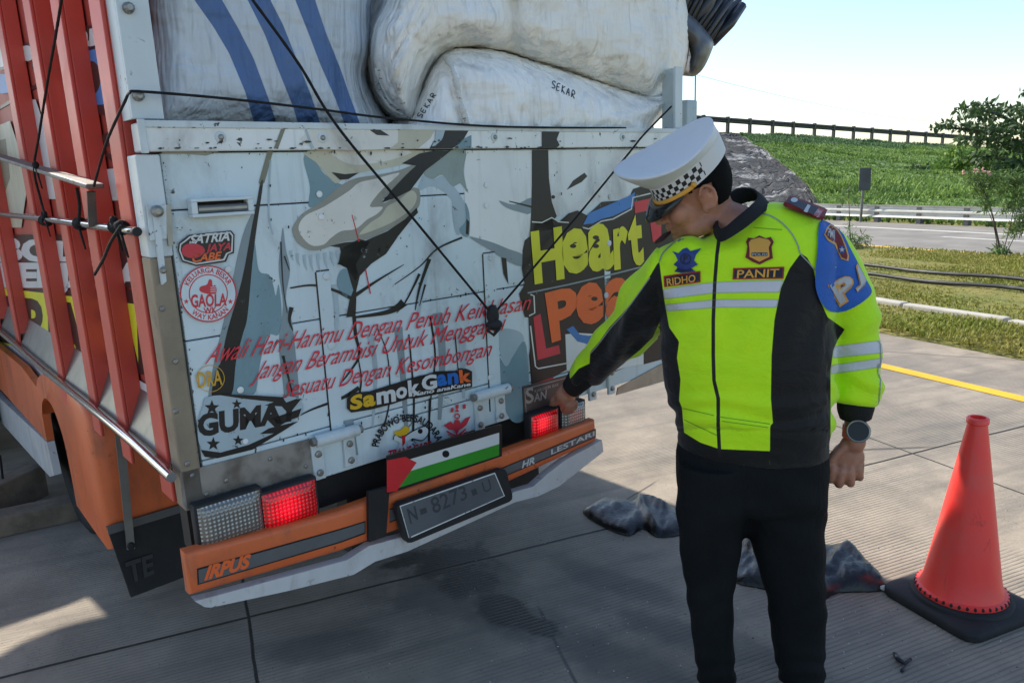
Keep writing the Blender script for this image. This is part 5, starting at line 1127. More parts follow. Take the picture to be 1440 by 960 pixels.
def plant(name, label, cat, Y, base, limbs, blobs, size, mat, asp, r0, seed, flowers=(), parts=('trunk', 'crown'), foot=None):
    """limbs and leaf clumps located by photo column/row at distance Y; blobs (x, y, rx, ry px, count)"""
    g = foot if foot is not None else GP(*base); root = empty(name, tuple(g)); tag(root, label, cat); sc = Y / FPX; m = MB()
    def L(x, y, dy=0.0): return DP(x, y, Y + dy) - g
    for pts in limbs:
        P = [L(*p) for p in pts]; P = crom([tuple(p) for p in P], 4, False); n = len(P); w = r0 if pts is limbs[0] else r0 * 0.45
        m.tube(P, [max(0.004, w * (1 - 0.75 * i / n)) for i in range(n)], mBARK, 8)
    m.build(parts[0], root, smooth=True)
    m = MB(); leafcloud(m, [(L(x, y, r_), (rx * sc, max(rx, ry) * sc * 0.9, ry * sc), n) for (x, y, rx, ry, n, r_) in blobs], size, mat, asp, seed)
    m.build(parts[1], root, fix=False)
    if flowers:
        m = MB()
        for x, y in flowers:
            for k in range(7): c = L(x + rng.uniform(-4, 4), y + rng.uniform(-3, 3), -0.2 * rng.random()); m.ell(c, (0.016, 0.016, 0.011), mPINK, seg=6, rings=4)
        m.build('blossom', root)
    return root
# spreading tree on the right, layered crown
rs = np.random.default_rng(3); tb = []
for (x, y, rx, ry, n) in [(1362, 153, 16, 4, 140), (1385, 148, 22, 5, 200), (1410, 155, 30, 8, 380), (1376, 163, 26, 6, 260), (1440, 160, 26, 9, 380), (1330, 174, 16, 4, 120), (1352, 178, 20, 5, 180), (1318, 180, 9, 3, 50), (1384, 180, 30, 8, 380), (1420, 182, 34, 12, 560), (1460, 178, 34, 16, 600), (1370, 196, 26, 6, 260), (1405, 202, 34, 9, 420), (1445, 205, 34, 14, 560),
                           (1438, 131, 6, 3, 40), (1470, 128, 26, 8, 300), (1500, 150, 40, 20, 700), (1500, 200, 40, 24, 800), (1390, 220, 34, 9, 300), (1430, 228, 34, 12, 420)]: tb.append((x, y, rx * 1.08, ry * 0.8, int(n * 0.34), rs.uniform(-1.5, 1.5)))
plant('tree', 'spreading tree with layered dark leaves at the end of the embankment rail', 'tree', 30, (1480, 300), [[(1490, 296), (1488, 250), (1478, 210), (1480, 160)], [(1484, 230), (1440, 205), (1400, 190), (1360, 182), (1322, 180)], [(1480, 200), (1440, 180), (1400, 160), (1366, 153)], [(1478, 200), (1500, 160), (1520, 130)], [(1486, 240), (1440, 228), (1400, 222)], [(1480, 170), (1460, 145), (1438, 131)]], tb, 0.3, mLF1, 2.4, 0.24, 3, foot=Vector((DP(1490, 296, 30).x, 30, 0)))
def bush(label, Y, blobs, seed, size=0.24, mat=None, foot=None):
    x0 = sum(q[0] for q in blobs) / len(blobs); y1 = max(q[1] + q[3] for q in blobs); g = DP(x0, y1, Y)
    return plant('bush', label, 'bush', Y, None, [[(x0, y1), (x0 + 2, blobs[0][1])], [(x0, y1), (blobs[-1][0], blobs[-1][1])]], [(*q, rng.uniform(-0.8, 0.8)) for q in blobs], size, mat or mLF2, 2.0, 0.06, seed, foot=g, parts=('stem', 'foliage'))
bush('bright green bush under the layered tree', 34, [(1345, 216, 18, 9, 260), (1372, 222, 26, 12, 420), (1410, 232, 34, 14, 520), (1340, 232, 26, 10, 320), (1440, 240, 34, 18, 600)], 5, mat=mLF2)
bush('low dark bush with a long twig at mid slope', 36, [(1290, 240, 22, 7, 260), (1322, 246, 28, 9, 360), (1350, 252, 26, 9, 320), (1278, 250, 18, 6, 160)], 6, mat=mLF1)
bush('rounded bush low on the slope beside the oleander', 31, [(1330, 264, 24, 10, 320), (1370, 262, 26, 12, 380)], 8)
bush('small bush on the slope left of the sign', 33, [(1160, 248, 16, 6, 160), (1140, 256, 14, 6, 140)], 9, size=0.2)
# oleander and sapling on the verge
g = GP(1408, 362); Yo = g.y
plant('shrub', 'tall thin oleander with pink blossoms on the verge', 'shrub', Yo, (1408, 362), [[(1408, 362), (1402, 330), (1392, 290), (1376, 250)], [(1404, 362), (1398, 320), (1386, 290), (1366, 258)], [(1408, 362), (1420, 320), (1430, 270), (1436, 244)], [(1412, 362), (1428, 330), (1442, 300)]],
      [(1366, 250, 10, 12, 120, 0), (1380, 262, 14, 16, 220, 0.1), (1396, 254, 14, 14, 200, -0.1), (1412, 262, 16, 18, 240, 0.1), (1430, 254, 14, 16, 220, 0), (1438, 276, 16, 18, 240, -0.1), (1386, 288, 12, 10, 120, 0), (1420, 290, 16, 12, 180, 0.1), (1434, 314, 12, 14, 140, 0), (1424, 326, 10, 8, 90, 0), (1408, 354, 16, 10, 180, 0), (1450, 300, 14, 30, 260, 0)], 0.12, mLF3, 6.0, 0.018, 11, flowers=[(1357, 243), (1383, 239), (1391, 243), (1374, 240)], parts=('stem', 'foliage'))
g = GP(1196, 352); Yo = g.y
plant('sapling', 'young sapling with a bushy foot growing on the verge', 'sapling', Yo, (1196, 352), [[(1197, 352), (1195, 320), (1194, 290), (1193, 258)], [(1197, 352), (1208, 336), (1218, 322)], [(1196, 352), (1186, 336), (1180, 320)]],
      [(1193, 266, 7, 10, 50, 0), (1186, 278, 9, 6, 40, 0), (1200, 282, 10, 6, 40, 0), (1196, 320, 5, 10, 30, 0), (1194, 338, 14, 12, 160, 0), (1212, 338, 12, 10, 130, 0.05), (1180, 340, 12, 10, 120, 0), (1198, 348, 20, 6, 160, 0)], 0.11, mLF3, 6.0, 0.012, 12, parts=('stem', 'foliage'))
# ================================================================== cone, bags on the road, timber, litter
mCONE, t, b = new_mat('cone plastic'); co = t.coord(); n1 = t.noise(co, 7, 6, 0.6)
scf = t.ramp(t.noise(t.mapping(co, (1, 1, 0.35)), 16, 7, 0.7, 0.5), 0.6, 0.72, 0, 0.55)
t.set(b, 'Base Color', t.mix(scf, t.mix(t.ramp(n1, 0.4, 0.75, 0, 0.7), lin((250, 66, 60)), lin((226, 92, 82))), lin((120, 44, 38)))); b.inputs['Roughness'].default_value = 0.42; t.set(b, 'Normal', t.bump(t.noise(co, 40, 4), 0.08, 0.004))
cc_ = Vector((1.5545, 2.385, 0)); cone = empty('traffic_cone', tuple(cc_)); tag(cone, 'orange red traffic cone on a black rubber base beside the officer', 'traffic cone')
m = MB(); cr = [GP(1256, 826), GP(1372, 887), GP(1448, 842), GP(1340, 805)]
sz = 0.185
def rsq(h, r, n=7): return [(sx * (h - r) + r * math.cos(math.radians(a0 + 90 * k / (n - 1))), sy * (h - r) + r * math.sin(math.radians(a0 + 90 * k / (n - 1)))) for sx, sy, a0 in ((1, 1, 0), (-1, 1, 90), (-1, -1, 180), (1, -1, 270)) for k in range(n)]
bm = bmesh.new(); L_ = []
for h, z in [(sz - .004, 0), (sz, .006), (sz, .024), (sz - .006, .033), (sz - .02, .038), (sz - .04, .042)]: L_.append([bm.verts.new((x, y, z)) for x, y in rsq(h, 0.05)])
for A_, B_ in zip(L_[:-1], L_[1:]):
    for i in range(28): bm.faces.new([A_[i], A_[(i + 1) % 28], B_[(i + 1) % 28], B_[i]])
bm.faces.new(L_[-1]); bm.faces.new(L_[0][::-1])
m.bm(bm, mRUB, Matrix.Rotation(math.radians(22), 4, 'Z')); m.lathe([(0.165, 0.036), (0.16, 0.05), (0.148, 0.056), (0.13, 0.056)], mRUB, n=48); m.build('base', cone, auto=40)
m = MB(); m.lathe([(0.14, 0.05), (0.146, 0.058), (0.144, 0.070), (0.132, 0.074), (0.122, 0.10), (0.112, 0.16), (0.031, 0.668), (0.030, 0.675), (0.034, 0.678), (0.034, 0.694), (0.030, 0.698), (0.024, 0.698), (0.022, 0.66)], mCONE, n=56); cb = m.build('cone_body', cone, auto=50)
m = MB()
for k in range(38): a = 2 * math.pi * k / 38; p = Vector((0.1425 * math.cos(a), 0.1425 * math.sin(a), 0.0655)); m.ell(p, (0.0058, 0.0058, 0.0072), mDARK, seg=8, rings=6)
m.build('rim_hole', cb)
# black plastic bags flattened on the road
mBAG = paint('black road plastic', (17, 18, 20), 0.36, var=0.25, scale=10, dirt=0.28, dirtcol=(112, 106, 98), bump=0.8, bscale=34)
def ground_bag(outline, h, seed, label, ridges=()):
    O = densify(crom(outline, 3), 4); V2, T, s = cdt(O, 4); m = MB()
    for (x, y), d in zip(V2, s):
        p = GP(x, y); q = min(1, d / 16); z = h * (1 - (1 - q) ** 2) ** 0.6 * (0.62 + 0.55 * nz((x, y), 0.03, seed)) + 0.022 * q * (abs(nz((x, y), 0.09, seed + 3)) - 0.15) + 0.012 * q * abs(nz((x, y * 1.6), 0.2, seed + 7))
        for (l, w, hh) in ridges: z += hh * math.exp(-(sdline(np.array([[x, y]]), l, 0)[0] / w) ** 2) * min(1, q * 2)
        m.v.append((p.x, p.y, max(0.006, z + 0.006)))
    n = len(m.v); m.v += [(a, b_, 0.002) for a, b_, c in m.v]; bt = {i: (i + n) for i in range(n)}
    for tr in T: m.f.append(list(tr)); m.mi.append(0); m.f.append([bt[i] for i in tr][::-1]); m.mi.append(0)
    rim = [i for i in range(n) if s[i] < 0.05]; ordr = sorted(rim, key=lambda i: i)
    k = len(O)
    for i in range(k): j = (i + 1) % k; m.f.append([i, j, j + n, i + n]); m.mi.append(0)
    m.mats = [mBAG]; o = m.build('plastic_bag', smooth=True); tag(o, label, 'plastic bag'); return o
ground_bag([(820, 722), (832, 712), (852, 700), (890, 706), (896, 699), (915, 701), (940, 712), (975, 724), (985, 738), (960, 752), (924, 756), (904, 744), (884, 754), (850, 742)], 0.038, 3, 'flat black plastic bag lying on the road next to the bumper', [([(894, 702), (908, 728), (922, 752)], 5, 0.03), ([(905, 702), (935, 716)], 6, 0.03)])
ground_bag([(1030, 800), (1034, 762), (1050, 740), (1090, 752), (1150, 768), (1192, 770), (1215, 790), (1246, 822), (1236, 832), (1180, 834), (1150, 846), (1100, 834), (1060, 826), (1036, 820)], 0.055, 8, 'crumpled black plastic bag lying behind the officer beside the cone', [([(1160, 812), (1190, 780), (1212, 796)], 6, 0.022), ([(1044, 770), (1070, 790)], 6, 0.03)])
# wheel chocks: two old timbers under the truck
def timber(a, c, w, h, label):
    m = MB(); m.beam(a + Vector((0, 0, h / 2)), c + Vector((0, 0, h / 2)), w, h, mWOOD, bev=0.008); o = m.build('timber'); tag(o, label, 'timber')
timber(GP(-70, 765), GP(116, 724), 0.13, 0.10, 'long weathered timber lying on the road in front of the orange mudguard')
timber(GP(-30, 738), GP(58, 694), 0.11, 0.17, 'short thick timber block behind the long weathered one')
m = MB(); m.tube([GP(4, 702) + Vector((0, 0, 0.0)), GP(6, 690, 0.1), GP(0, 640, 0.3)], 0.006, mROPE, 6); o = m.build('cord'); tag(o, 'thin dark cord hanging by the timbers at the truck side', 'cord')
# litter: tiny pale and dark crumbs
mCRW = paint('pale crumbs', (190, 190, 186), 0.7, var=0.1); mCRD = paint('dark crumbs', (40, 38, 36), 0.8, var=0.2)
m = MB()
for k in range(420):
    x = rng.uniform(760, 1440); y = rng.uniform(690, 960)
    if k % 5 == 0: x = rng.uniform(420, 1200); y = rng.uniform(750, 960)
    p = GP(x, y); s = rng.uniform(0.0012, 0.0036); a = rng.uniform(0, 6.28); d = Vector((math.cos(a), math.sin(a), 0)) * s; e = Vector((-d.y, d.x, 0)) * rng.uniform(0.4, 1)
    m.add([p + d, p + e, p - d, p - e, p + Vector((0, 0, s * 0.8))], [(0, 1, 4), (1, 2, 4), (2, 3, 4), (3, 0, 4)], mCRW if k % 4 else mCRD)
o = m.build('crumbs'); tag(o, 'scattered pale crumbs on the concrete', kind='stuff')
m = MB(); P = [GP(*q, z) for q, z in [((1258, 918), 0.004), ((1263, 926), 0.012), ((1272, 932), 0.008), ((1281, 926), 0.012)]]; m.tube(P, [0.006, 0.008, 0.006, 0.005], mFILM, 7); m.tube([GP(1272, 932, 0.006), GP(1268, 943, 0.008)], 0.005, mFILM, 7); o = m.build('plastic_scrap', smooth=True); tag(o, 'small black scrap on the road in front of the cone', 'scrap')
m = MB(); m.ell(GP(1244, 826, 0.012), (0.018, 0.012, 0.01), mCRW); o = m.build('paper_scrap', smooth=True); tag(o, 'pale scrap between the crumpled bag and the cone base', 'scrap')
# ================================================================== the person pointing at the tailgate
Y0 = 1.96
gf = DP(1055, 600, Y0); person = empty('person', (gf.x, gf.y, 0)); POFF = Vector(person.location)
tag(person, 'person in a white peaked cap and green and black reflective jacket, pointing at the tailgate', 'person')
VD = Vector((gf.x, gf.y, 0)).normalized(); VR = Vector((VD.y, -VD.x, 0))
def ringtube(m, rows, mat, n=40, ex=2.4):
    """closed tube through rows (y px, left px, right px, distance, thickness)"""
    k = len(m.v); i0 = m.m(mat)
    for y, xl, xr, Yd, T in rows:
        c = (DP(xl, y, Yd) + DP(xr, y, Yd)) / 2; hw = (DP(xr, y, Yd) - DP(xl, y, Yd)).length / 2
        for q in range(n):
            a = 2 * math.pi * q / n; cs, sn = math.cos(a), math.sin(a); m.v.append(tuple(c + VR * hw * math.copysign(abs(cs) ** (2 / ex), cs) + VD * (T / 2) * math.copysign(abs(sn) ** (2 / ex), sn) - POFF))
    for j in range(len(rows) - 1):
        for q in range(n): m.f.append([k + j * n + q, k + j * n + (q + 1) % n, k + (j + 1) * n + (q + 1) % n, k + (j + 1) * n + q]); m.mi.append(i0)
    m.f.append([k + q for q in range(n)][::-1]); m.mi.append(i0); m.f.append([k + (len(rows) - 1) * n + q for q in range(n)]); m.mi.append(i0)
def limb(m, pts, mat, n=20, flat=1.0, sub=5, end=True):
    """pts (x px, y px, distance, radius px)"""
    Q = [tuple(DP(x, y, Yd) - POFF) + (r * Yd / FPX,) for x, y, Yd, r in pts]; Q = crom(Q, sub, False) if len(Q) > 2 else Q
    m.tube([q[:3] for q in Q], [q[3] for q in Q], mat, n, flat=flat)
    m.ell(Q[0][:3], (Q[0][3],) * 3, mat, seg=16, rings=10)
    if end: m.ell(Q[-1][:3], (Q[-1][3],) * 3, mat, seg=16, rings=10)
def fuse(m, name, voxel, mats, smooth=2, disp=None, parent=person):
    """grow overlapping closed pieces into one continuous surface"""
    me = bpy.data.meshes.new('raw'); me.from_pydata(m.v, [], m.f); bm = bmesh.new(); bm.from_mesh(me); bmesh.ops.recalc_face_normals(bm, faces=bm.faces); bm.to_mesh(me); bm.free()
    o = bpy.data.objects.new('raw', me); C.objects.link(o); md = o.modifiers.new('r', 'REMESH'); md.mode = 'VOXEL'; md.voxel_size = voxel; md.adaptivity = 0
    if smooth: s = o.modifiers.new('s', 'SMOOTH'); s.iterations = smooth; s.factor = 0.5
    bpy.context.view_layer.update(); dg = bpy.context.evaluated_depsgraph_get(); out = bpy.data.meshes.new_from_object(o.evaluated_get(dg)); bpy.data.objects.remove(o)
    out.name = name
    if disp:
        N = [v.normal.copy() for v in out.vertices]
        for v, nn in zip(out.vertices, N): v.co += nn * disp(v.co + POFF, nn)
    out.materials.clear()
    for mt in mats: out.materials.append(mt)
    ob = mesh_obj(name, out, parent); return ob
def setattr_(o, name, vals): 
    at = o.data.attributes.new(name, 'FLOAT', 'POINT'); at.data.foreach_set('value', np.asarray(vals, np.float32))
def vpx(o):
    co = np.zeros(len(o.data.vertices) * 3); o.data.vertices.foreach_get('co', co); W_ = co.reshape(-1, 3) + np.array(POFF); return PX(W_), W_
# ---- head frame
def camdir(r, d, f): v = Vector(M @ np.array([r, d, f], float)); return v.normalized()
HF = camdir(-0.905, 0.37, 0.16); HU = camdir(-0.33, -0.86, -0.36); HU = (HU - HF * HU.dot(HF)).normalized(); HR = HF.cross(HU)
HB = Matrix((HR, HF, HU)).transposed()
HC = DP(988, 279, Y0 - 0.04) + HR * 0.076
def hl(p): return HC + HB @ Vector(p) - POFF
CT = Matrix.Rotation(math.radians(-7.0), 3, 'X') @ Matrix.Rotation(math.radians(-6.0), 3, 'Y')
def hc(p): q = CT @ (Vector(p) - Vector((0, 0, 0.05))); return hl(q + Vector((0, 0, 0.05)))
mSKIN, t, b = new_mat('skin'); co = t.coord(); n1 = t.noise(co, 22, 5, 0.6)
t.set(b, 'Base Color', t.mix(t.ramp(n1, 0.3, 0.75), lin((176, 124, 98)), lin((150, 102, 82)))); b.inputs['Roughness'].default_value = 0.5; b.inputs['Subsurface Weight'].default_value = 0.08; b.inputs['Subsurface Radius'].default_value = (0.01, 0.004, 0.002); t.set(b, 'Normal', t.bump(t.noise(co, 240, 3), 0.15, 0.002))
m = MB()
def hell(c, r, rot=None): m.ell(hl(c), r, mSKIN, (HB @ rot) if rot else HB, 24, 16)
hell((0, -0.012, 0.03), (0.073, 0.090, 0.1)); hell((0, 0.035, -0.035), (0.062, 0.062, 0.075)); hell((0, 0.04, -0.07), (0.052, 0.052, 0.045)); hell((0, 0.075, -0.095), (0.024, 0.022, 0.02))
hell((0, 0.09, 0.018), (0.05, 0.014, 0.014)); hell((0, 0.092, -0.058), (0.024, 0.013, 0.007)); hell((0, 0.091, -0.07), (0.021, 0.013, 0.008))
for s in (-1, 1):
    hell((s * 0.04, 0.06, -0.025), (0.028, 0.03, 0.032)); hell((s * 0.045, 0.02, -0.075), (0.022, 0.045, 0.028)); hell((s * 0.012, 0.100, -0.036), (0.010, 0.012, 0.009))
    e = Matrix.Rotation(s * 0.35, 3, 'Z') @ Matrix.Rotation(-0.15, 3, 'X')
    m.tube([hl((s * (0.084 + 0.006 * math.cos(a_ * 0.5)), -0.008 - 0.019 * math.cos(a_) - 0.004, 0.002 + 0.03 * math.sin(a_))) for a_ in np.linspace(-1.9, 2.9, 22)], 0.0048, mSKIN, 8); hell((s * 0.078, -0.008, -0.004), (0.007, 0.019, 0.030), e); hell((s * 0.085, -0.016, 0.0), (0.004, 0.006, 0.013), e); hell((s * 0.078, 0.0, -0.03), (0.007, 0.010, 0.012), e)
m.tube([hl((0, 0.088, 0.012)), hl((0, 0.103, -0.012)), hl((0, 0.116, -0.034))], [0.008, 0.011, 0.013], mSKIN, 14); m.ell(hl((0, 0.114, -0.034)), (0.013, 0.012, 0.011), mSKIN, HB)
nb = DP(1046, 318, Y0) - POFF
m.tube([hl((0, -0.02, -0.02)), hl((0, -0.03, -0.09)), nb, nb + Vector((0.02, 0.03, -0.1))], [0.058, 0.058, 0.062, 0.07], mSKIN, 24)
# body core inside the clothes, hands
ringtube(m, [(345, 985, 1120, Y0, .13), (365, 965, 1145, Y0, .17), (450, 955, 1150, Y0, .21), (600, 965, 1145, Y0, .20), (690, 965, 1145, Y0, .18)], mSKIN)
for rows in ([(680, 965, 1045, Y0, .13), (820, 975, 1025, Y0, .10), (955, 992, 1024, Y0, .08)], [(680, 1055, 1145, Y0, .13), (820, 1085, 1145, Y0, .10), (955, 1108, 1145, Y0, .08)]): ringtube(m, rows, mSKIN, 20)
yh = Y0 - 0.02
limb(m, [(1126, 350, Y0, 22), (1180, 420, Y0, 24), (1203, 520, Y0, 20), (1203, 590, yh, 15.5), (1202, 622, yh, 15.5)], mSKIN)
limb(m, [(972, 366, Y0, 22), (912, 425, Y0 + .15, 22), (850, 500, Y0 + .34, 17), (812, 538, Y0 + .45, 13), (803, 546, Y0 + .47, 12.5)], mSKIN)
PT = Y0 / FPX
def fing(pts, mat=mSKIN): limb(m, pts, mat, 12, sub=4)
m.ell(DP(1192, 643, yh + 0.006) - POFF, (0.044, 0.022, 0.047), mSKIN, Matrix((VR, VD, (0, 0, 1))).transposed()); m.ell(DP(1198, 626, yh + 0.004) - POFF, (0.034, 0.02, 0.034), mSKIN)
for kx, ky, px_, py_, r in [(1170, 659, 1167, 674, 6.4), (1182, 663, 1180, 680, 6.8), (1195, 663, 1196, 679, 6.6), (1207, 657, 1209, 671, 5.9)]:
    fing([(kx, ky - 8, yh, r), (kx, ky, yh - 0.012, r + 0.6), (px_, py_ - 2, yh - 0.006, r), (px_, py_ - 1, yh + 0.022, r - 0.2), (px_ + 1, py_ - 14, yh + 0.032, r - 0.5), (px_ + 2, py_ - 20, yh + 0.022, r - 0.9)])
fing([(1186, 628, yh, 8), (1172, 642, yh - 0.006, 7.5), (1163, 656, yh - 0.002, 7), (1164, 668, yh + 0.004, 6.4), (1168, 674, yh + 0.012, 5.6)])
# pointing hand on the plaque
hp = TP(784, 562, -0.02); Yt = t2w(hp).y; y1 = Y0 + 0.47
m.ell(DP(795, 556, (y1 + Yt) / 2 - 0.01) - POFF, (0.036, 0.03, 0.04), mSKIN)
fing([(797, 558, y1 + 0.03, 6), (788, 563, Yt - 0.06, 5.4), (780, 567, Yt - 0.03, 4.8), (774, 572, Yt - 0.008, 4.2)])
for (x, y, r) in [(795, 567, 5.4), (801, 567, 5.2), (806, 563, 4.7)]: fing([(x, y - 10, y1 + 0.02, r), (x - 3, y, y1 + 0.045, r), (x - 2, y + 9, y1 + 0.05, r - 0.3), (x + 2, y + 10, y1 + 0.03, r - 0.6), (x + 4, y + 3, y1 + 0.015, r - 0.9)])
fing([(800, 548, y1 + 0.01, 6), (789, 553, y1 + 0.04, 5.6), (780, 560, y1 + 0.06, 5), (777, 566, y1 + 0.07, 4.4)])
body = fuse(m, 'body', 0.0038, [mSKIN], 3)
# ---- jacket
def folds(P, nn):
    p = P * 1.0; px = PX(np.array(P)); x, y = px; d = -0.004 + 0.004 * noise.noise(p * 9 + Vector((3, 1, 2))) + 0.0035 * noise.noise(Vector((p.x * 6, p.y * 6, p.z * 20)))
    if y > 540: d += 0.006 * math.sin(y * 0.17 + 2.5 * noise.noise(p * 6)) * min(1, (y - 540) / 40) * (1 if y < 606 else 0.2)
    if x > 1165: d += 0.006 * math.sin(y * 0.13 - x * 0.06 + 3 * noise.noise(p * 7)) * math.exp(-((y - 545) / 40) ** 2) + 0.005 * math.sin(y * 0.12 + x * 0.08) * math.exp(-((y - 450) / 40) ** 2)
    if x < 925: d += 0.007 * math.sin((x + y * 0.45) * 0.14 + 2 * noise.noise(p * 8)) 
    d += 0.005 * math.sin((x * 0.09 - y * 0.11)) * math.exp(-(((x - 945) / 26) ** 2 + ((y - 420) / 50) ** 2)) + 0.004 * math.sin(x * 0.11 + y * 0.05) * math.exp(-((y - 470) / 40) ** 2) * (1 if x < 1160 else 0)
    if 604 < y < 640 and 930 < x < 1165: d += 0.004 * math.exp(-((y - 620) / 10) ** 2) - 0.006 * math.exp(-((y - 603) / 4) ** 2)
    return d
m = MB(); J0 = bpy.data.materials.new('x')
ringtube(m, [(283, 1064, 1102, Y0 + .03, .10), (290, 1052, 1120, Y0 + .02, .15), (300, 1038, 1140, Y0 + .01, .18), (313, 1022, 1156, Y0, .205), (326, 998, 1163, Y0, .225), (337, 968, 1166, Y0, .24), (348, 945, 1167, Y0, .25), (365, 935, 1168, Y0, .255), (410, 932, 1166, Y0, .27), (455, 931, 1167, Y0, .285), (500, 930, 1169, Y0, .295), (545, 936, 1168, Y0, .295), (580, 946, 1166, Y0, .29), (604, 954, 1163, Y0, .28), (612, 953, 1162, Y0, .28), (634, 958, 1159, Y0, .27)], J0)
limb(m, [(1128, 336, Y0, 38), (1154, 358, Y0, 44), (1176, 398, Y0, 46), (1194, 440, Y0 - .01, 42), (1204, 485, Y0 - .01, 36), (1207, 530, Y0 - .02, 36), (1207, 553, Y0 - .02, 35), (1206, 565, Y0 - .02, 31), (1205, 570, Y0 - .02, 25)], J0, flat=0.95, end=False)
limb(m, [(968, 364, Y0, 36), (940, 390, Y0 + .06, 44), (914, 422, Y0 + .14, 45), (890, 456, Y0 + .23, 40), (868, 482, Y0 + .30, 34), (845, 506, Y0 + .37, 28), (824, 524, Y0 + .42, 23), (815, 531, Y0 + .44, 19)], J0, end=False)
mJKT, t, b = new_mat('reflective jacket'); co = t.coord()
NEON = lin((188, 242, 16)); n1 = t.noise(co, 7, 5, 0.6)
c_ = t.mix(t.ramp(n1, 0.3, 0.7), lin((184, 238, 14)), lin((198, 246, 22)))
blk = t.ramp(t.attr('black'), -0.5, 0.5); c_ = t.mix(blk, c_, lin((9, 11, 12))); c_ = t.mix(t.ramp(t.attr('under'), -0.5, 0.5), c_, NEON)
refl = t.ramp(t.attr('tape'), -0.4, 0.4); c_ = t.mix(refl, c_, lin((196, 200, 206))); zp = t.ramp(t.attr('zip'), -0.4, 0.4); c_ = t.mix(zp, c_, lin((22, 24, 26)))
edge = t.ramp(t.math('ABSOLUTE', t.attr('tape')), 0.5, 1.4, 0.35, 0); c_ = t.mix(edge, c_, lin((96, 110, 84)))
t.set(b, 'Base Color', c_); t.set(b, 'Roughness', t.mix(refl, (0.6, 0.6, 0.6, 1), (0.4, 0.4, 0.4, 1))); b.inputs['Sheen Weight'].default_value = 0.15; b.inputs['Specular IOR Level'].default_value = 0.3
wr = t.noise(t.mapping(co, (1, 1, 1.6), (0.2, 0.3, 0.4)), 11, 6, 0.6, 1.0); t.set(b, 'Normal', t.bump(t.noise(co, 420, 2), 0.12, 0.001, t.bump(wr, 0.35, 0.02)))
jacket = fuse(m, 'jacket', 0.0062, [mJKT], 3, folds)
P_, W_ = vpx(jacket)
BLK1 = [(927, 366), (914, 388), (898, 413), (876, 440), (857, 460), (843, 480), (830, 495), (829, 511), (814, 518), (803, 531), (785, 540), (785, 600), (900, 610), (930, 720), (1082, 720), (1082, 634), (1012, 631), (985, 622), (962, 608), (959, 573), (955, 563), (957, 533), (952, 503), (955, 480), (941, 460), (934, 420), (930, 390)]
BLK2 = [(1126, 356), (1135, 362), (1144, 378), (1152, 420), (1164, 446), (1188, 463), (1178, 478), (1172, 492), (1168, 520), (1168, 720), (1082, 720), (1083, 598), (1087, 596), (1084, 560), (1085, 500), (1089, 450), (1098, 405), (1110, 378)]
UND = [(928, 452), (928, 478), (906, 506), (890, 514), (869, 524), (880, 508), (900, 492), (918, 474)]
front = np.array([(v.normal.dot(VD) < 0.25) for v in jacket.data.vertices])
setattr_(jacket, 'black', np.maximum(sdf(P_, BLK1), sdf(P_, BLK2))); setattr_(jacket, 'under', sdf(P_, UND))
T1 = [(930, 407), (970, 401), (1005, 397), (1050, 395), (1107, 394), (1102, 411), (1050, 411), (1003, 412), (930, 421)]; T2 = [(930, 429), (1008, 421), (1098, 421), (1095, 432), (1010, 432), (930, 438)]
T3 = [(1150, 491), (1172, 487), (1250, 477), (1250, 495), (1172, 503), (1150, 505)]; T4 = [(1150, 516), (1173, 513), (1250, 502), (1250, 514), (1175, 525), (1150, 527)]
blkv = np.maximum(sdf(P_, BLK1), sdf(P_, BLK2)); tape = np.max([sdf(P_, T) for T in (T1, T2, T3, T4)], 0); tape = np.minimum(tape, -blkv - 0.3); setattr_(jacket, 'tape', tape)
zl = [(1013, 322), (1008, 360), (1005, 400), (1003, 450), (1003, 500), (1004, 535), (1010, 560), (1010, 600), (1012, 640)]; setattr_(jacket, 'zip', np.where(front, sdline(P_, zl, 2.6), -9))
# collar, cuffs
mKNIT = paint('black knit', (10, 12, 13), 0.85, var=0.15, scale=20, bump=0.5, bscale=220)
def shell(m, rings, th, mat, n=40):
    """open tube with wall thickness; rings (centre, axis1, axis2)"""
    k = len(m.v); i0 = m.m(mat); R = [(c, a, b) for c, a, b in rings] + [(c, a * (1 - th / a.length), b * (1 - th / b.length)) for c, a, b in rings[::-1]]
    for c, a, b in R:
        for q in range(n): an = 2 * math.pi * q / n; m.v.append(tuple(c + a * math.cos(an) + b * math.sin(an)))
    for j in range(len(R)):
        j2 = (j + 1) % len(R)
        for q in range(n): m.f.append([k + j * n + q, k + j * n + (q + 1) % n, k + j2 * n + (q + 1) % n, k + j2 * n + q]); m.mi.append(i0)
m = MB(); cu = (VR * 0.62 - VD * 0.55).normalized(); 
def cring(x, y, w, d, tilt):
    c = DP(x, y, Y0) - POFF; return (c, (VR + Vector((0, 0, tilt))).normalized() * w, (VD * 0.9 + Vector((0, 0, 0.42))).normalized() * d)
cx, cz = [], []
def cpt(x, y, dy): return DP(x, y, Y0 + dy) - POFF
bot = [cpt(1012, 340, -.10), cpt(1040, 326, -.11), cpt(1066, 306, -.085), cpt(1082, 290, -.02), cpt(1076, 282, .06), cpt(1050, 284, .09), cpt(1020, 300, .07), cpt(1003, 320, 0.0)]
top = [cpt(1013, 323, -.085), cpt(1038, 304, -.092), cpt(1056, 289, -.066), cpt(1068, 276, -.005), cpt(1059, 265, .05), cpt(1036, 265, .075), cpt(1016, 282, .06), cpt(1006, 308, .0)]
bl = crom([tuple(p) for p in bot], 6); tp_ = crom([tuple(p) for p in top], 6); n = len(bl); cen_ = sum((Vector(p) for p in bl + tp_), Vector()) / (2 * n)
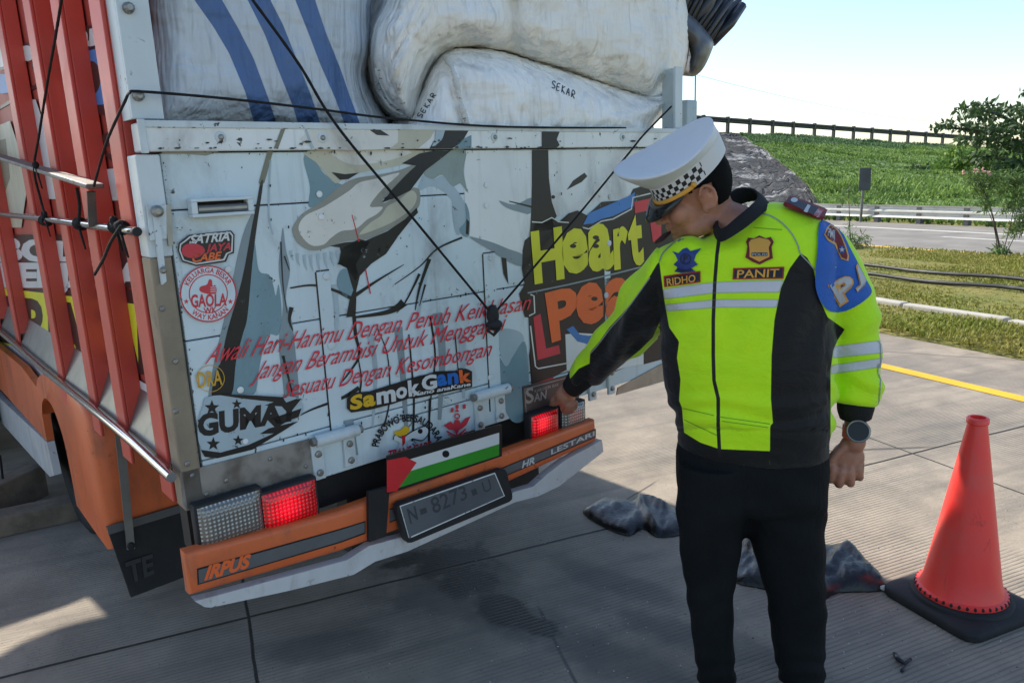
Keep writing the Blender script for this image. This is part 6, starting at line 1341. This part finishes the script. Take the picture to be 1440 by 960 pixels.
lv = [bl, [tuple(Vector(a).lerp(Vector(b_), 0.55) + (Vector(a) - cen_).normalized() * 0.004) for a, b_ in zip(bl, tp_)], tp_]; inn_ = [[tuple(Vector(p) + (cen_ - Vector(p)).normalized() * 0.008) for p in l] for l in (tp_, bl)]
m.v = [p for l in lv + inn_ for p in l]; i0 = m.m(mKNIT)
for j in range(4):
    for q in range(n): m.f.append([j * n + q, j * n + (q + 1) % n, (j + 1) * n + (q + 1) % n, (j + 1) * n + q]); m.mi.append(i0)
m.build('collar', jacket, smooth=True)
m = MB(); limb(m, [(1204, 562, Y0 - .02, 26), (1203, 574, Y0 - .02, 25.5), (1203, 582, Y0 - .02, 23.5), (1203, 587, Y0 - .02, 22)], mKNIT, 28, end=False); m.build('cuff', jacket, smooth=True)
m = MB(); limb(m, [(824, 524, Y0 + .42, 20), (815, 533, Y0 + .44, 19), (808, 541, Y0 + .455, 16.5), (804, 545, Y0 + .465, 15.5)], mKNIT, 28, end=False); m.build('cuff', jacket, smooth=True)
# trousers, shoes
m = MB()
ringtube(m, [(596, 958, 1158, Y0, .25), (640, 950, 1160, Y0, .265), (685, 950, 1161, Y0, .265), (702, 954, 1158, Y0, .24), (714, 975, 1136, Y0, .16)], J0)
ringtube(m, [(640, 952, 1056, Y0, .255), (690, 950, 1054, Y0, .26), (720, 951, 1050, Y0, .25), (745, 952, 1046, Y0, .235), (775, 955, 1042, Y0, .215), (810, 960, 1036, Y0, .195), (850, 967, 1033, Y0, .19), (900, 973, 1033, Y0, .185), (935, 977, 1036, Y0, .185), (952, 980, 1037, Y0, .18)], J0)
ringtube(m, [(640, 1042, 1160, Y0, .255), (690, 1042, 1161, Y0, .26), (720, 1046, 1161, Y0, .25), (745, 1051, 1160, Y0, .235), (775, 1060, 1160, Y0, .215), (810, 1069, 1160, Y0, .195), (850, 1079, 1162, Y0, .19), (900, 1084, 1161, Y0, .185), (935, 1090, 1160, Y0, .185), (950, 1093, 1160, Y0, .18)], J0)
mTRS, t, b = new_mat('black trousers'); co = t.coord(); n1 = t.noise(co, 5, 6, 0.6)
t.set(b, 'Base Color', t.mix(t.ramp(n1, 0.3, 0.7), lin((13, 17, 19)), lin((20, 24, 26)))); b.inputs['Roughness'].default_value = 0.85
b.inputs['Specular IOR Level'].default_value = 0.2
t.set(b, 'Normal', t.bump(t.noise(co, 380, 2), 0.15, 0.001, t.bump(t.noise(t.mapping(co, (1, 1, 0.5)), 9, 6, 0.6, 0.8), 0.45, 0.03)))
def tfold(P, nn):
    x, y = PX(np.array(P)); d = -0.006 + 0.003 * noise.noise(P * 7); d += 0.004 * math.sin((y - abs(x - 1050) * 0.7) * 0.10 + 2 * noise.noise(P * 5)) * math.exp(-((y - 730) / 50) ** 2)
    d += 0.003 * math.sin(y * 0.13 + x * 0.05 + 2 * noise.noise(P * 6)) * math.exp(-((y - 840) / 40) ** 2) + 0.004 * math.sin(y * 0.2 + 3 * noise.noise(P * 7)) * math.exp(-((y - 945) / 25) ** 2); return d
trs = fuse(m, 'trousers', 0.007, [mTRS], 3, tfold)
mSHOE = paint('black shoe leather', (22, 22, 24), 0.3, var=0.1)
for x in (1006, 1128):
    m = MB(); c = DP(x, 960, Y0) - POFF; c.z = 0; m.ell(c + Vector((0, 0, 0.05)) - VD * 0.06, (0.05, 0.13, 0.05), mSHOE, Matrix((VR, VD, (0, 0, 1))).transposed()); m.ell(c + Vector((0, 0, 0.08)) + VD * 0.02, (0.048, 0.06, 0.07), mSHOE); m.ell(c + Vector((0, 0, 0.014)) - VD * 0.06, (0.052, 0.135, 0.014), mSHOE, Matrix((VR, VD, (0, 0, 1))).transposed())
    m.build('shoe', person, smooth=True)
# armband round the sleeve
mARM = paint('blue armband', (30, 92, 176), 0.7, var=0.08, scale=8, bump=0.4, bscale=260)
mMAR = paint('maroon cloth', (108, 26, 34), 0.7, var=0.06, bump=0.3, bscale=300); mNAVY = paint('navy cloth', (30, 36, 50), 0.7, var=0.08, bump=0.3, bscale=300); mSILV = paint('silver thread', (176, 178, 180), 0.5, 0.2, var=0.05); mGTH = paint('gold thread', (214, 158, 62), 0.5, 0.1, var=0.06, bump=0.2, bscale=300); mBTH = paint('blue thread', (32, 58, 128), 0.6, var=0.12, scale=60); mREDT = paint('red thread', (166, 34, 40), 0.6, var=0.06)
bpy.context.view_layer.update(); jb = bvh_of(jacket); jcast0 = caster(jb, (1060, 450), 0.0)
def patch(name, poly, mats_polys, th=0.004, parent=jacket, bv=None, cen=(1060, 450), step=3.0, smooth=0, label=None):
    """a thin piece lying on a curved surface, with its own edge thickness"""
    cst = caster(bv or jb, cen, 0.0); O = densify(crom(poly, smooth) if smooth else poly, step); V2, T, s = cdt(O, step); m = MB(); n = len(V2)
    top = []
    for x, y in V2: p = cst(x, y, 0); r = (p - Vector(CAMP)).normalized(); top.append((p, r))
    m.v = [tuple(p - r * th - POFF) for p, r in top] + [tuple(p + r * 0.002 - POFF) for p, r in top]; i0 = m.m(mats_polys[0])
    for tr in T: m.f.append(list(tr)); m.mi.append(i0)
    k = len(O)
    for i in range(k): m.f.append([i, (i + 1) % k, (i + 1) % k + n, i + n]); m.mi.append(i0)
    o = m.build(name, parent, smooth=False, label=label, fix=False); o.parent = parent; return o
def onjacket(L, bv=None, cen=(1060, 450)):
    c0 = caster(bv or jb, cen, 0.0)
    def f(x, y, l): p = c0(x, y, 0); r = (p - Vector(CAMP)).normalized(); return p - r * (0.0022 + 0.0008 * l) - POFF
    return f
def dense(sheet, poly, mat, layer, step=3.0, smooth=0):
    O = densify(crom(poly, smooth) if smooth else poly, step); V2, T, s = cdt(O, step); sheet.add([sheet.proj(x, y, layer) for x, y in V2], [list(t_) for t_ in T], mat)
AB = [(1161, 292), (1170, 296), (1176, 304), (1183, 322), (1194, 345), (1206, 368), (1218, 392), (1226, 408), (1222, 417), (1208, 428), (1190, 437), (1174, 439), (1162, 434), (1152, 420), (1147, 402), (1147, 380), (1150, 350), (1151, 325), (1154, 308)]
arm = patch('armband', AB, [mARM], 0.009, cen=(1180, 380), step=4, smooth=3)
bpy.context.view_layer.update(); ab_ = bvh_of(arm); S = Sheet(onjacket(0, ab_, (1182, 380)))
def letter(ch, quad, layer): 
    V_, F_ = quadmap(*text2d(ch, 0.075), quad, 'bbox'); S.raw((V_, F_), mGTH, layer); V_, F_ = quadmap(*text2d(ch, 0.03), quad, 'bbox'); c0 = V_.mean(0); S.raw((c0 + (V_ - c0) * 0.88, F_), mSILV, layer + 2)
letter('P', [(1164, 401), (1194, 383), (1211, 412), (1181, 432)], 2); letter('J', [(1199, 379), (1211, 368), (1222, 398), (1204, 413)], 2)
S.build('armband_lettering', arm, fix=False)
S = Sheet(onjacket(0, ab_, (1180, 360)))
dense(S, [(1159, 330), (1163, 320), (1168, 314), (1177, 320), (1184, 332), (1190, 346), (1194, 360), (1193, 367), (1183, 364), (1178, 354), (1174, 344), (1164, 338)], mGTH, 1); dense(S, [(1161, 329), (1165, 320), (1168, 317), (1176, 322), (1183, 333), (1188, 346), (1192, 359), (1191, 365), (1184, 362), (1180, 353), (1176, 342), (1166, 336)], mMAR, 3)
S.disc((1184, 351), 6, mBTH, 5, n=16, sx=0.8); S.star((1184, 351), 4.2, mSILV, 7); S.text('PMJ', [(1164, 320), (1174, 324), (1174, 337), (1164, 331)], mSILV, 5, 0.02)
S.build('sleeve_badge', arm, fix=False)
# shoulder boards
mMRD = paint('dark maroon cloth', (52, 20, 24), 0.7, var=0.1)
def board(q4, ys, th=0.010, mat=None):
    P = [DP(x, y, Y0 + d) - POFF for (x, y), d in zip(q4, ys)]; P[3] = P[0] + (P[2] - P[1]) * 1.02; nrm = (P[1] - P[0]).cross(P[3] - P[0]).normalized(); nrm = nrm if nrm.z > 0 else -nrm
    rnd = []
    for i in range(4):
        p, a_, c_2 = P[i], P[i - 1], P[(i + 1) % 4]; rnd += [p + (a_ - p) * 0.08, p + (c_2 - p) * 0.08]
    m = MB(); m.prism(rnd, -nrm * th, mat or mMAR); o = m.build('shoulder_board', jacket, auto=30)
    def pj(x, y, l):
        r = Vector(wray(x, y)); p0 = P[0] + POFF + nrm * (0.0006 + 0.0004 * l); k = (p0 - Vector(CAMP)).dot(nrm) / r.dot(nrm); return Vector(CAMP) + r * k - POFF
    return o, pj
ep, pj = board([(1103, 284), (1111, 274), (1164, 294), (1154, 310)], [-0.075, 0.02, 0.02, -0.075]); S = Sheet(pj)
S.poly([(1107, 284), (1112, 277), (1159, 295), (1152, 306)], mNAVY, 1); S.disc((1117, 281), 5, mSILV, 3, n=20, sy=0.65); S.poly([(1136, 287), (1140, 289), (1135, 299), (1130, 297)], mSILV, 3); S.poly([(1151, 292), (1159, 295), (1152, 306), (1144, 303)], mREDT, 3); S.text('PMJ', [(1150, 294), (1156, 297), (1151, 304), (1145, 301)], mSILV, 5, 0.0)
S.build('board_badge', ep, fix=False)
board([(920, 340), (933, 328), (944, 324), (931, 339)], [-0.03, 0.03, 0.04, -0.03], 0.007, mMRD)
mPIP = paint('grey piping', (138, 146, 140), 0.6, var=0.05)
S = Sheet(onjacket(0)); 
for l in ([(1064, 300), (1080, 302), (1098, 312), (1113, 328), (1122, 345), (1126, 357), (1138, 370), (1146, 380)], [(958, 332), (944, 344), (932, 356), (927, 368)], [(914, 390), (880, 437), (858, 462), (843, 482), (830, 497)], [(1238, 480), (1239, 520), (1236, 568)]): S.stroke(l, 1.7, mPIP, 0, 1.7, 8)
S.build('piping', jacket, fix=False)
mSTI = paint('stitch line', (92, 150, 14), 0.7, var=0.05); S = Sheet(onjacket(0))
for l in ([(960, 574), (1004, 584)], [(1012, 586), (1083, 596)], [(962, 590), (1008, 612)], [(1060, 320), (1100, 323)], [(1015, 592), (1080, 601)]): S.stroke(l, 0.9, mSTI, 0, 0.9, 8)
S.build('stitching', jacket, fix=False)
# chest badges and tapes
tg1 = patch('name_tape', [(933, 388), (985, 381), (985, 397), (934, 404)], [mREDT], 0.003); tg2 = patch('name_tape', [(1031, 377), (1103, 375), (1102, 392), (1030, 393)], [mREDT], 0.003)
for o, inner, word, q in [(tg1, [(935, 390), (983, 383), (983, 395), (936, 402)], 'RIDHO', [(937, 392), (978, 386), (978, 396), (938, 402)]), (tg2, [(1033, 379), (1101, 377), (1100, 390), (1032, 391)], 'PANIT', [(1037, 380), (1096, 378), (1095, 389), (1036, 391)])]:
    bpy.context.view_layer.update(); S = Sheet(onjacket(0, bvh_of(o), (q[0][0] + 25, q[0][1] + 6))); dense(S, inner, mNAVY, 1); S.text(word, q, mGTH, 4, 0.015); S.build('tape_lettering', o, fix=False)
bd1 = patch('badge', [(1049, 340), (1052, 334), (1060, 335), (1068, 331), (1077, 335), (1084, 333), (1088, 340), (1085, 347), (1086, 356), (1087, 363), (1078, 367), (1068, 372), (1058, 368), (1048, 362), (1050, 354), (1051, 346)], [mMAR], 0.005, label='gold shield badge with a maroon border')
bpy.context.view_layer.update(); S = Sheet(onjacket(0, bvh_of(bd1), (1068, 350))); dense(S, [(1053, 341), (1056, 337), (1068, 334), (1081, 337), (1084, 341), (1081, 348), (1082, 356), (1082, 361), (1068, 368), (1054, 361), (1054, 350)], mGTH, 1); dense(S, [(1057, 355), (1079, 355), (1079, 360), (1057, 360)], mNAVY, 3); S.text('POLISI', [(1058, 356), (1078, 356), (1078, 359.5), (1058, 359.5)], mSILV, 5, 0.01); S.build('badge_face', bd1, fix=False)
bd2 = patch('badge', [(945, 353), (954, 356), (960, 350), (966, 348), (971, 353), (986, 349), (979, 358), (976, 366), (981, 372), (972, 377), (978, 382), (966, 383), (958, 384), (948, 382), (953, 376), (947, 372), (953, 366), (950, 359)], [mBTH], 0.004, label='dark blue winged badge')
bpy.context.view_layer.update(); S = Sheet(onjacket(0, bvh_of(bd2), (964, 366))); S.disc((964, 364), 8, mNAVY, 1, 6.5, n=20); S.text('P', [(961, 359), (967, 359), (967, 369), (961, 369)], mNAVY, 1, 0.02); S.stroke([(950, 378), (964, 381), (978, 376)], 2, mNAVY, 1, 2); S.build('badge_face', bd2, fix=False)
# watch
mSTRP = paint('orange watch strap', (206, 104, 74), 0.6, var=0.05); mWBK = paint('black watch case', (34, 36, 38), 0.35, var=0.05); mWGL = paint('watch glass', (8, 8, 9), 0.35, var=0.02)
m = MB(); wc = DP(1203, 606, yh) - POFF; shell(m, [(wc + Vector((0, 0, 0.016)), VR * 0.0335, VD * 0.031), (wc - Vector((0, 0, 0.016)), VR * 0.0335, VD * 0.031)], 0.004, mSTRP); wt = m.build('watch', person, smooth=False)
m = MB(); wf = DP(1207, 606, yh - 0.045) - POFF; vdn = (Vector(CAMP) - (wf + POFF)).normalized(); m.tube([wf - vdn * 0.006, wf + vdn * 0.006], 0.0305, mWBK, 36); m.tube([wf + vdn * 0.006, wf + vdn * 0.0066], 0.0245, mWGL, 36); wob_ = MB(); e1 = vdn.cross(Vector((0, 0, 1))).normalized(); e2 = vdn.cross(e1); m.tube([wf + vdn * 0.0062 + (e1 * math.cos(a) + e2 * math.sin(a)) * 0.0275 for a in np.linspace(0, 2 * math.pi, 40)], 0.0024, mBOLT, 8); m.build('watch_case', wt, auto=40)
# hair, eyes
mHAIR = paint('black hair', (9, 9, 9), 0.85, var=0.3, scale=60, bump=0.7, bscale=260, spec=0.15)
bm = bmesh.new(); bmesh.ops.create_uvsphere(bm, u_segments=64, v_segments=48, radius=1)
for v in bm.verts: v.co = Vector((v.co.x * 0.0775, -0.008 + v.co.y * 0.0935, 0.03 + v.co.z * 0.106)) * (1 + 0.012 * noise.noise(v.co * 9))
kill = [v for v in bm.verts if v.co.z > 0.085 or v.co.z < -0.058 - 0.25 * (v.co.y + 0.1) or v.co.y > 0.052 or (v.co.y > -0.03 and v.co.z < -0.02 + 0.25 * v.co.y and abs(v.co.x) > 0.0) or (v.co.y > 0.012 and v.co.z < 0.004 + 0.8 * (v.co.y - 0.012)) or (-0.032 < v.co.y <= 0.012 and v.co.z < 0.026)]
bmesh.ops.delete(bm, geom=kill, context='VERTS'); m = MB(); m.bm(bm, mHAIR, Matrix.Translation(HC - POFF) @ HB.to_4x4()); hair = m.build('hair', person, smooth=True)
sol = hair.modifiers.new('thick', 'SOLIDIFY'); sol.thickness = 0.006; sol.offset = -1
mEYE = paint('eye', (52, 40, 36), 0.2, var=0.02)
for s in (-1, 1): m = MB(); m.ell(hl((s * 0.03, 0.081, -0.002)), (0.012, 0.008, 0.006), mEYE, HB); m.build('eye', person, smooth=True)
# cap
mCAPW = paint('white cap cloth', (208, 214, 218), 0.55, var=0.03, scale=4, dirt=0.12, bump=0.12, bscale=120); mVIS = paint('black visor', (14, 15, 17), 0.12, var=0.05)
def rings_mesh(R, mat, n=96, close=True):
    m = MB(); i0 = m.m(mat)
    for cy, rx, ry, zf in R:
        for q in range(n): a = 2 * math.pi * q / n; x, y = rx * math.sin(a), cy + ry * math.cos(a); m.v.append(tuple(hc((x, y, zf(x, y)))))
    for j in range(len(R) - 1):
        for q in range(n): m.f.append([j * n + q, j * n + (q + 1) % n, (j + 1) * n + (q + 1) % n, (j + 1) * n + q]); m.mi.append(i0)
    if close: m.f.append([(len(R) - 1) * n + q for q in range(n)]); m.mi.append(i0)
    return m
bz = lambda h: (lambda x, y: 0.050 + h - 0.20 * y)
CS = 0.94
fl = lambda z, k, s=0.0: (lambda x, y: z - k * (y - 0.03) + s * (y - 0.03) ** 2 - 0.9 * s * x * x)
cap = rings_mesh([(0, .0862, .1075, bz(0.046)), (0.006, .094, .114, lambda x, y: 0.103 - 0.13 * y), (0.018, .112, .124, fl(0.118, 0.05, 0.3)), (0.028, .122, .133, fl(0.132, 0.0, 0.6)), (0.03, .127, .136, fl(0.138, -0.01, 0.8)), (0.03, .1275, .1365, fl(0.1405, -0.02, 0.8)), (0.03, .124, .133, fl(0.143, -0.02, 0.8)), (0.03, .118, .127, fl(0.1425, -0.02, 0.8)), (0.03, .08, .085, fl(0.139, -0.02, 0.8)), (0.03, .03, .03, fl(0.137, -0.02, 0.8))], mCAPW).build('cap', person, smooth=True)
mBAND, t, b = new_mat('checkered cap band'); ca = t.math('FLOOR', t.math('MULTIPLY', t.attr('ang'), 1.0)); cz = t.math('FLOOR', t.attr('row')); par = t.math('MODULO', t.math('ADD', t.math('ADD', ca, cz), 200.0), 2.0)
ok = t.ramp(t.attr('span'), -0.02, 0.02); inz = t.math('MULTIPLY', t.math('GREATER_THAN', t.attr('row'), 0.0), t.math('LESS_THAN', t.attr('row'), 3.0)); f_ = t.math('MULTIPLY', t.math('MULTIPLY', par, ok), inz)
t.set(b, 'Base Color', t.mix(f_, lin((206, 208, 208)), lin((22, 24, 28)))); b.inputs['Roughness'].default_value = 0.6
R_ = [(0, .0858, .1068, bz(0.0)), (0, .0862, .1074, bz(0.012)), (0, .0866, .1078, bz(0.024)), (0, .0868, .1080, bz(0.036)), (0, .0868, .1080, bz(0.048))]
m = rings_mesh(R_, mBAND, 192, False); an = np.tile(np.degrees((np.arange(192) / 192 * 360 + 180) % 360 - 180) * 0 + ((np.arange(192) / 192 * 360 + 180) % 360 - 180), 5); rw = np.repeat(np.array([0, .012, .024, .036, .048]), 192)
m.attrs['ang'] = an / 6.4; m.attrs['row'] = (rw - 0.006) / 0.0125; m.attrs['span'] = (104 - np.abs(an)) / 10 ; m.build('cap_band', cap, smooth=True)
m = MB(); k = 41
for j, (ext, dz, th) in enumerate([(0.0, 0.0, 0), (0.5, -0.016, 0), (1.0, -0.042, 0), (1.0, -0.045, 0), (0.5, -0.020, 0), (0.0, -0.004, 0)]):
    for q in range(k):
        a = math.radians(-68 + 136 * q / (k - 1)); e = ext * 0.046 * math.cos(a * 1.25) ** 0.7 if abs(a) < math.radians(71) else 0; x, y = (0.0865 + e * 0.6) * math.sin(a), (0.1075 + e) * math.cos(a); m.v.append(tuple(hc((x, y, 0.054 - 0.2 * (0.1075 * math.cos(a)) + dz * (e / 0.058 if ext else 1)))))
i0 = m.m(mVIS)
for j in range(6):
    for q in range(k - 1): m.f.append([j * k + q, j * k + q + 1, ((j + 1) % 6) * k + q + 1, ((j + 1) % 6) * k + q]); m.mi.append(i0)
m.build('visor', cap, smooth=True)
m = MB(); m.tube([hc((0.0885 * math.sin(a), 0.1098 * math.cos(a), 0.056 - 0.2 * 0.1098 * math.cos(a))) for a in np.radians(np.linspace(-82, 82, 60))], 0.0062, mGTH, 8, flat=0.45, upv=None); m.build('cap_cord', cap, smooth=True)
for s in (-1, 1): m = MB(); a = math.radians(84 * s); m.ell(hc((0.089 * math.sin(a), 0.110 * math.cos(a), 0.058 - 0.2 * 0.11 * math.cos(a))), (0.007, 0.0075, 0.0075), mGTH, HB); m.build('cap_button', cap, smooth=True)
